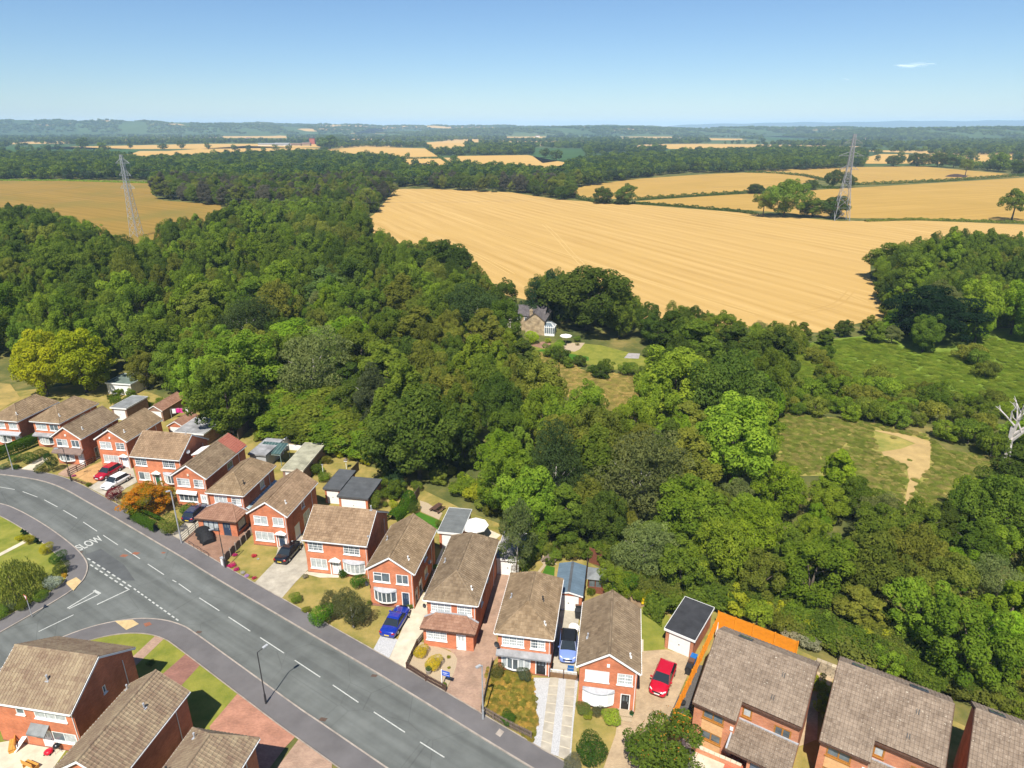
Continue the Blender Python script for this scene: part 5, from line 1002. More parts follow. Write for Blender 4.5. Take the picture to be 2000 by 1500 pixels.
# dry-stone retaining wall behind the modern houses
O = at(1600, 1290, 1.5); O.z = 0; sw = empty('stone_wall', O, 0); tag(sw, 'pale stone retaining wall at the foot of the wooded slope', 'wall'); A, B = at(1590, 1288, 1.5), at(1815, 1374, 1.5); A.z = B.z = 0
u = (B - A); Lw = u.length; u = u.normalized(); s = Vector((-u.y, u.x, 0)); STN = [mat('pale_wall_stone', (.46, .38, .26), .95, .3, 2), mat('buff_wall_stone', (.36, .29, .2), .95, .3, 2)]
for r in range(5):
    x = random.random() * .3
    while x < Lw - .3:
        w = .35 + .4 * random.random(); m = MB(); dpt = .06 * random.random(); m.obox(A - O + u * x + s * dpt + Vector((0, 0, r * .3)), u * (w - .03), s * (.45 - dpt), (0, 0, .27 + .02 * random.random())); m.build('stone', random.choice(STN), sw); x += w
def board_run(a, b, label, h=1.7, m=TIMBER, n=None):
    r = empty('garden_fence', a, 0); tag(r, label, 'fence'); d = b - a; n = n or max(1, round(d.length / 1.8))
    for i in range(n):
        q = MB(); u = d / n; s = Vector((-u.y, u.x, 0)).normalized() * .03; p = u * i
        for k in range(10): q.obox(p + u * (k / 10), u * .094, s, (0, 0, h - .04 * random.random()))
        q.build('fence_panel', m, r); q = MB(); q.bar(p, p + Vector((0, 0, h + .1)), .1); q.build('post', m, r)
board_run(Q(2, 870, 385), Q(2, 965, 290), 'tall brown timber fence panel behind the broad flat garage', 1.8)
board_run(Q(3, 930, 360), Q(3, 1000, 250), 'weathered timber fence between the bright hedge and the picnic table', 1.4)
board_run(Q(3, 490, 130), Q(3, 545, 70), 'short grey timber fence above the joined dark-roofed garages', 1.6)
board_run(Q(4, 1570, 460), Q(4, 1600, 180), 'brown timber fence between sheet-roofed garage and summerhouse', 1.8, TIMBER_D)
board_run(Q(4, 1610, 175), Q(4, 1735, 215), 'dark red timber fence behind the summerhouse', 2.2, mat('red_brown_timber', (.17, .06, .035)))

# ---------------------------------------------------------------- garden things
def picnic(p, az, label, m=TIMBER_D):
    r = empty('picnic_table', p, -RAD(az)); tag(r, label, 'picnic table'); b = MB()
    for i in range(5): b.box(-.9, .9, -.38 + i * .155, -.38 + i * .155 + .14, .72, .76)
    b.build('table_top', m, r)
    for y in (-.75, .6): b = MB(); b.box(-.9, .9, y, y + .13, .42, .46); b.box(-.9, .9, y + .145, y + .24, .42, .46); b.build('seat', m, r)
    for x in (-.65, .6):
        b = MB(); b.bar((x, -.65, .02), (x, -.22, .72), .07); b.bar((x, .65, .02), (x, .22, .72), .07); b.bar((x, -.78, .4), (x, .8, .4), .06); b.build('leg', m, r)
picnic(Q(3, 1130, 375), 120, 'dark brown picnic table on the sandy patio below the slate bank'); picnic(Q(4, 1335, 165), 120, 'grey weathered picnic bench beside the sheet-roofed garage', TIMBER)
def parasol(p, label, R=1.5, h=2.5, m=WHITE_R, closed=False):
    r = empty('parasol', p); tag(r, label, 'parasol'); b = MB(); b.tube((0, 0, 0), (0, 0, h + .1), .03, .03, 8); b.build('pole', WHITE, r); b = MB(); b.lathe([(.0, 0), (.28, .0), (.25, .09), (.0, .1)], 10); b.build('base', KERB, r)
    b = MB(); n = 8
    for k in range(n):
        a0, a1 = 2 * math.pi * k / n, 2 * math.pi * (k + 1) / n
        if closed: b.face([(0, 0, h + .1), (.12 * math.cos(a0), .12 * math.sin(a0), h * .55), (.12 * math.cos(a1), .12 * math.sin(a1), h * .55)]); b.face([(.12 * math.cos(a0), .12 * math.sin(a0), h * .55), (.16 * math.cos(a0), .16 * math.sin(a0), h * .4), (.16 * math.cos(a1), .16 * math.sin(a1), h * .4), (.12 * math.cos(a1), .12 * math.sin(a1), h * .55)])
        else:
            b.face([(0, 0, h), (R * math.cos(a0), R * math.sin(a0), h - .42), (R * math.cos(a1), R * math.sin(a1), h - .42)]); b.face([(R * math.cos(a0), R * math.sin(a0), h - .42), (R * math.cos(a0), R * math.sin(a0), h - .58), (R * math.cos(a1), R * math.sin(a1), h - .58), (R * math.cos(a1), R * math.sin(a1), h - .42)])
    b.build('canopy', m, r); return r
pc = Q(3, 1418, 590); parasol(pc, 'large white parasol over a round garden table behind the long hipped house', 1.75, 2.6)
parasol(Q(9, 820, 485), 'white parasol on the farmhouse patio', 1.5); parasol(Q(14, -30, 0) if False else Vector((21.2, 55.0, 0)), 'folded white parasol in front of the orange fence', 1, 2.4, closed=True)
t = empty('round_table', (pc.x, pc.y - .75, 0)); tag(t, 'round garden table under the large white parasol', 'table'); m = MB(); m.lathe([(0, .7), (.62, .7), (.62, .74), (0, .745)], 16); m.build('table_top', KERB, t); m = MB(); m.tube((0, 0, 0), (0, 0, .7), .05); m.build('leg', DARKM, t)
for a in (200, 260, 320, 20):
    c = empty('garden_chair', (pc.x + 1.05 * math.cos(RAD(a)), pc.y - .75 + 1.05 * math.sin(RAD(a)), 0), RAD(a + 90)); tag(c, 'pale garden chair drawn up to the round table under the parasol', 'chair', 'chairs round the parasol table'); m = MB(); m.box(-.25, .25, -.25, .25, .4, .46); m.build('seat', WHITE, c); m = MB(); m.box(-.25, .25, -.29, -.25, .46, .9); m.build('backrest', WHITE, c)
    for x in (-.22, .2):
        for y in (-.24, .22): m = MB(); m.box(x, x + .03, y, y + .03, 0, .4); m.build('leg', WHITE, c)
def wheelie(p, az, label, m, lid=None):
    r = empty('wheelie_bin', p, -RAD(az)); tag(r, label, 'bin'); b = MB(); A = [(-.22, -.25, .06), (.22, -.25, .06), (.22, .25, .06), (-.22, .25, .06)]; T = [(-.28, -.33, .98), (.28, -.33, .98), (.28, .33, .98), (-.28, .33, .98)]
    for i in range(4): j = (i + 1) % 4; b.face([A[i], A[j], T[j], T[i]])
    b.face(A[::-1]); b.build('bin_body', m, r); b = MB(); b.obox((-.3, -.36, .98), (.6, 0, 0), (0, .72, .05), (0, 0, .05)); b.build('lid', lid or m, r)
    for s in (-1, 1): b = MB(); b.tube((s * .24, .26, .1), (s * .3, .26, .1), .1, .1, 10); b.build('wheel', RUBBER, r)
wheelie(Q(4, 1530, 560), 100, 'black wheelie bin beside the blue-grey roofed garage', PLASTIC_B); wheelie(Q(4, 1535, 515), 100, 'brown-lidded wheelie bin against the garage corner', PLASTIC_B, PLASTIC_BR)
wheelie(Q(5, 815, 720), 210, 'black wheelie bin standing against the orange fence', PLASTIC_B); wheelie(Q(5, 830, 680), 210, 'brown wheelie bin against the orange fence', PLASTIC_BR); wheelie(Q(5, 845, 655), 210, 'blue wheelie bin nearest the black-felted garage', PLASTIC_BL)
wheelie(Q(4, 1062, 245), 100, 'blue wheelie bin at the end of the pink block drive', PLASTIC_BL); wheelie(Q(2, 765, 1065), 190, 'slate-blue wheelie bin by the grey-blue door', GREYP)
rb = empty('recycling_box', Q(4, 1480, 925), -RAD(HAZ)); tag(rb, 'open blue recycling box behind the timber gates', 'box'); m = MB()
for q in ((-.3, .3, -.22, -.2, .02, .4), (-.3, .3, .2, .22, .02, .4), (-.3, -.28, -.2, .2, .02, .4), (.28, .3, -.2, .2, .02, .4), (-.28, .28, -.2, .2, .02, .04)): m.box(*q)
m.build('box_sides', PLASTIC_BL, rb); m = MB(); m.box(-.33, .33, -.25, -.221, .36, .42); m.build('rim', PLASTIC_BL, rb)
bag = empty('rubble_sack', Q(4, 1500, 650)); tag(bag, 'white builders sack slumped beside the pale blue car', 'sack'); m = MB(); m.lathe([(0, .02), (.5, .02), (.62, .3), (.55, .62), (.35, .75), (.15, .62), (0, .6)], 12); o = m.build('sack_body', WHITE_R, bag, smooth=True)
for v in o.data.vertices: v.co += Vector((random.uniform(-.05, .05), random.uniform(-.05, .05), random.uniform(-.03, .03) if v.co.z > .1 else 0))
m = MB(); m.bar((-.3, 0, .7), (-.1, .05, .9), .05); m.bar((.3, 0, .7), (.1, -.05, .9), .05); m.build('handle', WHITE_R, bag)
def pot(p, label, m=KERB, r=.25, h=.4, plant=None, name='plant_pot'):
    e = empty(name, p); tag(e, label, 'plant pot'); b = MB(); b.lathe([(0, .0), (r * .7, 0), (r, h), (r * .85, h), (r * .8, h * .8), (0, h * .8)], 12); b.build('pot', m, e); POTS.append((e, r, h, plant)); return e
POTS = []
pot(Q(4, 490, 950), 'stone urn planter standing in the gravel bed', KERB, .3, .5, (.07, .13, .03)); pot(Q(4, 690, 770), 'pot of purple flowers beside the white extension door', PLASTIC_B, .28, .3, (.16, .03, .2)); pot(Q(4, 778, 775), 'dark pot right of the white extension door', NAVY, .22, .4, (.05, .1, .02))
pot(Q(4, 480, 745), 'blue glazed pot at the corner of the tiled extension', NAVY, .22, .35, (.05, .09, .03)); pot(Q(14, 235, 710), 'green pot on the doorstep of the black-doored house with blinds', GREEN_D, .2, .4, (.06, .1, .03)); pot(Q(14, 30, 670), 'small black pot left of the black door with brass letterbox', PLASTIC_B, .18, .3, (.06, .1, .03))
pot(Q(3, 820, 1085), 'slim potted shrub below the bow window of the slate-blue-doored house', KERB, .2, .3, (.12, .16, .02)); pot(Q(14, 950, 545), 'round black pot in the gap beside the modern house', PLASTIC_B, .3, .35)
# doorsteps, washing, patio things
ds = empty('doorstep', Q(14, 130, 690), -RAD(HAZ)); tag(ds, 'two pale stone steps up to the black door with brass letterbox', 'steps')
for i, (a, b, z) in enumerate(((-.75, .55, .14), (-.35, .55, .3))): m = MB(); m.box(-.75, .75, a, b, .06 + .12 * i, z); m.build('step', PEA, ds)
ln = empty('clothes_line', Q(1, 1680, 590)); tag(ln, 'washing line with pink and white laundry behind the brick houses', 'washing line'); m = MB(); m.tube((0, 0, 0), (0, 0, 2.0), .04); m.tube((3.0, .6, 0), (3.0, .6, 2.0), .04); m.build('post', GALV, ln); m = MB(); m.bar((0, 0, 1.95), (3.0, .6, 1.95), .015); m.build('line', WHITE, ln)
for i, c in enumerate(((.7, .72, .75), (.62, .03, .25), (.65, .05, .3), (.7, .7, .75))): m = MB(); x = .25 + i * .68; m.obox((x, x * .2, 1.05 + .1 * (i % 2)), (.6, .12, 0), (.003, .02, 0), (.02, 0, .88)); m.build('laundry', mat('laundry_%s' % ('white', 'pink', 'rose', 'sheet')[i], c, .9, .08), ln)
def bench(p, az, label, m):
    r = empty('garden_bench', p, -RAD(az)); tag(r, label, 'bench'); b = MB()
    for i in range(3): b.box(-.65, .65, -.25 + i * .17, -.1 + i * .17, .42, .46)
    b.build('seat', m, r); b = MB()
    for i in range(3): b.box(-.65, .65, .25, .29, .55 + i * .14, .66 + i * .14)
    b.build('backrest', m, r)
    for x in (-.6, .54): b = MB(); b.box(x, x + .06, -.25, .3, 0, .42); b.build('leg', m, r)
YT = mat('honey_timber', (.55, .26, .05), .7, .15, 3)
bench(Q(12, 220, 1010), 60, 'honey-coloured timber seat on the corner house patio against the wall', YT); bench(Q(12, 520, 1330), 200, 'honey-coloured timber seat with a white cloth on the corner house patio', YT)
sl = empty('toy_slide', Q(12, 360, 1000), RAD(-35)); tag(sl, 'pale grey plastic slide on the corner house patio', 'slide'); m = MB(); m.obox((-.25, -.6, .05), (.5, 0, 0), (0, 1.1, .9), (0, 0, .05)); m.build('chute', WHITE, sl); m = MB(); m.bar((-.22, .55, 0), (-.22, .5, 1.0), .06); m.bar((.22, .55, 0), (.22, .5, 1.0), .06); m.build('ladder', GALV, sl)
wb = empty('toy_car', Q(12, 800, 1100)); tag(wb, 'small red ride-on toy on the corner house patio', 'toy'); m = MB(); m.lathe([(0, .1), (.3, .1), (.36, .3), (.2, .42), (0, .44)], 10); m.build('body', mat('toy_red', (.55, .01, .03), .4, 0), wb, smooth=True)
for x in (-.25, .25):
    for y in (-.2, .2): m = MB(); m.tube((x - .04, y, .09), (x + .04, y, .09), .09, .09, 8); m.build('wheel', RUBBER, wb)
sc = empty('scooter', Q(12, 960, 1080)); tag(sc, 'dark kettle barbecue by the corner house window', 'barbecue'); sc.name = 'barbecue'; m = MB(); m.lathe([(0, .55), (.2, .6), (.3, .78), (.28, .9), (.1, 1.02), (0, 1.03)], 12); m.build('kettle', BLACK, sc, smooth=True)
for a in range(3): m = MB(); m.bar((.18 * math.cos(a * 2.1), .18 * math.sin(a * 2.1), .62), (.3 * math.cos(a * 2.1), .3 * math.sin(a * 2.1), 0), .03); m.build('leg', GALV, sc)
bd_ = empty('bird_box', Q(2, 1680, 600)); tag(bd_, 'white bird table on a post by the dark-roofed garages', 'bird table'); m = MB(); m.bar((0, 0, 0), (0, 0, 1.4), .07); m.build('post', WHITE, bd_); m = MB(); m.box(-.25, .25, -.25, .25, 1.4, 1.45); m.box(-.2, .2, -.2, .2, 1.6, 1.62); m.build('tray', WHITE, bd_); m = MB()
for P in ([(-.3, -.3, 1.62), (.3, -.3, 1.62), (0, 0, 1.95)], [(.3, -.3, 1.62), (.3, .3, 1.62), (0, 0, 1.95)], [(.3, .3, 1.62), (-.3, .3, 1.62), (0, 0, 1.95)], [(-.3, .3, 1.62), (-.3, -.3, 1.62), (0, 0, 1.95)]): m.face(P)
m.build('roof', TIMBER, bd_)
pl = empty('garden_pole', Q(2, 1508, 665)); tag(pl, 'white washing-line pole on the dry back lawn', 'pole'); m = MB(); m.tube((0, 0, 0), (0, 0, 2.3), .045, .04); m.build('pole', WHITE, pl); m = MB(); m.bar((-.2, 0, 2.25), (.2, 0, 2.25), .04); m.build('hook', GALV, pl)
tb = empty('trampoline_toy', Q(5, 530, 265)); tb.name = 'toy_digger'; tag(tb, 'yellow toy digger left on the bare garden soil', 'toy'); YP = mat('toy_yellow', (.75, .5, .01), .4, 0); m = MB(); m.box(-.4, .4, -.25, .25, .15, .4); m.box(-.3, .1, -.2, .2, .4, .75); m.build('body', YP, tb); m = MB(); m.bar((.35, 0, .4), (.8, 0, .7), .1); m.bar((.8, 0, .7), (1.0, 0, .25), .1); m.build('arm', YP, tb)
for s in (-.25, .2): m = MB(); m.box(-.42, .42, s - .03, s + .08, 0, .16); m.build('track', RUBBER, tb)
wr = empty('white_trellis', Vector((25.0, 55.0, 0)), RAD(-35)); tag(wr, 'small white trellis standing in front of the orange fence', 'trellis'); m = MB()
for i in range(5): m.box(-.5 + i * .23, -.46 + i * .23, 0, .03, 0, 1.7)
for i in range(6): m.box(-.5, .46, .031, .05, .1 + i * .3, .14 + i * .3)
m.build('lattice', WHITE, wr)
bk = empty('bicycle', Vector((16.4, 45.6, 0)), RAD(57)); tag(bk, 'black bicycle leaning inside the orange fence', 'bicycle')
for y in (-.5, .5):
    m = MB(); n = 14
    for k in range(n): a0, a1 = 2 * math.pi * k / n, 2 * math.pi * (k + 1) / n; m.bar((0, y + .33 * math.cos(a0), .35 + .33 * math.sin(a0)), (0, y + .33 * math.cos(a1), .35 + .33 * math.sin(a1)), .04)
    m.build('wheel', RUBBER, bk)
m = MB(); m.bar((0, -.5, .35), (0, -.1, .35), .04); m.bar((0, -.1, .35), (0, -.2, .85), .04); m.bar((0, -.2, .8), (0, .35, .85), .04); m.bar((0, -.1, .35), (0, .37, .8), .04); m.bar((0, .5, .35), (0, .36, 1.0), .04); m.build('bicycle_frame', BLACK, bk); m = MB(); m.bar((-.25, .36, 1.0), (.25, .36, 1.0), .04); m.build('handlebar', BLACK, bk); m = MB(); m.box(-.07, .07, -.32, -.08, .86, .92); m.build('saddle', BLACK, bk)

# ---------------------------------------------------------------- pylons and lines
PYL = mat('pylon_steel', (.27, .28, .30), .6, .2, 1, .4, .3)
def pylon(p, H, label, az, bw=.088, th=1.0, PYL=PYL):
    root = empty('lattice_pylon', p, -RAD(az)); tag(root, label, 'pylon'); b0, b1, top = H * bw, H * .028, H * .012; zk = H * .55
    def hw(z): return b0 + (b1 - b0) * z / zk if z < zk else b1 + (top - b1) * (z - zk) / (H - zk)
    for sx in (-1, 1):
        for sy in (-1, 1):
            m = MB()
            for z0, z1 in ((0, zk), (zk, H)): m.bar((sx * hw(z0), sy * hw(z0), z0), (sx * hw(z1), sy * hw(z1), z1), .26 * th)
            m.build('leg', PYL, root)
    lv = [0]; z = 0
    while z < H * .97: z += max(1.6, hw(z) * 1.75); lv.append(min(z, H))
    m = MB()
    for a, b in zip(lv, lv[1:]):
        for (ax, ay), (bx, by) in (((-1, -1), (1, -1)), ((1, -1), (1, 1)), ((1, 1), (-1, 1)), ((-1, 1), (-1, -1))):
            A0, B0 = (ax * hw(a), ay * hw(a), a), (bx * hw(a), by * hw(a), a); A1, B1 = (ax * hw(b), ay * hw(b), b), (bx * hw(b), by * hw(b), b); m.bar(A0, B1, .13 * th); m.bar(B0, A1, .13 * th); m.bar(A1, B1, .11 * th)
    m.build('bracing', PYL, root)
    for f, w in ((.6, .105), (.755, .14 * th), (.9, .1)):
        z = H * f
        for s in (-1, 1):
            m = MB(); tip = (s * H * w, 0, z)
            for y in (-1, 1): m.bar((s * hw(z), y * hw(z), z), tip, .14 * th); m.bar((s * hw(z + 2), y * hw(z + 2), z + 2.2), tip, .12 * th)
            for t in (.35, .7): m.bar((s * (hw(z) + (H * w - hw(z)) * t), 0, z), (s * (hw(z) + (H * w - hw(z)) * t), 0, z + 2.2 * (1 - t)), .09 * th)
            m.build('cross_arm', PYL, root)
            m = MB()
            for i in range(7): m.lathe([(.02, 0), (.15, .06), (.02, .12 * th)], 8, c=(tip[0], 0, z - .4 - i * .28))
            m.build('insulator', mat('insulator_glass', (.2, .23, .22), .2, 0), root)
    return root, [((s * H * w, 0, H * f - 2.4)) for f, w in ((.6, .105), (.755, .14 * th), (.9, .1)) for s in (-1, 1)] + [(0, 0, H)]
P1 = at(1641, 430); P2 = at(268, 462)
r1, t1 = pylon(P1, 46.5, 'grey lattice pylon at the field hedge beside the big oak', 12); r2, t2 = pylon(P2, 38, 'grey lattice pylon rising from the wood in front of the dull corn field', 12, .056, .6, mat('pale_pylon_steel', (.42, .43, .45), .6, .2, 1, .4, .3))
def wpt(root, p): a = root.rotation_euler.z; return Vector((root.location.x + p[0] * math.cos(a) - p[1] * math.sin(a), root.location.y + p[0] * math.sin(a) + p[1] * math.cos(a), p[2]))
ends = {}
for i, (a, b) in enumerate(zip(t1, t2)):
    A, B = wpt(r1, a), wpt(r2, b); d = (A - B)
    for nm, U, V_ in (('power_line', A, B), ('power_line', A, A + d * .8 + Vector((0, 0, -4))), ('power_line', B, B - d * .8 + Vector((0, 0, 4)))):
        m = MB(); n = 14; pr = None
        for k in range(n + 1):
            t = k / n; p = U.lerp(V_, t); p.z -= 4 * t * (1 - t) * (9 if nm else 0)
            if pr is not None: m.bar(pr - U, p - U, .022)
            pr = p
        o = m.build(nm, mat('dull_conductor', (.14, .14, .14), .7, 0), None, loc=U); tag(o, 'thin overhead power line carried by the lattice pylons', 'power line', 'overhead lines')

lw_ = empty('garden_wall', Q(14, 1085, 1190), 0); tag(lw_, 'low wall with pale coping in front of the first modern house', 'wall'); A, B = Q(14, 1085, 1195), Q(14, 1760, 1480); d = B - A; s_ = Vector((-d.y, d.x, 0)).normalized() * .25
m = MB(); m.obox((0, 0, 0), d, s_, (0, 0, .55)); m.build('wall', BRICK2, lw_, uv=True)
for i in range(9): m = MB(); m.obox(d * (i / 9 + .004) - s_ * .1 + Vector((0, 0, .55)), d * (1 / 9 - .008), s_ * 1.2, (0, 0, .06)); m.build('coping_stone', CONC_L, lw_)
# ---------------------------------------------------------------- foliage
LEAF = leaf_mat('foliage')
def quads_mesh(name, C, A, B, tint, m):
    "kite-shaped leaf sprays: centre, half length and half width vectors"
    n = len(C); V = np.empty((n, 4, 3), np.float32); V[:, 0] = C - A; V[:, 1] = C + B * .9 + A * .1; V[:, 2] = C + A * 1.1; V[:, 3] = C - B * .9 + A * .05
    me = bpy.data.meshes.new(name); me.vertices.add(n * 4); me.vertices.foreach_set('co', V.ravel()); me.loops.add(n * 4); me.loops.foreach_set('vertex_index', np.arange(n * 4, dtype=np.int32)); me.polygons.add(n)
    me.polygons.foreach_set('loop_start', np.arange(0, n * 4, 4, dtype=np.int32)); me.update(calc_edges=True)
    a = me.attributes.new('tint', 'FLOAT', 'FACE'); a.data.foreach_set('value', np.clip(tint, 0, 1).astype(np.float32)); me.materials.append(m); me.validate(); return me
def unit(v): return v / (np.linalg.norm(v, axis=1, keepdims=True) + 1e-9)
def crown_mesh(name, seed, H, R, base, nlobe, nleaf, leaf, m=LEAF, shape='round', droop=.0, flat=.85, lobe=(.26, .44), aspect=.6, inner=.12):
    g = np.random.default_rng(seed); hz = (H - base) / 2; c0 = np.array([0, 0, base + hz])
    d = unit(g.normal(size=(nlobe, 3))); d[:, 2] = d[:, 2] * .9 + .12; d = unit(d); f = .45 + .38 * g.random(nlobe) ** .7
    lr = R * (lobe[0] + (lobe[1] - lobe[0]) * g.random(nlobe)); ext = np.array([R, R, hz]) - lr[:, None] * .75
    C = c0 + d * f[:, None] / .8 * np.maximum(ext, .05)
    C[:, :2] *= (.82 + .36 * g.random(nlobe))[:, None]; ph = g.random(3) * 6.28; an = np.arctan2(C[:, 1], C[:, 0]); C[:, :2] *= (1 + .16 * np.sin(2 * an + ph[0]) + .1 * np.sin(3 * an + ph[1]))[:, None]; C[:, 2] += .09 * (H - base) * np.sin(an + ph[2]) * np.clip((C[:, 2] - base) / (H - base), 0, 1)
    if shape == 'cone': t = np.clip((C[:, 2] - base) / (H - base), 0, 1); C[:, :2] *= (1.25 * (1 - t) + .08)[:, None]; lr *= (1.15 * (1 - t) + .3)
    if shape == 'tall': t = np.clip((C[:, 2] - base) / (H - base), 0, 1); C[:, :2] *= (1 - .55 * t ** 2)[:, None]; lr *= 1 - .35 * t
    if shape == 'dome': C[:, 2] = np.where(C[:, 2] < c0[2], c0[2] - (c0[2] - C[:, 2]) * 1.02, C[:, 2])
    w = lr ** 2; w /= w.sum(); k = g.choice(nlobe, nleaf * 3, p=w); dd = unit(g.normal(size=(nleaf * 3, 3))); dd[:, 2] += .22; dd = unit(dd); rr = lr[k] * (1.02 - .3 * g.random(nleaf * 3) ** 2)
    P = C[k] + dd * rr[:, None] * np.array([1, 1, flat]); keep = np.ones(len(P), bool)
    for i in range(nlobe):
        q = (P - C[i]) / np.array([1, 1, flat]); ins = (np.linalg.norm(q, axis=1) < lr[i] * .78) & (k != i); keep &= ~(ins & (g.random(len(P)) > inner))
    keep &= P[:, 2] > base * .45; idx = np.nonzero(keep)[0][:nleaf]; P = P[idx]; dd = dd[idx]; k = k[idx]; n = len(P)
    N = unit(dd * .8 + g.normal(size=(n, 3)) * .42 + np.array([0, 0, .45])); T = unit(np.cross(N, g.normal(size=(n, 3)))); T[:, 2] -= droop; T = unit(T); Bv = unit(np.cross(N, T))
    s = leaf * (.55 + .8 * g.random(n)); lt = g.random(nlobe)
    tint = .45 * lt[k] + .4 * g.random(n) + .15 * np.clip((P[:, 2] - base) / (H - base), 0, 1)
    return quads_mesh(name, P, T * (s * .5)[:, None], Bv * (s * .5 * aspect)[:, None], tint, m)
def trunk_mesh(name, seed, H, R, base, r, m=BARK, limbs=6):
    g = random.Random(seed); b = MB(); top = Vector((g.uniform(-.3, .3), g.uniform(-.3, .3), base + (H - base) * .55)); mid = Vector((g.uniform(-.15, .15), g.uniform(-.15, .15), base * .8 + .3))
    b.tube((0, 0, -.1), mid, r * 1.25, r * .9, 8); b.tube(mid, top, r * .9, r * .35, 7)
    for i in range(limbs):
        a = 2 * math.pi * i / limbs + g.random(); p = mid.lerp(top, .1 + .75 * g.random()); e = Vector((math.cos(a) * R * .62, math.sin(a) * R * .62, p.z + (H - p.z) * .42)); b.tube(p, p.lerp(e, .5) + Vector((0, 0, .3)), r * .4, r * .26, 5, cap=False); b.tube(p.lerp(e, .5) + Vector((0, 0, .3)), e, r * .26, r * .08, 5)
    me = bpy.data.meshes.new(name); me.from_pydata(b.v, [], b.f); me.materials.append(m); me.polygons.foreach_set('use_smooth', [True] * len(me.polygons)); return me
PROTO = {}
def proto(key, seed, H, R, base, nl, nf, leaf, bark=BARK, tr=.28, **k): PROTO[key] = (crown_mesh('crown_' + key, seed, H, R, base, nl, nf, leaf, **k), trunk_mesh('trunk_' + key, seed, H, R, base, tr, bark), H, R)
proto('round1', 1, 12, 5.2, .6, 80, 15000, .40, lobe=(.13, .3)); proto('round2', 2, 12, 4.9, .6, 64, 15000, .38, lobe=(.15, .32)); proto('round3', 3, 12, 5.8, .5, 110, 17000, .40, lobe=(.11, .26))
proto('oak', 4, 11, 6.4, 1.0, 120, 18000, .40, lobe=(.1, .24), shape='dome'); proto('tall1', 5, 14, 4.0, .6, 80, 14000, .37, shape='tall', lobe=(.15, .32)); proto('birch1', 6, 13, 3.4, 1.2, 60, 10000, .30, BARK_P, .16, shape='tall', droop=.9, lobe=(.2, .38), aspect=.45, inner=.3)
proto('birch2', 7, 13, 4.0, 1.0, 80, 12000, .30, BARK_P, .16, droop=.9, lobe=(.18, .34), aspect=.45, inner=.3); proto('conifer', 8, 14, 3.2, 1.0, 46, 7000, .42, shape='cone', droop=.5, lobe=(.25, .4), aspect=.4)
proto('fine', 9, 7, 3.1, .3, 60, 12000, .22, lobe=(.14, .3)); proto('shrub1', 10, 4, 2.3, .2, 34, 4600, .25, tr=.1, lobe=(.18, .34)); proto('shrub2', 11, 3.6, 2.5, .1, 40, 5000, .24, tr=.1, lobe=(.16, .3)); proto('bush', 12, 2, 1.1, .05, 16, 2200, .16, tr=.05, lobe=(.3, .5)); proto('bushfine', 13, 2, 1.1, .05, 12, 3000, .11, tr=.05, lobe=(.4, .62)); proto('conebush', 14, 2, .7, .05, 20, 1800, .14, tr=.05, shape='cone')
proto('far1', 15, 12, 5.4, 1.2, 14, 420, 1.7, lobe=(.3, .5)); proto('far2', 16, 12, 4.6, 1.0, 12, 380, 1.7, lobe=(.3, .5)); proto('far3', 17, 11, 6.2, 1.4, 18, 480, 1.7, lobe=(.28, .42)); proto('open', 18, 11, 5.6, 2.6, 30, 4200, .55, lobe=(.16, .26), inner=.2)
proto('ragged', 21, 13, 4.6, .6, 60, 15000, .38, shape='tall', lobe=(.12, .26), flat=1.5, inner=.2); proto('ash', 22, 13, 5.4, .8, 70, 12000, .40, lobe=(.1, .22), flat=1.15, inner=.35)
proto('bare', 19, 11, 3.2, 3.0, 26, 900, .5, BARK_P, .2, lobe=(.2, .3))
GREENS = {'dark': (0.082, 0.130, 0.020), 'mid': (0.124, 0.184, 0.022), 'fresh': (0.161, 0.240, 0.022), 'lime': (0.273, 0.324, 0.024), 'olive': (0.167, 0.196, 0.029), 'grey': (0.155, 0.190, 0.058), 'deep': (0.047, 0.089, 0.031), 'yellow': (.38, .34, .02), 'bright': (.18, .285, .02), 'gold': (.26, .3, .014)}
def tree(key, p, H, R, col, label, rz=None, name='broadleaf_tree', cat='tree', group=None):
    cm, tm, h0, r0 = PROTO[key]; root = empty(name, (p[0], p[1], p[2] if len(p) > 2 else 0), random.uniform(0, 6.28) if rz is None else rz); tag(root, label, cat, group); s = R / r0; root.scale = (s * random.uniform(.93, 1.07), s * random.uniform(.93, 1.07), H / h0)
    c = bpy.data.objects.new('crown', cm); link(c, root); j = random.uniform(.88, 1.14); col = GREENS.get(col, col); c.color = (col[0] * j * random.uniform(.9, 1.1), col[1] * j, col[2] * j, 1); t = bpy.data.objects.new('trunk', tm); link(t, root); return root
def bush(k, X, Y, rpx, col, label, key='bush', hf=1.0, name='garden_shrub', group=None, cat='shrub'):
    p = Q(k, X, Y); r = max(.15, rpx * ZS[k][2] * mpp(p)); col = tuple(min(.6, c_ * 1.28) for c_ in col) if isinstance(col, tuple) else col; return tree(key, p, r * 1.7 * hf, r, col, label, name=name, cat=cat, group=group)
for e, r, h, col in POTS:
    if col: c = bpy.data.objects.new('plant', PROTO['bushfine'][0]); link(c, e); c.location = (0, 0, h * .75); c.scale = (r * .95, r * .95, r * .8); c.color = (*col, 1)

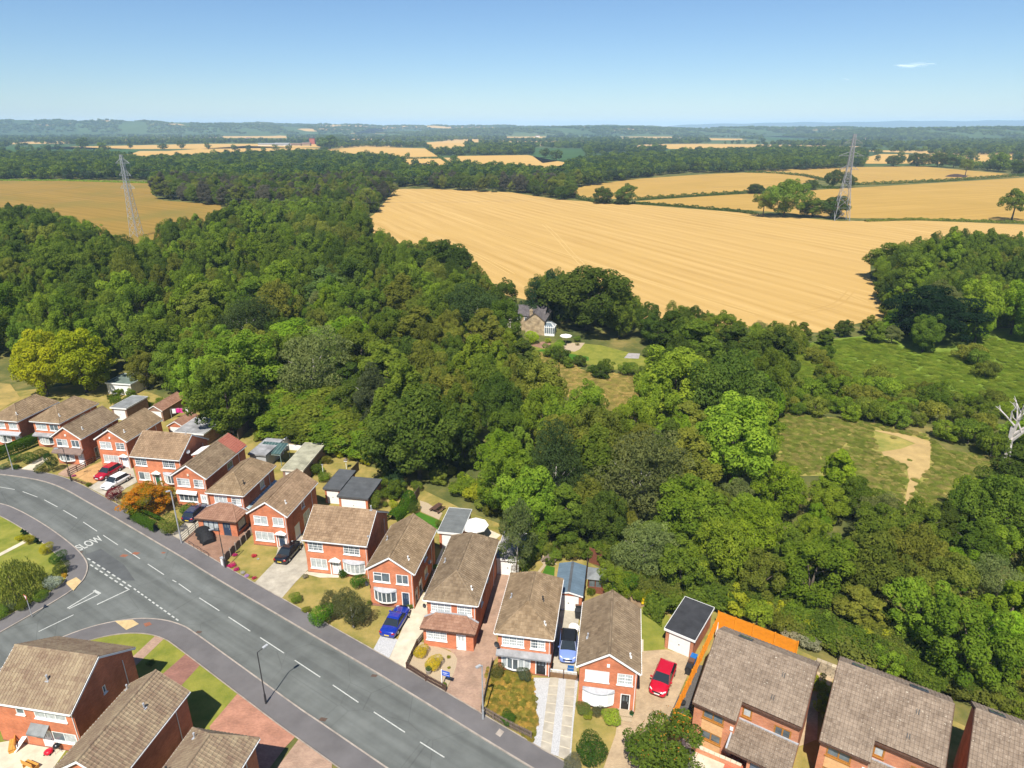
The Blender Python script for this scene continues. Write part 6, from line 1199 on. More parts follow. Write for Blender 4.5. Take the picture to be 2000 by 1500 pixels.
# ---- woods: which part of the view is canopy, and which must stay open
WOOD = [(-60, 400), (0, 397), (60, 397), (110, 412), (160, 427), (215, 450), (250, 470), (290, 462), (310, 440), (330, 428), (420, 414), (440, 398), (500, 385), (770, 375), (770, 415), (712, 440), (760, 457), (800, 464), (870, 467), (930, 492), (933, 540), (985, 535), (1000, 545), (1080, 525), (1230, 548), (1245, 585), (1330, 588), (1430, 612), (1500, 622), (1600, 628), (1700, 615), (1720, 600), (1697, 545), (1692, 505), (1740, 478), (1800, 462), (1850, 447), (2080, 455),
        (2080, 1410), (1950, 1372), (1850, 1335), (1780, 1305), (1650, 1255), (1560, 1222), (1430, 1175), (1300, 1188), (1245, 1150), (1180, 1085), (1060, 1060), (1010, 1030), (960, 975), (850, 925), (760, 925), (735, 880), (690, 830), (650, 775), (600, 770), (530, 790), (490, 822), (400, 805), (365, 800), (330, 792), (285, 772), (268, 738), (200, 745), (0, 700), (-60, 700)]
FIELD_VIS = [(716, 436), (776, 372), (1000, 379), (1250, 403), (1640, 434), (1990, 438), (1850, 446), (1740, 473), (1688, 500), (1698, 550), (1718, 598), (1600, 622), (1400, 604), (1247, 580), (1237, 543), (1080, 516), (985, 526), (938, 532), (934, 488), (870, 461), (800, 458), (760, 450)]
OPEN = [FIELD_VIS, [(992, 602), (1078, 602), (1082, 632), (1150, 655), (1255, 672), (1278, 700), (1262, 725), (1252, 745), (1240, 800), (1190, 780), (1122, 754), (1104, 732), (1075, 712), (1048, 695), (1035, 668), (1003, 650)],
        [(1545, 815), (1620, 825), (1700, 836), (1790, 850), (1850, 885), (1960, 908), (1960, 940), (1900, 945), (1850, 935), (1800, 968), (1775, 1000), (1755, 990), (1705, 950), (1645, 905), (1560, 915), (1510, 890)],
        [(1540, 700), (1600, 680), (1680, 668), (1790, 690), (1890, 692), (1930, 662), (2080, 700), (2080, 860), (1960, 850), (1800, 830), (1540, 800)],
        [(-60, 748), (0, 750), (45, 770), (200, 772), (215, 738), (262, 742), (272, 776), (345, 805), (345, 830), (-60, 830)], [(225, 440), (290, 450), (292, 466), (235, 450)]]
LEFTWOOD = 'wood behind the red-brick houses'
def region(x, y):
    if x > 1690 and y < 690: return 'wood at the right of the stubble field'
    if y < 530 and x < 960: return 'wood running up beside the stubble field'
    if x > 1240 and y < 700: return 'tree belt below the stubble field'
    if x > 985 and y < 690: return 'trees around the stone farmhouse'
    if x > 1500 and y > 1000: return 'wood behind the modern houses'
    if x > 1180 and y > 1000: return 'wood behind the summerhouse garden'
    if x > 1240: return 'wood left of the dry clearing'
    if x < 260: return 'wood behind the yellow-green maples'
    if x < 520: return 'wood behind the end of the brick row'
    if y > 780: return 'wood behind the parasol garden'
    if x < 760: return 'wood above the bramble bank'
    return 'wood in front of the farmhouse'
DESC = {'dark': 'dark green broadleaf tree', 'mid': 'mid-green broadleaf tree', 'fresh': 'fresh green broadleaf tree', 'olive': 'olive green broadleaf tree', 'lime': 'yellow-green broadleaf tree', 'grey': 'grey-green feathery birch', 'deep': 'very dark bluish green tree', 'bright': 'bright green broadleaf tree'}
KEYS = ['round1', 'round2', 'round3', 'oak', 'ragged', 'tall1', 'ash', 'ragged', 'ash']
def covers(x, y, h, r, polys):
    for f in (0, .4, .8):
        for s in (-.38, 0, .38):
            q = seen(x + s * r, y, f * h)
            for P in polys:
                if inpoly(*q, P): return True
    return False
HOUSES = [(-86, -34, 0), ]
spots = []
def too_near(x, y, r):
    for a, b, c in spots:
        if (a - x) ** 2 + (b - y) ** 2 < ((c + r) * .66) ** 2: return True
    return False
# hand-placed trees that can be picked out of the canopy: top pixel x, y, crown half width in pixels, height, colour, mesh
HERO = [(635, 512, 46, 15, (.10, .155, .035), 'tall1', 'pale green upright poplar standing out of the wood'), (870, 468, 62, 15, 'dark', 'round3', 'broad dark tree at the near corner of the stubble field'), (820, 480, 45, 13, 'mid', 'round1', 'mid-green tree beside the broad dark one at the field corner'),
        (935, 550, 62, 15, (.07, .11, .03), 'birch2', 'soft grey-green willow-like tree left of the farmhouse'), (1150, 520, 92, 17, 'dark', 'oak', 'very large dark tree behind the farmhouse'), (1048, 528, 28, 15, 'deep', 'conifer', 'dark conifer just behind the farmhouse roof'), (1080, 520, 26, 15, 'deep', 'tall1', 'dark upright tree between conifer and large dark tree'),
        (580, 622, 75, 12, 'bright', 'round2', 'bright yellow-green rounded crown in the middle of the wood'), (680, 615, 60, 12, 'bright', 'round3', 'bright green crown beside the yellow-green one in the middle of the wood'), (470, 575, 62, 14, (.075, .11, .03), 'birch2', 'pale feathery birch above the middle of the brick row'),
        (1835, 560, 85, 14, (.016, .042, .016), 'round3', 'very dark blue-green tree at the edge of the grass bank'), (1760, 470, 62, 14, 'mid', 'round1', 'rounded tree at the corner of the stubble field'), (1330, 672, 88, 15, 'fresh', 'round1', 'big fresh green tree right of the farmhouse meadow'), (1440, 690, 80, 16, 'dark', 'oak', 'big dark tree beside the grass bank'),
        (980, 845, 48, 10, 'bright', 'round2', 'bright green tree above the parasol garden'), (1650, 870, 42, 9, 'bright', 'tall1', 'single young bright green tree in the dry clearing'), (450, 640, 80, 16, 'fresh', 'round1', 'tall fresh green tree behind the brick row near the bank'), (430, 700, 70, 14, 'mid', 'round3', 'broad mid-green tree overhanging the small tiled garage'),
        (285, 620, 62, 13, 'mid', 'round1', 'rounded mid-green tree above the white double garage'), (600, 640, 70, 15, 'grey', 'birch2', 'greyish birch crown above the bramble bank'), (720, 705, 45, 14, (.075, .10, .04), 'birch1', 'slender pale birch at the edge of the bramble bank'), (810, 755, 95, 15, 'dark', 'round3', 'broad dark tree beside the bramble bank'),
        (1255, 835, 85, 14, 'grey', 'birch2', 'wide grey-green birch crown in front of the dry clearing'), (1090, 830, 62, 14, (.07, .105, .03), 'birch2', 'drooping birch right of the bright green tree'), (1010, 970, 40, 11, 'grey', 'birch1', 'slim birch with pale trunk behind the parasol patio'), (1200, 1105, 32, 4.5, 'fresh', 'fine', 'dense round green bush beside the summerhouse')]
for px, py, w, h, col, key, lb in HERO:
    p = at(px, py, h); r = w * mpp((p.x, p.y, h * .6)); spots.append((p.x, p.y, r * .8)); tree(key, (p.x, p.y), h, r, col, lb, name='birch_tree' if 'birch' in key else 'broadleaf_tree')
for px, py, w in ((60, 650, 55), (140, 645, 60)):
    p = at(px, py, 13); spots.append((p.x, p.y, 6)); tree('round3', (p.x, p.y), 13.5, w * mpp((p.x, p.y, 8)) * 1.08, 'gold', 'yellow-green maple of a dense pair behind the end houses', group='pair of yellow-green maples')
cands = []; g = np.random.default_rng(5)
def fbm(x, y): return math.sin(x * .031 + 1.3) * math.sin(y * .027 + .4) + .6 * math.sin(x * .083 + y * .061) + .4 * math.sin(x * .17 - y * .13)
wood_far = []
for it in range(30000):
    y = 36 + 414 * g.random() ** 1.35; x = (g.random() * 2 - 1) * (25 + y * .86)
    q0 = seen(x, y, 0)
    if not inpoly(*q0, WOOD): continue
    h = 8 + 8.5 * g.random() ** 1.2; r = h * (.32 + .15 * g.random())
    if q0[1] > 1000 and q0[0] > 1180: h *= .7; r = h * .45
    if (1300 < q0[0] < 1760 and 600 < q0[1] < 700): h *= .6; r = h * .48
    q1 = seen(x, y, h)
    if not inpoly(*q1, WOOD): continue
    if covers(x, y, h, r, OPEN) or too_near(x, y, r): continue
    spots.append((x, y, r)); cands.append((x, y, h, r, q0))
cands.sort(key=lambda c: c[1])
for i, (x, y, h, r, q0) in enumerate(cands):
    reg = region(*q0); f = fbm(x, y) + g.normal() * .7
    col = 'dark' if f < -.9 else 'mid' if f < .1 else 'olive' if f < .5 else 'fresh' if f < 1.15 else 'grey' if f < 1.5 else 'bright'
    if q0[0] < 420 and q0[1] > 420 and f > -.3: col = random.choice(['olive', 'fresh', 'fresh', 'mid'])
    key = random.choice(['birch1', 'birch2']) if col == 'grey' else ('conifer' if col == 'dark' and random.random() < .08 else random.choice(KEYS))
    size = 'tall ' if h > 13.2 else 'small ' if h < 9.6 else ''; shp = {'oak': 'broad-domed ', 'ragged': 'ragged upright ', 'ash': 'loose open ', 'tall1': 'narrow upright ', 'conifer': 'conical '}.get(key, '' if 'birch' in key else 'rounded ')
    ds_ = size + shp + DESC[col].replace('broadleaf ', '')
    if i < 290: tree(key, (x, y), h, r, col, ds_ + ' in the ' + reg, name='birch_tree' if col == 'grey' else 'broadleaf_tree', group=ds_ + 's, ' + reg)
    else: wood_far.append((x, y, h, r))
NWOOD = len(cands)

def instances(name, pts, keys, label_kind, cols, hscale=12.0, rscale=5.2, zs=None):
    "uncountable trees: one object that repeats a few crown meshes on its own points"
    me = bpy.data.meshes.new(name); me.from_pydata([(p[0], p[1], zs[i] if zs else 0) for i, p in enumerate(pts)], [], [])
    S = np.array([(p[3] / rscale, p[3] / rscale, p[2] / hscale) for p in pts], np.float32).ravel(); a = me.attributes.new('scl', 'FLOAT_VECTOR', 'POINT'); a.data.foreach_set('vector', S)
    a = me.attributes.new('rot', 'FLOAT_VECTOR', 'POINT'); a.data.foreach_set('vector', np.array([(0, 0, random.uniform(0, 6.28)) for _ in pts], np.float32).ravel()); a = me.attributes.new('pick', 'INT', 'POINT'); a.data.foreach_set('value', [random.randrange(len(keys) * len(cols)) for _ in pts])
    o = bpy.data.objects.new(name, me); link(o); kind(o, 'stuff'); ng = bpy.data.node_groups.new(name, 'GeometryNodeTree'); ng.interface.new_socket('Geometry', in_out='INPUT', socket_type='NodeSocketGeometry'); ng.interface.new_socket('Geometry', in_out='OUTPUT', socket_type='NodeSocketGeometry')
    N, L = ng.nodes, ng.links; gi = N.new('NodeGroupInput'); go = N.new('NodeGroupOutput'); ip = N.new('GeometryNodeInstanceOnPoints'); L.new(gi.outputs[0], ip.inputs['Points']); jn = N.new('GeometryNodeJoinGeometry')
    for k in keys:
        for c in cols:
            cc = GREENS.get(c, c); me2 = PROTO[k][0].copy(); me2.materials[0] = leaf_mat('foliage_%d_%d_%d' % tuple(int(v * 1000) for v in cc), cc); src = bpy.data.objects.new('crown', me2); SRC.append(src); oi = N.new('GeometryNodeObjectInfo'); oi.inputs[0].default_value = src; oi.inputs['As Instance'].default_value = True; L.new(oi.outputs['Geometry'], jn.inputs[0])
    L.new(jn.outputs[0], ip.inputs['Instance']); ip.inputs['Pick Instance'].default_value = True
    for nm, t, s in (('scl', 'FLOAT_VECTOR', 'Scale'), ('rot', 'FLOAT_VECTOR', 'Rotation'), ('pick', 'INT', 'Instance Index')):
        na = N.new('GeometryNodeInputNamedAttribute'); na.data_type = t; na.inputs[0].default_value = nm; L.new([x for x in na.outputs if x.enabled][0], ip.inputs[s])
    L.new(ip.outputs[0], go.inputs[0]); md = o.modifiers.new('scatter', 'NODES'); md.node_group = ng; return o
SRC = []
if wood_far: instances('woodland', wood_far, ['round1', 'round3', 'tall1', 'birch2', 'ragged', 'ash'], '', ['dark', 'mid', 'olive', 'fresh', 'mid'])
# ---- far woods, belts and hedgerow trees
BELTS = [([(-80, 300), (60, 292), (220, 302), (300, 322), (310, 352), (-80, 351)], 9), ([(240, 318), (420, 306), (640, 302), (760, 318), (900, 335), (1100, 347), (1112, 362), (1092, 390), (1000, 378), (775, 366), (700, 345), (560, 340), (300, 350)], 9), ([(300, 345), (420, 335), (560, 330), (700, 335), (760, 362), (772, 385), (735, 418), (440, 404), (305, 388)], 8),
         ([(1100, 330), (1200, 314), (1400, 304), (1650, 296), (1690, 305), (1685, 327), (1500, 335), (1300, 341), (1115, 368)], 9), ([(1690, 312), (2080, 300), (2080, 326), (1990, 340), (1800, 324), (1690, 326)], 11), ([(620, 268), (670, 266), (672, 287), (620, 287)], 9), ([(1090, 386), (1112, 365), (1118, 392)], 9)]
far = []; far_mid = []
gold_px = [[(640, 291), (720, 287), (830, 290), (856, 306), (760, 308), (640, 303)], [(775, 310), (862, 310), (890, 331), (800, 331)], [(890, 305), (1030, 303), (1115, 320), (1080, 335), (900, 318)], [(225, 302), (480, 285), (620, 290), (645, 297), (450, 303), (270, 313)], [(1685, 309), (1720, 301), (1850, 303), (2050, 303), (2050, 320), (1690, 320)], [(-50, 290), (80, 285), (280, 292), (255, 301), (-50, 302)], [(1040, 289), (1140, 291), (1140, 308), (1060, 319), (1040, 305)], [(85, 287), (400, 280), (620, 280), (620, 289), (400, 292), (90, 293)], [(825, 277), (912, 279), (908, 292), (850, 292)], [(0, 253), (120, 252), (262, 255), (255, 262), (60, 263), (0, 263)], [(985, 263), (1070, 265), (1060, 271), (990, 270)], [(1200, 261), (1320, 263), (1310, 271), (1210, 269)], [(1295, 281), (1410, 282), (1480, 285), (1470, 293), (1300, 292)], [(1880, 263), (1950, 263), (1960, 272), (1890, 271)], [(430, 265), (560, 265), (560, 271), (440, 271)], [(1380, 269), (1450, 270), (1450, 275), (1390, 275)], [(1490, 267), (1660, 266), (1655, 274), (1500, 276)]]
for P, sp in BELTS:
    xs = [p[0] for p in P]; ys = [p[1] for p in P]; W_ = [at(*p) for p in P]; x0, x1 = min(p.x for p in W_), max(p.x for p in W_); y0, y1 = min(p.y for p in W_), max(p.y for p in W_); n = int((x1 - x0) * (y1 - y0) / sp ** 2 * 1.3)
    for _ in range(n):
        x, y = x0 + (x1 - x0) * g.random(), y0 + (y1 - y0) * g.random(); q = seen(x, y, 0); h = 9 + 6 * g.random()
        if not inpoly(*q, P): continue
        if any(inpoly(*seen(x, y, z), G_) for z in (0, h * .5) for G_ in gold_px) and random.random() > .04: continue
        if covers(x, y, h, h * .45, [FIELD_VIS]): continue
        (far_mid if y < 620 else far).append((x, y, h, h * (.4 + .12 * g.random())))
for _ in range(95000):
    y = 850 * (9.5 ** g.random()); x = (g.random() * 2 - 1) * y * .95; q = seen(x, y, 0)
    if q[1] > 305: continue
    if any(inpoly(*q, G_) or inpoly(*seen(x, y, 8), G_) for G_ in gold_px): continue
    v = math.sin(x * .0043 + y * .0011) * math.sin(y * .0036 - x * .0009 + 2) + .5 * math.sin(x * .011 - y * .007) + .35 * math.sin(y * .017 + x * .004)
    u = abs(((x * .0031 + y * .0009) % 1) - .5) < .03 or abs(((y * .0027 - x * .0007) % 1) - .5) < .025
    if v > .08 or (u and random.random() < .6): far.append((x, y, 9 + 7 * g.random(), 5.5 + 3 * g.random()))
    if len(far) > 30000: break
instances('far_woodland', far, ['far1', 'far2', 'far3'], '', ['dark', 'mid', 'deep'])
instances('middle_woodland', far_mid, ['round2', 'round3', 'tall1', 'birch2', 'bare'], '', ['dark', 'mid', 'olive', (.10, .095, .06)])
# ---- single trees in the fields: base pixel x, y, height in pixels, half width in pixels
FT = [(1530, 424, 68, 46, 'mid', 'oak', 'broad round oak in the hedge beside the right pylon'), (1490, 424, 48, 22, 'olive', 'open', 'thin open tree at the left of the broad oak'), (1585, 424, 34, 30, 'mid', 'round2', 'low bushy tree between broad oak and right pylon'), (1628, 427, 44, 26, 'dark', 'round1', 'dark rounded tree at the foot of the right pylon'), (1627, 366, 32, 19, 'dark', 'oak', 'small spreading oak on the field boundary behind the right pylon'), (1655, 366, 27, 15, 'dark', 'round2', 'small tree touching the spreading oak behind the pylon'),
      (1476, 378, 18, 20, 'dark', 'round3', 'squat thorn bush on the hedge left of the broad oak'), (1584, 371, 20, 15, 'dark', 'round1', 'small round thorn tree on the hedge behind the broad oak'), (1178, 398, 32, 20, 'dark', 'round1', 'left-hand tree of the dark pair at the top of the stubble field'), (1220, 399, 37, 22, 'dark', 'round2', 'right-hand tree of the dark pair at the top of the stubble field'), (1095, 390, 26, 14, 'dark', 'round1', 'small dark tree at the top corner of the stubble field'), (1975, 431, 58, 30, 'mid', 'open', 'open-crowned tree at the hedge on the right side'),
      (1885, 343, 30, 14, 'olive', 'open', 'half-bare tree standing alone in the far right field'), (1745, 325, 20, 18, 'dark', 'round3', 'first tree of the row above the far right fields'), (1790, 325, 26, 20, 'dark', 'round1', 'second tree of the row above the far right fields'), (1830, 326, 26, 22, 'dark', 'round3', 'wide tree mid-row above the far right fields'), (1862, 328, 24, 16, 'dark', 'round2', 'fourth tree of the row above the far right fields'), (1950, 335, 34, 20, 'mid', 'oak', 'taller tree at the right of the far field row'), (1990, 342, 28, 18, 'dark', 'round1', 'last dark tree at the end of the far field row'),
      (165, 292, 22, 14, 'dark', 'far3', 'dark round tree at the edge of the green pasture'), (205, 300, 20, 12, 'mid', 'far2', 'greyish tree in front of the green pasture'), (255, 290, 10, 6, 'dark', 'far1', 'lone field tree left of the distant farm'), (320, 293, 12, 12, 'dark', 'far3', 'spreading field tree left of the distant farm'), (355, 291, 14, 9, 'dark', 'far1', 'round field tree in the middle of the far corn'), (407, 292, 13, 8, 'dark', 'far2', 'solitary round tree in the far corn'), (458, 294, 11, 7, 'dark', 'far1', 'solitary tree just before the distant farm'),
      (485, 294, 10, 6, 'dark', 'far2', 'small tree in the far corn near the distant farm'), (515, 296, 9, 6, 'dark', 'far1', 'small tree below the distant farm'), (540, 296, 13, 7, 'mid', 'far2', 'pale tree below the distant farm'), (565, 297, 14, 7, 'dark', 'far1', 'dark tree right of the distant farm'), (645, 292, 26, 25, 'dark', 'far3', 'large dark clump beside the red barn'), (718, 308, 14, 7, 'dark', 'far1', 'small tree on the far hedge line, left one'), (745, 308, 12, 7, 'dark', 'far2', 'small tree on the far hedge line, middle one'), (796, 310, 11, 7, 'dark', 'far1', 'small tree on the far hedge line, right one'),
      (888, 322, 18, 12, 'dark', 'far3', 'round tree at the corner of the far corn strip'), (735, 287, 14, 9, 'dark', 'far2', 'tree in the far parkland left of centre'), (775, 288, 14, 10, 'mid', 'far1', 'paler tree in the far parkland left of centre'), (1065, 308, 18, 13, 'dark', 'far3', 'left tree of two in the far green pasture'), (1087, 314, 20, 14, 'dark', 'far1', 'right tree of two in the far green pasture'), (1150, 308, 18, 14, 'dark', 'far3', 'tree at the right edge of the far green pasture')]
for px, py, hp, w, col, key, lb in FT:
    p = at(px, py); k = mpp(p); tree(key, p, hp * k * 1.04, w * k, col, lb, name='field_tree')
# hedges on the field boundaries
def hedge(pts, h, w, label, col='dark', leaf=.4, dens=14, name='hedge', seed=1, clipped=False, top=None):
    "solid hedge: leaf sprays all over a long body"
    g_ = np.random.default_rng(seed); O = pts[0]; P, N = [], []
    for a, b in zip(pts, pts[1:]):
        a, b = np.array([a[0] - O[0], a[1] - O[1], 0]), np.array([b[0] - O[0], b[1] - O[1], 0]); L = np.linalg.norm(b - a); n = int(L * (2 * h + w) * dens / (leaf / .4) ** 2) + 8; u = (b - a) / L; s = np.array([-u[1], u[0], 0]); t = g_.random(n)[:, None]; an = (g_.random(n) * 1.25 - .125) * np.pi
        bump = 1 if clipped else (1 + .28 * np.sin(t[:, 0] * L * .55 + seed) + .18 * np.sin(t[:, 0] * L * 1.7)); ca, sa = np.cos(an), np.maximum(np.sin(an), 0); e = .35 if clipped else .7
        x = np.sign(ca) * np.abs(ca) ** e * w / 2; z = np.abs(sa) ** e * h * bump * (1 - .12 * g_.random(n) ** 2) + .05; P.append(a + (b - a) * t + s * x[:, None] + np.array([0, 0, 1]) * z[:, None]); N.append(s * ca[:, None] + np.array([0, 0, 1]) * (sa + .15)[:, None])
    P = np.concatenate(P); N = unit(np.concatenate(N) + g_.normal(size=(len(P), 3)) * .35); T = unit(np.cross(N, g_.normal(size=(len(P), 3)))); Bv = unit(np.cross(N, T)); s = leaf * (.6 + .7 * g_.random(len(P))); me = quads_mesh(name, P, T * (s * .5)[:, None], Bv * (s * .4)[:, None], g_.random(len(P)) * .8, LEAF)
    o = bpy.data.objects.new(name, me); o.location = (O[0], O[1], 0); link(o); tag(o, label, 'hedge'); c = GREENS.get(col, col); o.color = (*c, 1); return o
def hp(*px): return [at(*p) for p in px]
hedge(hp((1240, 391), (1370, 383), (1470, 377), (1560, 372)), 2.2, 2.5, 'dark hedge between the two nearer right-hand corn fields', leaf=.9, dens=24)
hedge(hp((1235, 398), (1330, 404), (1440, 414), (1480, 420)), 1.6, 2, 'low hedge at the top of the stubble field', leaf=.8, dens=24, seed=2)
hedge(hp((1455, 337), (1520, 339), (1570, 344), (1615, 354)), 2.2, 3, 'hedge curving between the far right corn fields', leaf=1.0, dens=21, seed=3)
hedge(hp((1660, 362), (1760, 358), (1850, 354), (1990, 344), (2080, 338)), 2.2, 3, 'long straight hedge across the right corn fields', leaf=1.0, dens=21, seed=4)
hedge(hp((1690, 433), (1780, 430), (1860, 432), (2080, 438)), 1.2, 2.5, 'ragged low hedge beyond the right-hand end of the stubble field', 'olive', leaf=.7, dens=24, seed=5)
hedge(hp((1590, 366), (1640, 369)), 2, 5, 'scrub under the spreading oak behind the pylon', leaf=.9, dens=21, seed=6)
hedge(hp((640, 308), (760, 311), (860, 310)), 2.5, 4, 'thin far hedge under the line of small field trees', leaf=1.6, dens=18, seed=7)
hedge(hp((835, 288), (865, 312), (890, 330)), 2.5, 4, 'far hedge slanting down beside the corn strips', leaf=1.6, dens=18, seed=8)
hedge(hp((-80, 353), (120, 353), (300, 358)), 1.2, 6, 'bright green grassy hedge bottom along the dull corn field', 'bright', leaf=1.0, dens=18, seed=9)
hedge(hp((1105, 375), (1130, 389), (1165, 396), (1230, 400)), 2.5, 3, 'bushy hedge at the top corner of the stubble field', leaf=.9, dens=24, seed=10)
# clipped garden hedges
hedge([Q(1, -80, 1010), Q(1, 130, 935), Q(1, 375, 835)], 1.9, 1.6, 'tall clipped bright green hedge between the end houses', (.075, .15, .012), .16, 60, 'clipped_hedge', 21, True)
hedge([Q(8, 1120, 560), Q(8, 1310, 655)], 1.6, 1.8, 'clipped green hedge below the orange maple', (.06, .12, .012), .16, 60, 'clipped_hedge', 22, True)
hedge([Q(3, 790, 470), Q(3, 935, 320)], 1.7, 1.7, 'bright green hedge between the back lawns', (.075, .16, .012), .2, 45, 'garden_hedge', 23)
hedge([Q(3, 1700, 850), Q(3, 1760, 780), Q(3, 1900, 640)], 2.4, 2.6, 'leafy mixed hedge beside the stained concrete garage', 'mid', .26, 40, 'garden_hedge', 24)
hedge([Q(1, 1070, 455), Q(1, 1180, 430)], 1.6, 2.4, 'clipped block of hedge below the white double garage', (.09, .14, .012), .2, 40, 'clipped_hedge', 25, True)
hedge([Q(1, 1130, 385), Q(1, 1310, 300)], 1.3, 1.3, 'low hedge running to the white double garage', 'fresh', .2, 40, 'clipped_hedge', 26, True)
hedge([Q(1, 1560, 560), Q(1, 1690, 520)], 1.8, 1.6, 'dark shrubs along the small tiled garage', 'dark', .25, 40, 'garden_hedge', 27)
hedge([Q(5, 560, 300), Q(5, 640, 350), Q(5, 690, 390)], 2.2, 2.4, 'overhanging bushes left of the black-felted garage', 'mid', .3, 40, 'garden_hedge', 28)
# scrub on the slope below the dry clearing and on the back-garden banks
def thicket(px_poly, n, hr, cols, labels, group, name='wild_shrub', key=('shrub1', 'shrub2'), seed=3, sep=.75):
    g_ = random.Random(seed); W_ = [at(*p) for p in px_poly]; x0, x1 = min(p.x for p in W_), max(p.x for p in W_); y0, y1 = min(p.y for p in W_), max(p.y for p in W_); done = []; k = 0
    for _ in range(n * 40):
        if k >= n: break
        x, y = g_.uniform(x0, x1), g_.uniform(y0, y1)
        if not inpoly(*seen(x, y, 0), px_poly): continue
        h = g_.uniform(*hr); r = h * g_.uniform(.5, .75)
        if any((a - x) ** 2 + (b - y) ** 2 < ((r + c) * sep * .75) ** 2 for a, b, c in done): continue
        done.append((x, y, r)); i = g_.randrange(len(cols)); tree(g_.choice(key), (x, y), h, r, cols[i], labels[i], name=name, cat='shrub', group=group + ', ' + labels[i]); k += 1
thicket([(1515, 812), (1540, 770), (1640, 745), (1780, 765), (1900, 790), (2050, 800), (2050, 905), (1930, 900), (1840, 868), (1780, 845), (1700, 832), (1600, 818)], 60, (2.6, 5.2), ['mid', 'olive', 'fresh'], ['dark hawthorn bush in the thicket above the dry clearing', 'olive hawthorn bush in the thicket above the dry clearing', 'fresh green bush in the thicket above the dry clearing'], 'thicket')
thicket([(1540, 700), (1620, 690), (1640, 735), (1560, 760)], 6, (2, 4), ['olive', 'mid'], ['olive bush at the left of the grass bank', 'green bush at the left of the grass bank'], 'bank bushes', seed=4)
thicket([(1860, 700), (1930, 690), (1930, 760), (1870, 765)], 3, (3, 5), ['olive', 'mid'], ['loose olive shrub alone on the grass bank', 'loose green shrub alone on the grass bank'], 'lone bank shrubs', seed=5)
thicket([(1060, 690), (1130, 695), (1185, 730), (1250, 730), (1265, 745), (1200, 745), (1130, 738)], 9, (2, 4), ['mid', 'dark'], ['green bush on the farmhouse meadow edge', 'dark bush on the farmhouse meadow edge'], 'meadow bushes', seed=6)
thicket([(830, 940), (880, 925), (960, 960), (1000, 1020), (960, 1010), (900, 965)], 14, (1.4, 3), ['lime', 'olive', 'fresh'], ['yellowish scrub bush on the slate bank', 'olive scrub bush on the slate bank', 'green scrub bush on the slate bank'], 'slate bank scrub', seed=7, key=('shrub1', 'bush'))
thicket([(560, 850), (620, 855), (700, 885), (740, 920), (690, 910), (620, 880)], 14, (.9, 2), ['lime', 'olive', 'gold'], ['yellow-green weed clump at the foot of the bramble bank', 'olive weed clump at the foot of the bramble bank', 'golden weed clump at the foot of the bramble bank'], 'bank weeds', seed=8, key=('bush', 'shrub2'))
thicket([(1020, 1030), (1180, 1090), (1230, 1150), (1180, 1120), (1100, 1085), (1020, 1060)], 12, (1.8, 3.4), ['mid', 'fresh', 'olive'], ['dark green shrub on the slope behind the parasol garden', 'fresh green shrub on the slope behind the parasol garden', 'olive shrub on the slope behind the parasol garden'], 'slope shrubs', seed=9)
thicket([(1430, 1205), (1560, 1250), (1640, 1285), (1720, 1312), (1850, 1362), (1990, 1410), (1990, 1365), (1800, 1295), (1600, 1228), (1450, 1180)], 36, (1.6, 3.2), ['fresh', 'olive', 'lime', 'mid'], ['fresh green shrub above the stone wall', 'olive shrub above the stone wall', 'yellow-green shrub above the stone wall', 'dark green shrub above the stone wall'], 'shrubs above the stone wall', seed=10, sep=.6)
thicket([(1590, 1345), (1640, 1360), (1640, 1420), (1600, 1400)], 5, (1.2, 2), ['lime', 'fresh'], ['yellow-green shrub between the modern houses', 'fresh green shrub between the modern houses'], 'shrubs between modern houses', seed=11)
thicket([(740, 940), (790, 930), (800, 960), (770, 985)], 6, (1.5, 2.8), ['deep', 'mid'], ['dark bluish shrub at the top of the back lawns', 'green shrub at the top of the back lawns'], 'lawn-top shrubs', seed=12)
thicket([(395, 800), (480, 830), (500, 850), (440, 850), (390, 825)], 8, (1.0, 2.2), ['dark', 'mid'], ['dark shrub behind the broad flat garage', 'green shrub behind the broad flat garage'], 'garage shrubs', seed=13)
thicket([(610, 885), (640, 905), (640, 960), (612, 940)], 6, (.7, 1.6), ['fresh', 'mid'], ['small green shrub on the dry back lawn beside the long mossy garage', 'small dark shrub on the dry back lawn beside the long mossy garage'], 'back lawn shrubs', seed=31, key=('bush', 'bushfine'))
thicket([(745, 960), (790, 975), (800, 1010), (760, 1030)], 7, (.7, 1.8), ['fresh', 'lime', 'mid'], ['green border shrub beside the bright hedge', 'lime border shrub beside the bright hedge', 'dark border shrub beside the bright hedge'], 'hedge border', seed=32, key=('bush', 'bushfine'))
thicket([(1030, 1060), (1085, 1075), (1090, 1110), (1050, 1100)], 9, (.7, 1.9), ['fresh', 'mid', 'olive'], ['leafy shrub beside the picnic bench lawn', 'dark shrub beside the picnic bench lawn', 'olive shrub beside the picnic bench lawn'], 'bench lawn border', seed=33, key=('bush', 'shrub1'))
thicket([(255, 770), (300, 785), (355, 790), (360, 800), (290, 795), (250, 785)], 9, (.8, 2.0), ['fresh', 'mid', 'lime'], ['garden shrub between the small garages and the trees', 'dark garden shrub between the small garages and the trees', 'lime garden shrub between the small garages and the trees'], 'garage-end shrubs', seed=34, key=('bush', 'shrub1'))
thicket([(480, 850), (530, 850), (545, 870), (500, 870)], 6, (.7, 1.5), ['fresh', 'olive'], ['small green shrub round the dry back lawn by the grey shed', 'small olive shrub round the dry back lawn by the grey shed'], 'shed lawn shrubs', seed=35, key=('bush',))
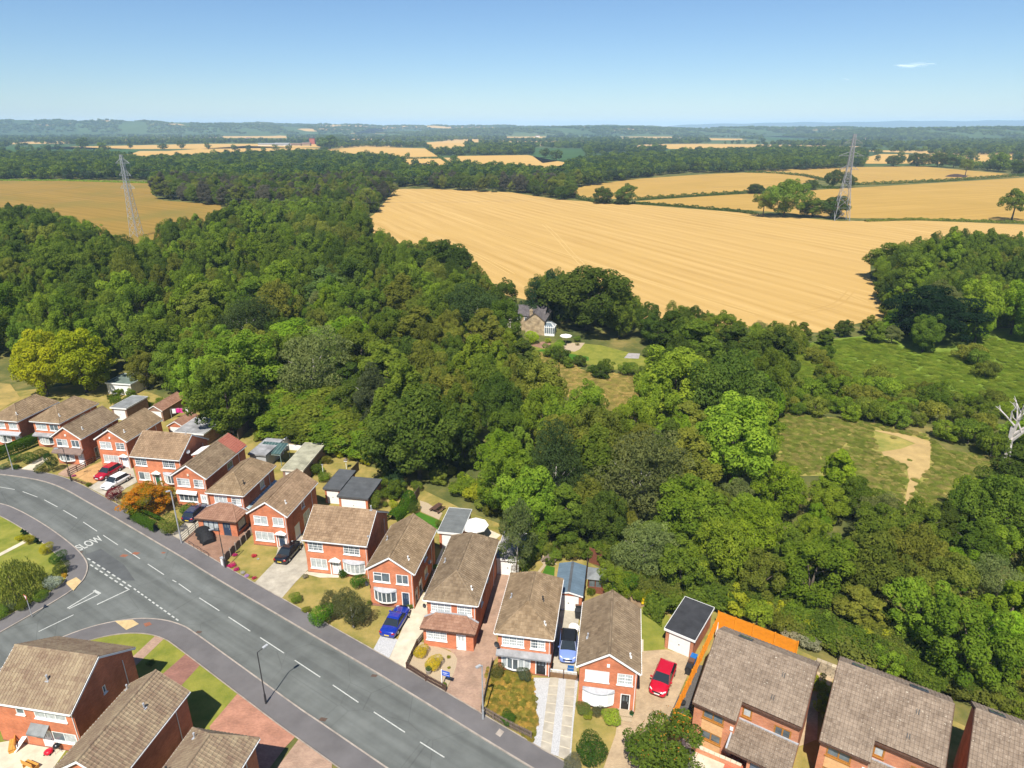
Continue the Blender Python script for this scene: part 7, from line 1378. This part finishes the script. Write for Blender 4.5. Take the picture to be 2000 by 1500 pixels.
thicket([(1222, 1150), (1260, 1165), (1290, 1195), (1260, 1185)], 7, (.8, 1.8), ['olive', 'fresh', 'lime'], ['olive weed clump on the bare garden soil', 'green weed clump on the bare garden soil', 'lime weed clump on the bare garden soil'], 'soil bed weeds', seed=36, key=('bush', 'bushfine'))
# bracken and brambles: too many to count
def cover(name, px_poly, n, hr, cols, keys=('bush', 'shrub2'), seed=1, flat=1.0, hole=None):
    g_ = random.Random(seed); W_ = [at(*p) for p in px_poly]; x0, x1 = min(p.x for p in W_), max(p.x for p in W_); y0, y1 = min(p.y for p in W_), max(p.y for p in W_); pts = []
    while len(pts) < n:
        x, y = g_.uniform(x0, x1), g_.uniform(y0, y1)
        if inpoly(*seen(x, y, 0), px_poly) and not (hole and inpoly(x, y, hole) and g_.random() < .98): h = g_.uniform(*hr); pts.append((x, y, h, h * flat * g_.uniform(.8, 1.2)))
    o = instances(name, pts, list(keys), '', cols, 2.0, 1.1); return o
cover('bracken', [(1525, 700), (1600, 670), (1700, 660), (1790, 690), (1890, 692), (1930, 660), (2060, 680), (2060, 800), (1860, 785), (1700, 765), (1545, 810)], 2600, (.3, .6), [(.22, .3, .034), (.26, .325, .042), (.19, .275, .03)], ('bushfine',), 1, 1.7)
cover('brambles', [(525, 792), (600, 770), (655, 775), (695, 828), (740, 880), (735, 900), (640, 862), (535, 848)], 330, (.9, 2.6), [(.13, .22, .018), (.17, .26, .022), (.15, .19, .022)], ('bush', 'shrub1'), 2)
cover('undergrowth', [(1180, 1090), (1300, 1185), (1430, 1185), (1560, 1238), (1780, 1318), (1980, 1395), (2060, 1400), (2060, 1250), (1800, 1250), (1500, 1150), (1250, 1060)], 700, (1.0, 2.6), [(.10, .155, .02), (.13, .19, .022), (.14, .165, .03)], ('bush', 'bushfine'), 3)
cover('long_grass', [(1500, 802), (1620, 817), (1700, 827), (1800, 847), (1850, 882), (2000, 902), (2000, 968), (1900, 958), (1800, 1055), (1735, 1075), (1640, 928), (1540, 928), (1475, 900)], 3000, (.2, .34), [(.27, .3, .06), (.4, .355, .11), (.22, .27, .048)], ('bushfine',), 4, 2.0, [Q(13, *p) for p in [(1000, 790), (1300, 840), (1410, 880), (1400, 1060), (1340, 1130), (1250, 1310), (1200, 1310), (1230, 1040), (1060, 960)]])
cover('meadow_grass', [(1042, 687), (1100, 695), (1140, 725), (1258, 738), (1258, 815), (1230, 850), (1180, 815), (1100, 765)], 1500, (.2, .4), [(.46, .39, .12), (.55, .43, .15), (.38, .35, .09)], ('bushfine',), 5, 2.0)
cover('rough_grass', [(950, 1305), (1040, 1320), (1048, 1415), (1040, 1450), (950, 1385)], 700, (.12, .28), [(.34, .29, .055), (.52, .36, .08), (.24, .24, .04)], ('bushfine',), 6, 1.1)
# ---- garden shrubs
for a in [(1, 165, 1010, 58, (.05, .11, .012), 'round clipped green dome beside the tall hedge'), (1, 290, 1025, 76, (.055, .10, .016), 'large clipped dome shrub next to the pale path'), (1, 405, 970, 62, (.075, .09, .02), 'olive clipped dome shrub beyond the pale path'), (1, 60, 1080, 45, (.09, .12, .04), 'loose pale flowering shrub by the grey lamp column'), (1, 165, 1085, 35, (.05, .1, .015), 'small shrub at the roadside end of the pale path'), (1, 420, 1115, 60, (.09, .10, .02), 'olive spreading shrub beside the pale path'), (1, 870, 1248, 28, 'mid', 'low shrub by the footway at the gold drive'),
          (8, 1390, 665, 85, (.10, .12, .02), 'big rounded olive hedge end beside the tall lamp column'), (8, 1540, 505, 58, (.045, .115, .012), 'round green shrub below the canopied window'), (8, 165, 730, 35, 'yellow', 'yellow shrub left of the garden path in the island garden'), (8, 243, 760, 45, (.3, .25, .015), 'golden rounded shrub beside the island garden path'), (8, 395, 835, 55, 'yellow', 'isolated round golden shrub near the footway'), (8, 495, 915, 62, (.05, .11, .02), 'green roundish shrub on the island garden edge'), (8, 520, 1000, 62, (.085, .12, .025), 'pale green straggly shrub on the island garden edge'),
          (8, 100, 1290, 75, (.08, .11, .05), 'grey-green shrub under the weeping willow'), (8, 205, 1290, 55, (.11, .16, .015), 'lime green shrub behind the give-way sign'), (8, 15, 1360, 60, 'mid', 'dark green shrub near the side road'), (8, 330, 1215, 60, 'mid', 'leafy green shrub at the foot of the weeping willow'), (8, 530, 1030, 25, (.3, .2, .02), 'small orange-yellow shrub by the buff tactile slab'),
          (3, 430, 872, 40, (.045, .1, .012), 'neat ball shrub under the bay window of the wide house'), (3, 550, 950, 62, (.05, .11, .012), 'leafy shrub at the corner between two brick houses'), (3, 65, 1065, 45, 'fresh', 'upright green shrub on the dry front lawn edge'), (3, 280, 1220, 92, (.07, .165, .012), 'vivid green rounded shrub on the roadside lawn'), (3, 150, 1135, 34, 'olive', 'low olive shrub on the roadside lawn'), (3, 930, 1110, 26, (.12, .18, .02), 'small bright shrub by the slate-blue door'), (3, 625, 1080, 20, 'mid', 'tiny shrub at the left of the bow window'), (3, 140, 880, 22, (.2, .2, .14), 'small white-flowered shrub by the garden path'),
          (4, 445, 820, 52, (.38, .33, .02), 'smaller yellow shrub in the gravel bed'), (4, 535, 905, 62, (.38, .33, .02), 'larger yellow shrub in the gravel bed'), (4, 630, 842, 14, (.2, .22, .02), 'tiny green tuft at the curved edge of the gravel bed'), (4, 632, 915, 12, (.2, .22, .02), 'tiny tuft beside the agent board'), (4, 600, 1040, 20, (.14, .2, .02), 'small lime shrub at the foot of the agent board'), (4, 1040, 1290, 52, (.06, .13, .015), 'green shrub in the middle of the wild front garden'), (4, 1150, 990, 50, (.08, .1, .05), 'grey-green shrub in the wild garden near the black door'), (4, 975, 960, 50, (.11, .12, .03), 'straggly olive shrub at the top of the wild front garden'),
          (5, 125, 975, 50, (.10, .12, .03), 'olive shrub left of the flower bed under the bow window'), (5, 160, 1005, 36, (.24, .28, .03), 'lime green shrub in the flower bed under the bow window'), (5, 225, 985, 44, (.08, .09, .04), 'purple-tinged shrub in the flower bed under the bow window'), (5, 305, 1035, 60, (.2, .28, .03), 'long lime green shrub beside the doorstep'), (5, 175, 645 + 625, 98, (.045, .095, .014), 'large dense round bush on the dry front lawn'), (5, 180, 205, 30, 'mid', 'small shrub in front of the summerhouse'), (5, 390, 205, 95, (.06, .13, .012), 'dense round bright bush at the corner of the soil bed'), (5, 60, 1330, 60, (.12, .13, .08), 'grey lavender clump at the roadside end of the dry lawn'),
          (2, 1440, 640, 60, 'mid', 'leafy bush beside the long mossy garage'), (2, 1535, 560, 45, (.13, .14, .015), 'yellowish shrub at the end of the long mossy garage'), (2, 1880, 890, 70, (.05, .09, .014), 'clipped bush beside the broad white garage door'), (2, 1030, 330, 45, 'dark', 'dark shrub at the corner of the dry back lawn'), (2, 1250, 350, 40, 'gold', 'golden shrub behind the walled yard'), (2, 1555, 330, 30, (.3, .26, .02), 'bright yellow shrub on the bramble bank'), (2, 1010, 345, 26, 'lime', 'lime shrub at the corner of the dry back lawn'),
          (3, 830, 240, 50, (.03, .07, .03), 'dark bluish conical shrub on the back lawn'), (3, 895, 285, 30, (.04, .09, .03), 'small dark conical shrub beside the bright hedge'), (3, 975, 230, 50, 'mid', 'leafy shrub at the top of the sandy patio'), (3, 960, 385, 48, 'dark', 'dark leafy shrub beside the new turf'), (3, 1150, 500, 35, (.1, .13, .02), 'climber-like shrub beside the seamed garage roof'), (3, 1115, 810, 28, 'fresh', 'shrub in the gap beside the long hipped house'), (3, 660, 350, 70, 'olive', 'olive bush overhanging the broad white garage door'),
          (9, 555, 490, 62, (.24, .36, .006), 'vivid lime round tree in front of the farmhouse'), (9, 700, 515, 14, 'deep', 'small dark conical shrub on the farmhouse patio'), (9, 770, 520, 45, 'bright', 'bright green low hedge on the farmhouse patio'), (9, 910, 470, 30, 'mid', 'round green shrub right of the farmhouse parasol'), (9, 910, 500, 18, (.2, .2, .1), 'pale standard shrub at the patio corner'), (9, 815, 500, 12, 'deep', 'slim dark column shrub beside the farmhouse parasol'), (9, 450, 460, 35, 'mid', 'green shrub left of the vivid lime tree'), (9, 385, 460, 35, (.03, .025, .035), 'dark purple shrub left of the farmhouse'), (9, 680, 480, 25, 'lime', 'lime shrub under the conservatory'), (9, 1490, 600, 65, 'mid', 'round dark bush beside the grey slab patio'),
          (7, 1095 - 250, 430, 24, 'dark', 'small dark shrub in the shade on the corner lawn')]:
    bush(*a, key='bushfine' if a[3] > 40 else 'bush', hf=.85 if 'dome' in a[5] or 'clump' in a[5] or 'low' in a[5] or 'long' in a[5] else 1.05)
bush(1, 520, 1110, 62, (.045, .09, .02), 'tall upright dark shrub in front of the lean-to canopy house', 'bushfine', 2.0)
for k, X, Y, r, c, lb, hf in [(8, 195, 690, 30, (.02, .05, .022), 'dark conical conifer in the island garden, first from the road bend', 1.25), (8, 305, 765, 30, (.02, .045, .02), 'dark conical conifer beside the golden rounded shrub', 1.35), (2, 1095, 330, 28, (.2, .19, .015), 'golden conical conifer on the bank, taller of two', 2.4), (2, 1168, 350, 26, (.18, .17, .015), 'golden conical conifer on the bank, shorter of two', 2.0)]:
    bush(k, X, Y, r, c, lb, 'conebush', hf, 'conifer_shrub')
bush(8, 950, 395, 66, (.16, .018, .02), 'dark red maple shrub beside the white hatchback', 'bushfine', 1.0)
_mp = bush(8, 1220, 500, 205, (.36, .17, .012), 'large spreading orange maple on the roadside bank', 'fine', .72, 'maple_tree', cat='tree')
_c = [c for c in _mp.children if c.name.startswith('crown')][0]; _c.data = _c.data.copy(); _c.data.materials[0] = leaf_mat('maple_foliage', ramp=((.17, .2, .015), (.46, .21, .012)))
p = Q(8, 1130, 520); tree('bush', p, 1.6, 1.3, 'lime', 'yellow-green patch of foliage at the foot of the orange maple', name='garden_shrub', cat='shrub')
for X, Y, r, hf in ((335, 1180, 85, 1.55), (505, 1255, 125, 1.6)): bush(3, X, Y, r, (.075, .085, .03), 'olive-leaved small birch on the roadside lawn', 'birch2', hf, 'garden_tree', 'birches on the roadside lawn', 'tree')
p = at(1312, 1402, 6.6); p.z = 0; tree('fine', p, 6.8, 2.9, (.13, .185, .024), 'rowan with orange berries beside the beige block drive', name='rowan_tree'); rw = p
g3 = np.random.default_rng(8); n = 150; u_ = unit(g3.normal(size=(n, 3))); u_[:, 2] = np.abs(u_[:, 2]); PP = np.array([0, 0, 3.8]) + u_ * np.array([3.0, 3.0, 3.1]); NN = unit(u_ + g3.normal(size=(n, 3)) * .3); T_ = unit(np.cross(NN, g3.normal(size=(n, 3))))
bo = bpy.data.objects.new('berries', quads_mesh('berries', PP, T_ * .06, unit(np.cross(NN, T_)) * .06, g3.random(n), leaf_mat('orange_berry', (.48, .22, .03)))); rt = [o for o in COL.objects if o.name == 'rowan_tree'][0]; link(bo, rt)
kind(bo, 'stuff')
# weeping willow
wp = Q(8, 150, 1190); wl = empty('weeping_willow', wp); tag(wl, 'weeping willow with trailing pale green branches in the island garden', 'tree'); g3 = np.random.default_rng(9); nS = 420; an = g3.random(nS) * 6.283; rr = np.sqrt(g3.random(nS)) * 3.0; C, A_, B_ = [], [], []
for a, r in zip(an, rr):
    z0 = 4.3 - .28 * r * r * .9 + .3 * g3.normal(); ln_ = min(z0 - .2, 1.2 + 2.2 * g3.random()); k = int(ln_ / .16)
    for i in range(max(k, 3)):
        z = z0 - i * .16; rad = r + .04 * i * .3; C.append((rad * math.cos(a) + g3.normal() * .06, rad * math.sin(a) + g3.normal() * .06, z)); d_v = unit(np.array([[math.cos(a) * .15 + g3.normal() * .15, math.sin(a) * .15 + g3.normal() * .15, -1]]))[0]; A_.append(d_v * .17); t_ = np.cross(d_v, g3.normal(size=3)); B_.append(t_ / np.linalg.norm(t_) * .06)
co = bpy.data.objects.new('crown', quads_mesh('willow_crown', np.array(C), np.array(A_), np.array(B_), g3.random(len(C)), LEAF)); co.color = (.3, .35, .06, 1); link(co, wl); to = bpy.data.objects.new('trunk', trunk_mesh('willow_trunk', 4, 4.6, 2.5, 1.2, .18)); link(to, wl)
bush(8, 435, 1125, 72, (.34, .36, .28), 'white-flowered shrub on the island garden corner', 'bushfine', .9)
# flowers
for X, Y, r, c, lb in [(840, 1255, 20, (.6, .02, .16), 'clump of magenta flowers by the scalloped fence'), (825, 1330, 28, (.6, .02, .14), 'biggest clump of magenta flowers in the roadside border'), (855, 1360, 22, (.62, .02, .15), 'magenta clump towards the drive end of the border'), (790, 1335, 16, (.55, .04, .16), 'magenta clump next to the lamp foot'), (990, 1425, 18, (.6, .03, .1), 'red-pink clump at the end of the roadside border'), (985, 1262, 22, (.6, .03, .06), 'red flowers in the round bed on the lawn'), (900, 1385, 18, (.6, .45, .5), 'pale pink clump in the roadside border'), (930, 1408, 18, (.45, .25, .5), 'lilac clump in the roadside border'), (960, 1415, 14, (.3, .3, .05), 'yellow-green clump in the roadside border'), (1015, 1280, 10, (.6, .6, .6), 'white flowers in the round bed on the lawn')]:
    bush(2, X, Y, r, c, lb, 'bushfine', .6, 'flower_clump', cat='flowers')
bush(1, 725, 1155, 22, (.3, .03, .2), 'purple flowers by the low rail fence', 'bushfine', .6, 'flower_clump', cat='flowers'); bush(2, 870, 265, 22, (.6, .03, .05), 'red flowers behind the broad flat garage', 'bushfine', .8, 'flower_clump', cat='flowers'); bush(2, 1128, 300, 22, (.6, .05, .04), 'red flowers between the golden conifers', 'bushfine', .9, 'flower_clump', cat='flowers')
for X, Y in ((600, 1410), (1460, 1410), (1640, 1440)): pass
for px, py in ((1545, 1225), (1580, 1240), (1620, 1235), (1660, 1245)):
    p = at(px, py + 25, 0); tree('bush', p, 1.7, 1.2, (.34, .33, .2), 'cream-flowering elder bush above the orange fence', name='elder_bush', cat='shrub', group='elder bushes above the orange fence')
p = Q(4, 672, 712); hb = empty('hanging_basket', (p.x, p.y, 0)); hb.location = (H11.matrix_world @ Vector((0, 0, 0))) if False else (p.x, p.y, 1.5); tag(hb, 'hanging basket on the tiled extension beside the white door', 'basket'); c = bpy.data.objects.new('plant', PROTO['bushfine'][0]); c.scale = (.3, .3, .25); c.color = (.09, .1, .05, 1); link(c, hb); m = MB(); m.lathe([(0, -.2), (.18, -.1), (.24, .1), (0, .12)], 10); m.build('basket', TIMBER_D, hb); m = MB(); m.bar((0, 0, .1), (0, 0, .55), .02); m.bar((0, 0, .55), (.05, .45, .55), .02); m.build('bracket', BLACK, hb)
# dead tree on the right
dt = empty('dead_tree', at(1965, 900)); tag(dt, 'dead tree with bare silver branches beside the dry clearing', 'tree'); m = MB(); rg = random.Random(3)
def limb(p, d, L, r, n):
    q = p + d * L; m.tube(p, q, r, r * .6, 5, cap=False)
    if n:
        for _ in range(3 if n > 1 else 2): limb(p.lerp(q, rg.uniform(.55, 1)), (d + Vector((rg.uniform(-.9, .9), rg.uniform(-.9, .9), rg.uniform(-.2, .6)))).normalized(), L * rg.uniform(.5, .75), r * .55, n - 1)
limb(Vector((0, 0, 0)), Vector((-.1, 0, 1)).normalized(), 6.0, .5, 4); m.build('trunk', mat('silver_dead_wood', (.5, .46, .43), .9, .2, 2), dt)
# ---- distant hills, farms and haze
HILLM = mat('hill_woods', (.022, .036, .02), 1, 0, .004, .05, col2=(.05, .066, .026), detail=12)
HT, HZ = [], []
def hill(name, x0, x1, y, prof, depth, seed):
    "a ridge with a rounded back, its crest following the profile (fraction, height)"
    g_ = random.Random(seed); m_ = MB(); nx, ny = 90, 12; V = []
    for i in range(nx + 1):
        f = i / nx; h = 0
        for (a, ha), (b, hb_) in zip(prof, prof[1:]):
            if a <= f <= b: t = (f - a) / (b - a); t = t * t * (3 - 2 * t); h = ha + (hb_ - ha) * t
        h *= 1 + .05 * math.sin(f * 47 + seed) + .04 * math.sin(f * 111 + seed * 2); row = []
        for j in range(ny + 1): v = j / ny; s = math.sin(math.pi * v) ** 1.2; row.append((x0 + (x1 - x0) * f, y + depth * (v - .5) * 2, max(h, 0) * s - .5 + (3 * g_.random() * s)))
        V.append(row)
    for i in range(nx):
        for j in range(ny): m_.face([V[i][j], V[i + 1][j], V[i + 1][j + 1], V[i][j + 1]])
    if name == 'hills':
        for _ in range(4500):
            i, j = g_.randrange(nx), g_.randrange(1, ny // 2 + 2); t, t2 = g_.random(), g_.random(); c00, c10, c01, c11 = [Vector(q) for q in (V[i][j], V[i + 1][j], V[i][j + 1], V[i + 1][j + 1])]; a = b = (c00.lerp(c10, t)).lerp(c01.lerp(c11, t), t2)
            if math.sin(a[0] * .006 + seed) + math.sin(a[0] * .017 + a[1] * .01) > -.8: HT.append((a[0] + (b[0] - a[0]) * t, a[1] + (b[1] - a[1]) * t, g_.uniform(9, 15), g_.uniform(7, 16))); HZ.append(a[2] + (b[2] - a[2]) * t - 1.5)
    o = m_.build(name, HILLM if name == 'far_ridge' else GROUNDM, None, smooth=True); return kind(o, 'structure')
hill('hills', -6200, -1000, 5200, [(0, 108), (.2, 108), (.42, 104), (.5, 96), (.6, 84), (.625, 98), (.65, 84), (.73, 80), (.81, 66), (1, 42)], 900, 1)
hill('hills', -3600, 1800, 6200, [(0, 50), (.1, 74), (.25, 78), (.4, 68), (.5, 58), (.6, 62), (.7, 52), (.85, 58), (1, 20)], 800, 2)
hill('hills', -900, 3800, 4600, [(0, 10), (.15, 36), (.3, 50), (.42, 40), (.55, 46), (.68, 42), (.8, 30), (1, 5)], 600, 3)
hill('hills', 1400, 5200, 3600, [(0, 5), (.15, 40), (.3, 46), (.45, 38), (.6, 42), (.75, 30), (1, 20)], 500, 4)
hill('far_ridge', 2500, 17500, 13500, [(0, 20), (.06, 95), (.12, 120), (.2, 132), (.3, 150), (.4, 165), (.55, 168), (.7, 160), (.85, 168), (1, 165)], 1500, 5)
instances('hill_woodland', HT, ['far1', 'far3'], '', ['dark', 'mid'], zs=HZ)
fb = empty('farm_buildings', at(565, 285)); fb.name = 'distant_farm'; tag(fb, 'distant grey-roofed farm sheds and stone house in the far corn', 'farm')
for x, w, h, m_, r_ in ((-95, 45, 7, CREAM, SHEET), (-45, 40, 8, GALV, SHEET), (0, 32, 7, STONE, TILE_R), (38, 22, 9, STONE, SLATE), (-15, 20, 5, WHITE_R, SHEET)):
    y = random.uniform(-15, 25); m = MB(); m.box(x, x + w, y, y + 16, 0, h * .65); m.build('wall', m_, fb, uv=True); m = MB(); slab_poly(m, [(x - 1, y - 1, h * .65), (x + w + 1, y - 1, h * .65), (x + w + 1, y + 8, h), (x - 1, y + 8, h)], .3); slab_poly(m, [(x + w + 1, y + 17, h * .65), (x - 1, y + 17, h * .65), (x - 1, y + 8, h), (x + w + 1, y + 8, h)], .3); m.build('roof', r_ if r_ in (SHEET,) else mat('far_roof', (.2, .12, .09), .9, .1), fb)
rbn = empty('red_barn', at(611, 282)); tag(rbn, 'distant red brick tower barn beside the dark clump', 'barn'); m = MB(); m.box(-8, 8, -6, 6, 0, 18); m.build('wall', mat('barn_red', (.33, .09, .06), .9, .15), rbn); m = MB(); m.box(-9, 9, -7, 7, 18, 20); m.build('roof', FELT_D, rbn)
def far_house(px, py, w, label, wall=CREAM, roof=None):
    p = at(px, py); r = empty('distant_house', p, random.uniform(-.5, .5)); tag(r, label, 'house', 'distant houses'); m = MB(); m.box(-w / 2, w / 2, -5, 5, 0, 6); m.build('wall', wall, r); m = MB(); slab_poly(m, [(-w / 2 - .5, -5.5, 6), (w / 2 + .5, -5.5, 6), (w / 2 + .5, 0, 10), (-w / 2 - .5, 0, 10)], .2); slab_poly(m, [(w / 2 + .5, 5.5, 6), (-w / 2 - .5, 5.5, 6), (-w / 2 - .5, 0, 10), (w / 2 + .5, 0, 10)], .2); m.build('roof', roof or mat('far_roof', (.2, .12, .09)), r)
    for x in (-w / 4, w / 4): m = MB(); m.box(x - .8, x + .8, -5.06, -5.01, 1, 2.4); m.build('window', GLASS, r)
for px, py in ((486, 273), (550, 277), (672, 265), (700, 262), (1165, 294), (1175, 296), (1470, 306), (1480, 303), (1195, 264), (1600, 280), (1630, 283), (1690, 274), (1295, 262), (1050, 268), (910, 266)): far_house(px, py, random.uniform(16, 26), 'pale distant house half hidden by far trees', random.choice([CREAM, WHITE_R, STONE]))
mh = empty('muck_heap', at(1868, 345)); tag(mh, 'dark muck heap left in the far right corn field', 'heap'); m = MB(); m.lathe([(9, 0), (7.5, 1.0), (5, 2.0), (2, 2.6), (0, 2.7)], 14); o = m.build('heap', mat('dark_muck', (.05, .03, .025), 1, .3, .5), mh)
for v in o.data.vertices: v.co.x *= 1.3; v.co += Vector((random.uniform(-.6, .6), random.uniform(-.6, .6), random.uniform(-.2, .2) if v.co.z > .1 else 0))
# faint fair-weather clouds
CM = bpy.data.materials.new('thin_cloud'); CM.use_nodes = True; n, l = nodes(CM); b_n = n['Principled BSDF']; b_n.inputs['Base Color'].default_value = (.9, .92, .95, 1); b_n.inputs['Roughness'].default_value = 1
tc = n.new('ShaderNodeTexCoord'); nz = n.new('ShaderNodeTexNoise'); nz.inputs['Scale'].default_value = .006; nz.inputs['Detail'].default_value = 8; l.new(tc.outputs['Object'], nz.inputs['Vector']); lw = n.new('ShaderNodeLayerWeight'); lw.inputs[0].default_value = .35; iv = n.new('ShaderNodeMath'); iv.operation = 'SUBTRACT'; iv.inputs[0].default_value = .27; l.new(lw.outputs['Facing'], iv.inputs[1]); ml = n.new('ShaderNodeMath'); ml.operation = 'MULTIPLY'; ml.use_clamp = True; l.new(iv.outputs[0], ml.inputs[0]); l.new(nz.outputs['Fac'], ml.inputs[1]); l.new(ml.outputs[0], b_n.inputs['Alpha']); tr_ = n.new('ShaderNodeBsdfTranslucent'); tr_.inputs[0].default_value = (1, 1, 1, 1); tp = n.new('ShaderNodeBsdfTransparent'); df = n.new('ShaderNodeBsdfDiffuse'); df.inputs[0].default_value = (1, 1, 1, 1); ad_ = n.new('ShaderNodeAddShader'); l.new(tr_.outputs[0], ad_.inputs[0]); l.new(df.outputs[0], ad_.inputs[1]); ms = n.new('ShaderNodeMixShader'); l.new(ml.outputs[0], ms.inputs[0]); l.new(tp.outputs[0], ms.inputs[1]); l.new(ad_.outputs[0], ms.inputs[2]); l.new(ms.outputs[0], n['Material Output'].inputs[0])
def cloud(px, py, wpx, label, dist=14000, seed=1):
    g_ = random.Random(seed); u = (px - 1000) / FPX; v = (750 - py) / FPX; d = Vector((u, math.cos(PITCH) + v * math.sin(PITCH), -math.sin(PITCH) + v * math.cos(PITCH))); c = Vector((0, 0, CAMH)) + d * dist; w = wpx * dist / FPX
    bm = bmesh.new()
    for i in range(9):
        t = g_.uniform(-.5, .5); q = bmesh.ops.create_icosphere(bm, subdivisions=3, radius=1); s = w * g_.uniform(.10, .2) * (1 - abs(t)); o_ = Vector((t * w, g_.uniform(-.1, .1) * w, g_.uniform(-.03, .05) * w))
        for vv in q['verts']: vv.co = Vector((vv.co.x * s * 1.9, vv.co.y * s, vv.co.z * s * .38)) + o_
    me = bpy.data.meshes.new('cloud'); bm.to_mesh(me); bm.free(); me.materials.append(CM); me.polygons.foreach_set('use_smooth', [True] * len(me.polygons)); o = bpy.data.objects.new('cloud', me); o.location = c; link(o); tag(o, label, 'cloud')
cloud(1798, 127, 80, 'small thin white cloud high over the right-hand fields', seed=1); cloud(1652, 155, 14, 'tiny wisp of cloud left of the small thin cloud', seed=2)
# ---- air between here and the hills
m = MB(); m.box(-24000, 24000, -400, 22000, -2, 185); hz = m.build('haze', [], None); kind(hz, 'stuff')
HM = bpy.data.materials.new('summer_haze'); HM.use_nodes = True; n, l = nodes(HM); n.remove(n['Principled BSDF']); pv = n.new('ShaderNodeVolumePrincipled'); pv.inputs['Color'].default_value = (.5, .73, 1, 1); pv.inputs['Density'].default_value = .95e-4; pv.inputs['Anisotropy'].default_value = -.25; l.new(pv.outputs[0], n['Material Output'].inputs['Volume']); hz.data.materials.append(HM)
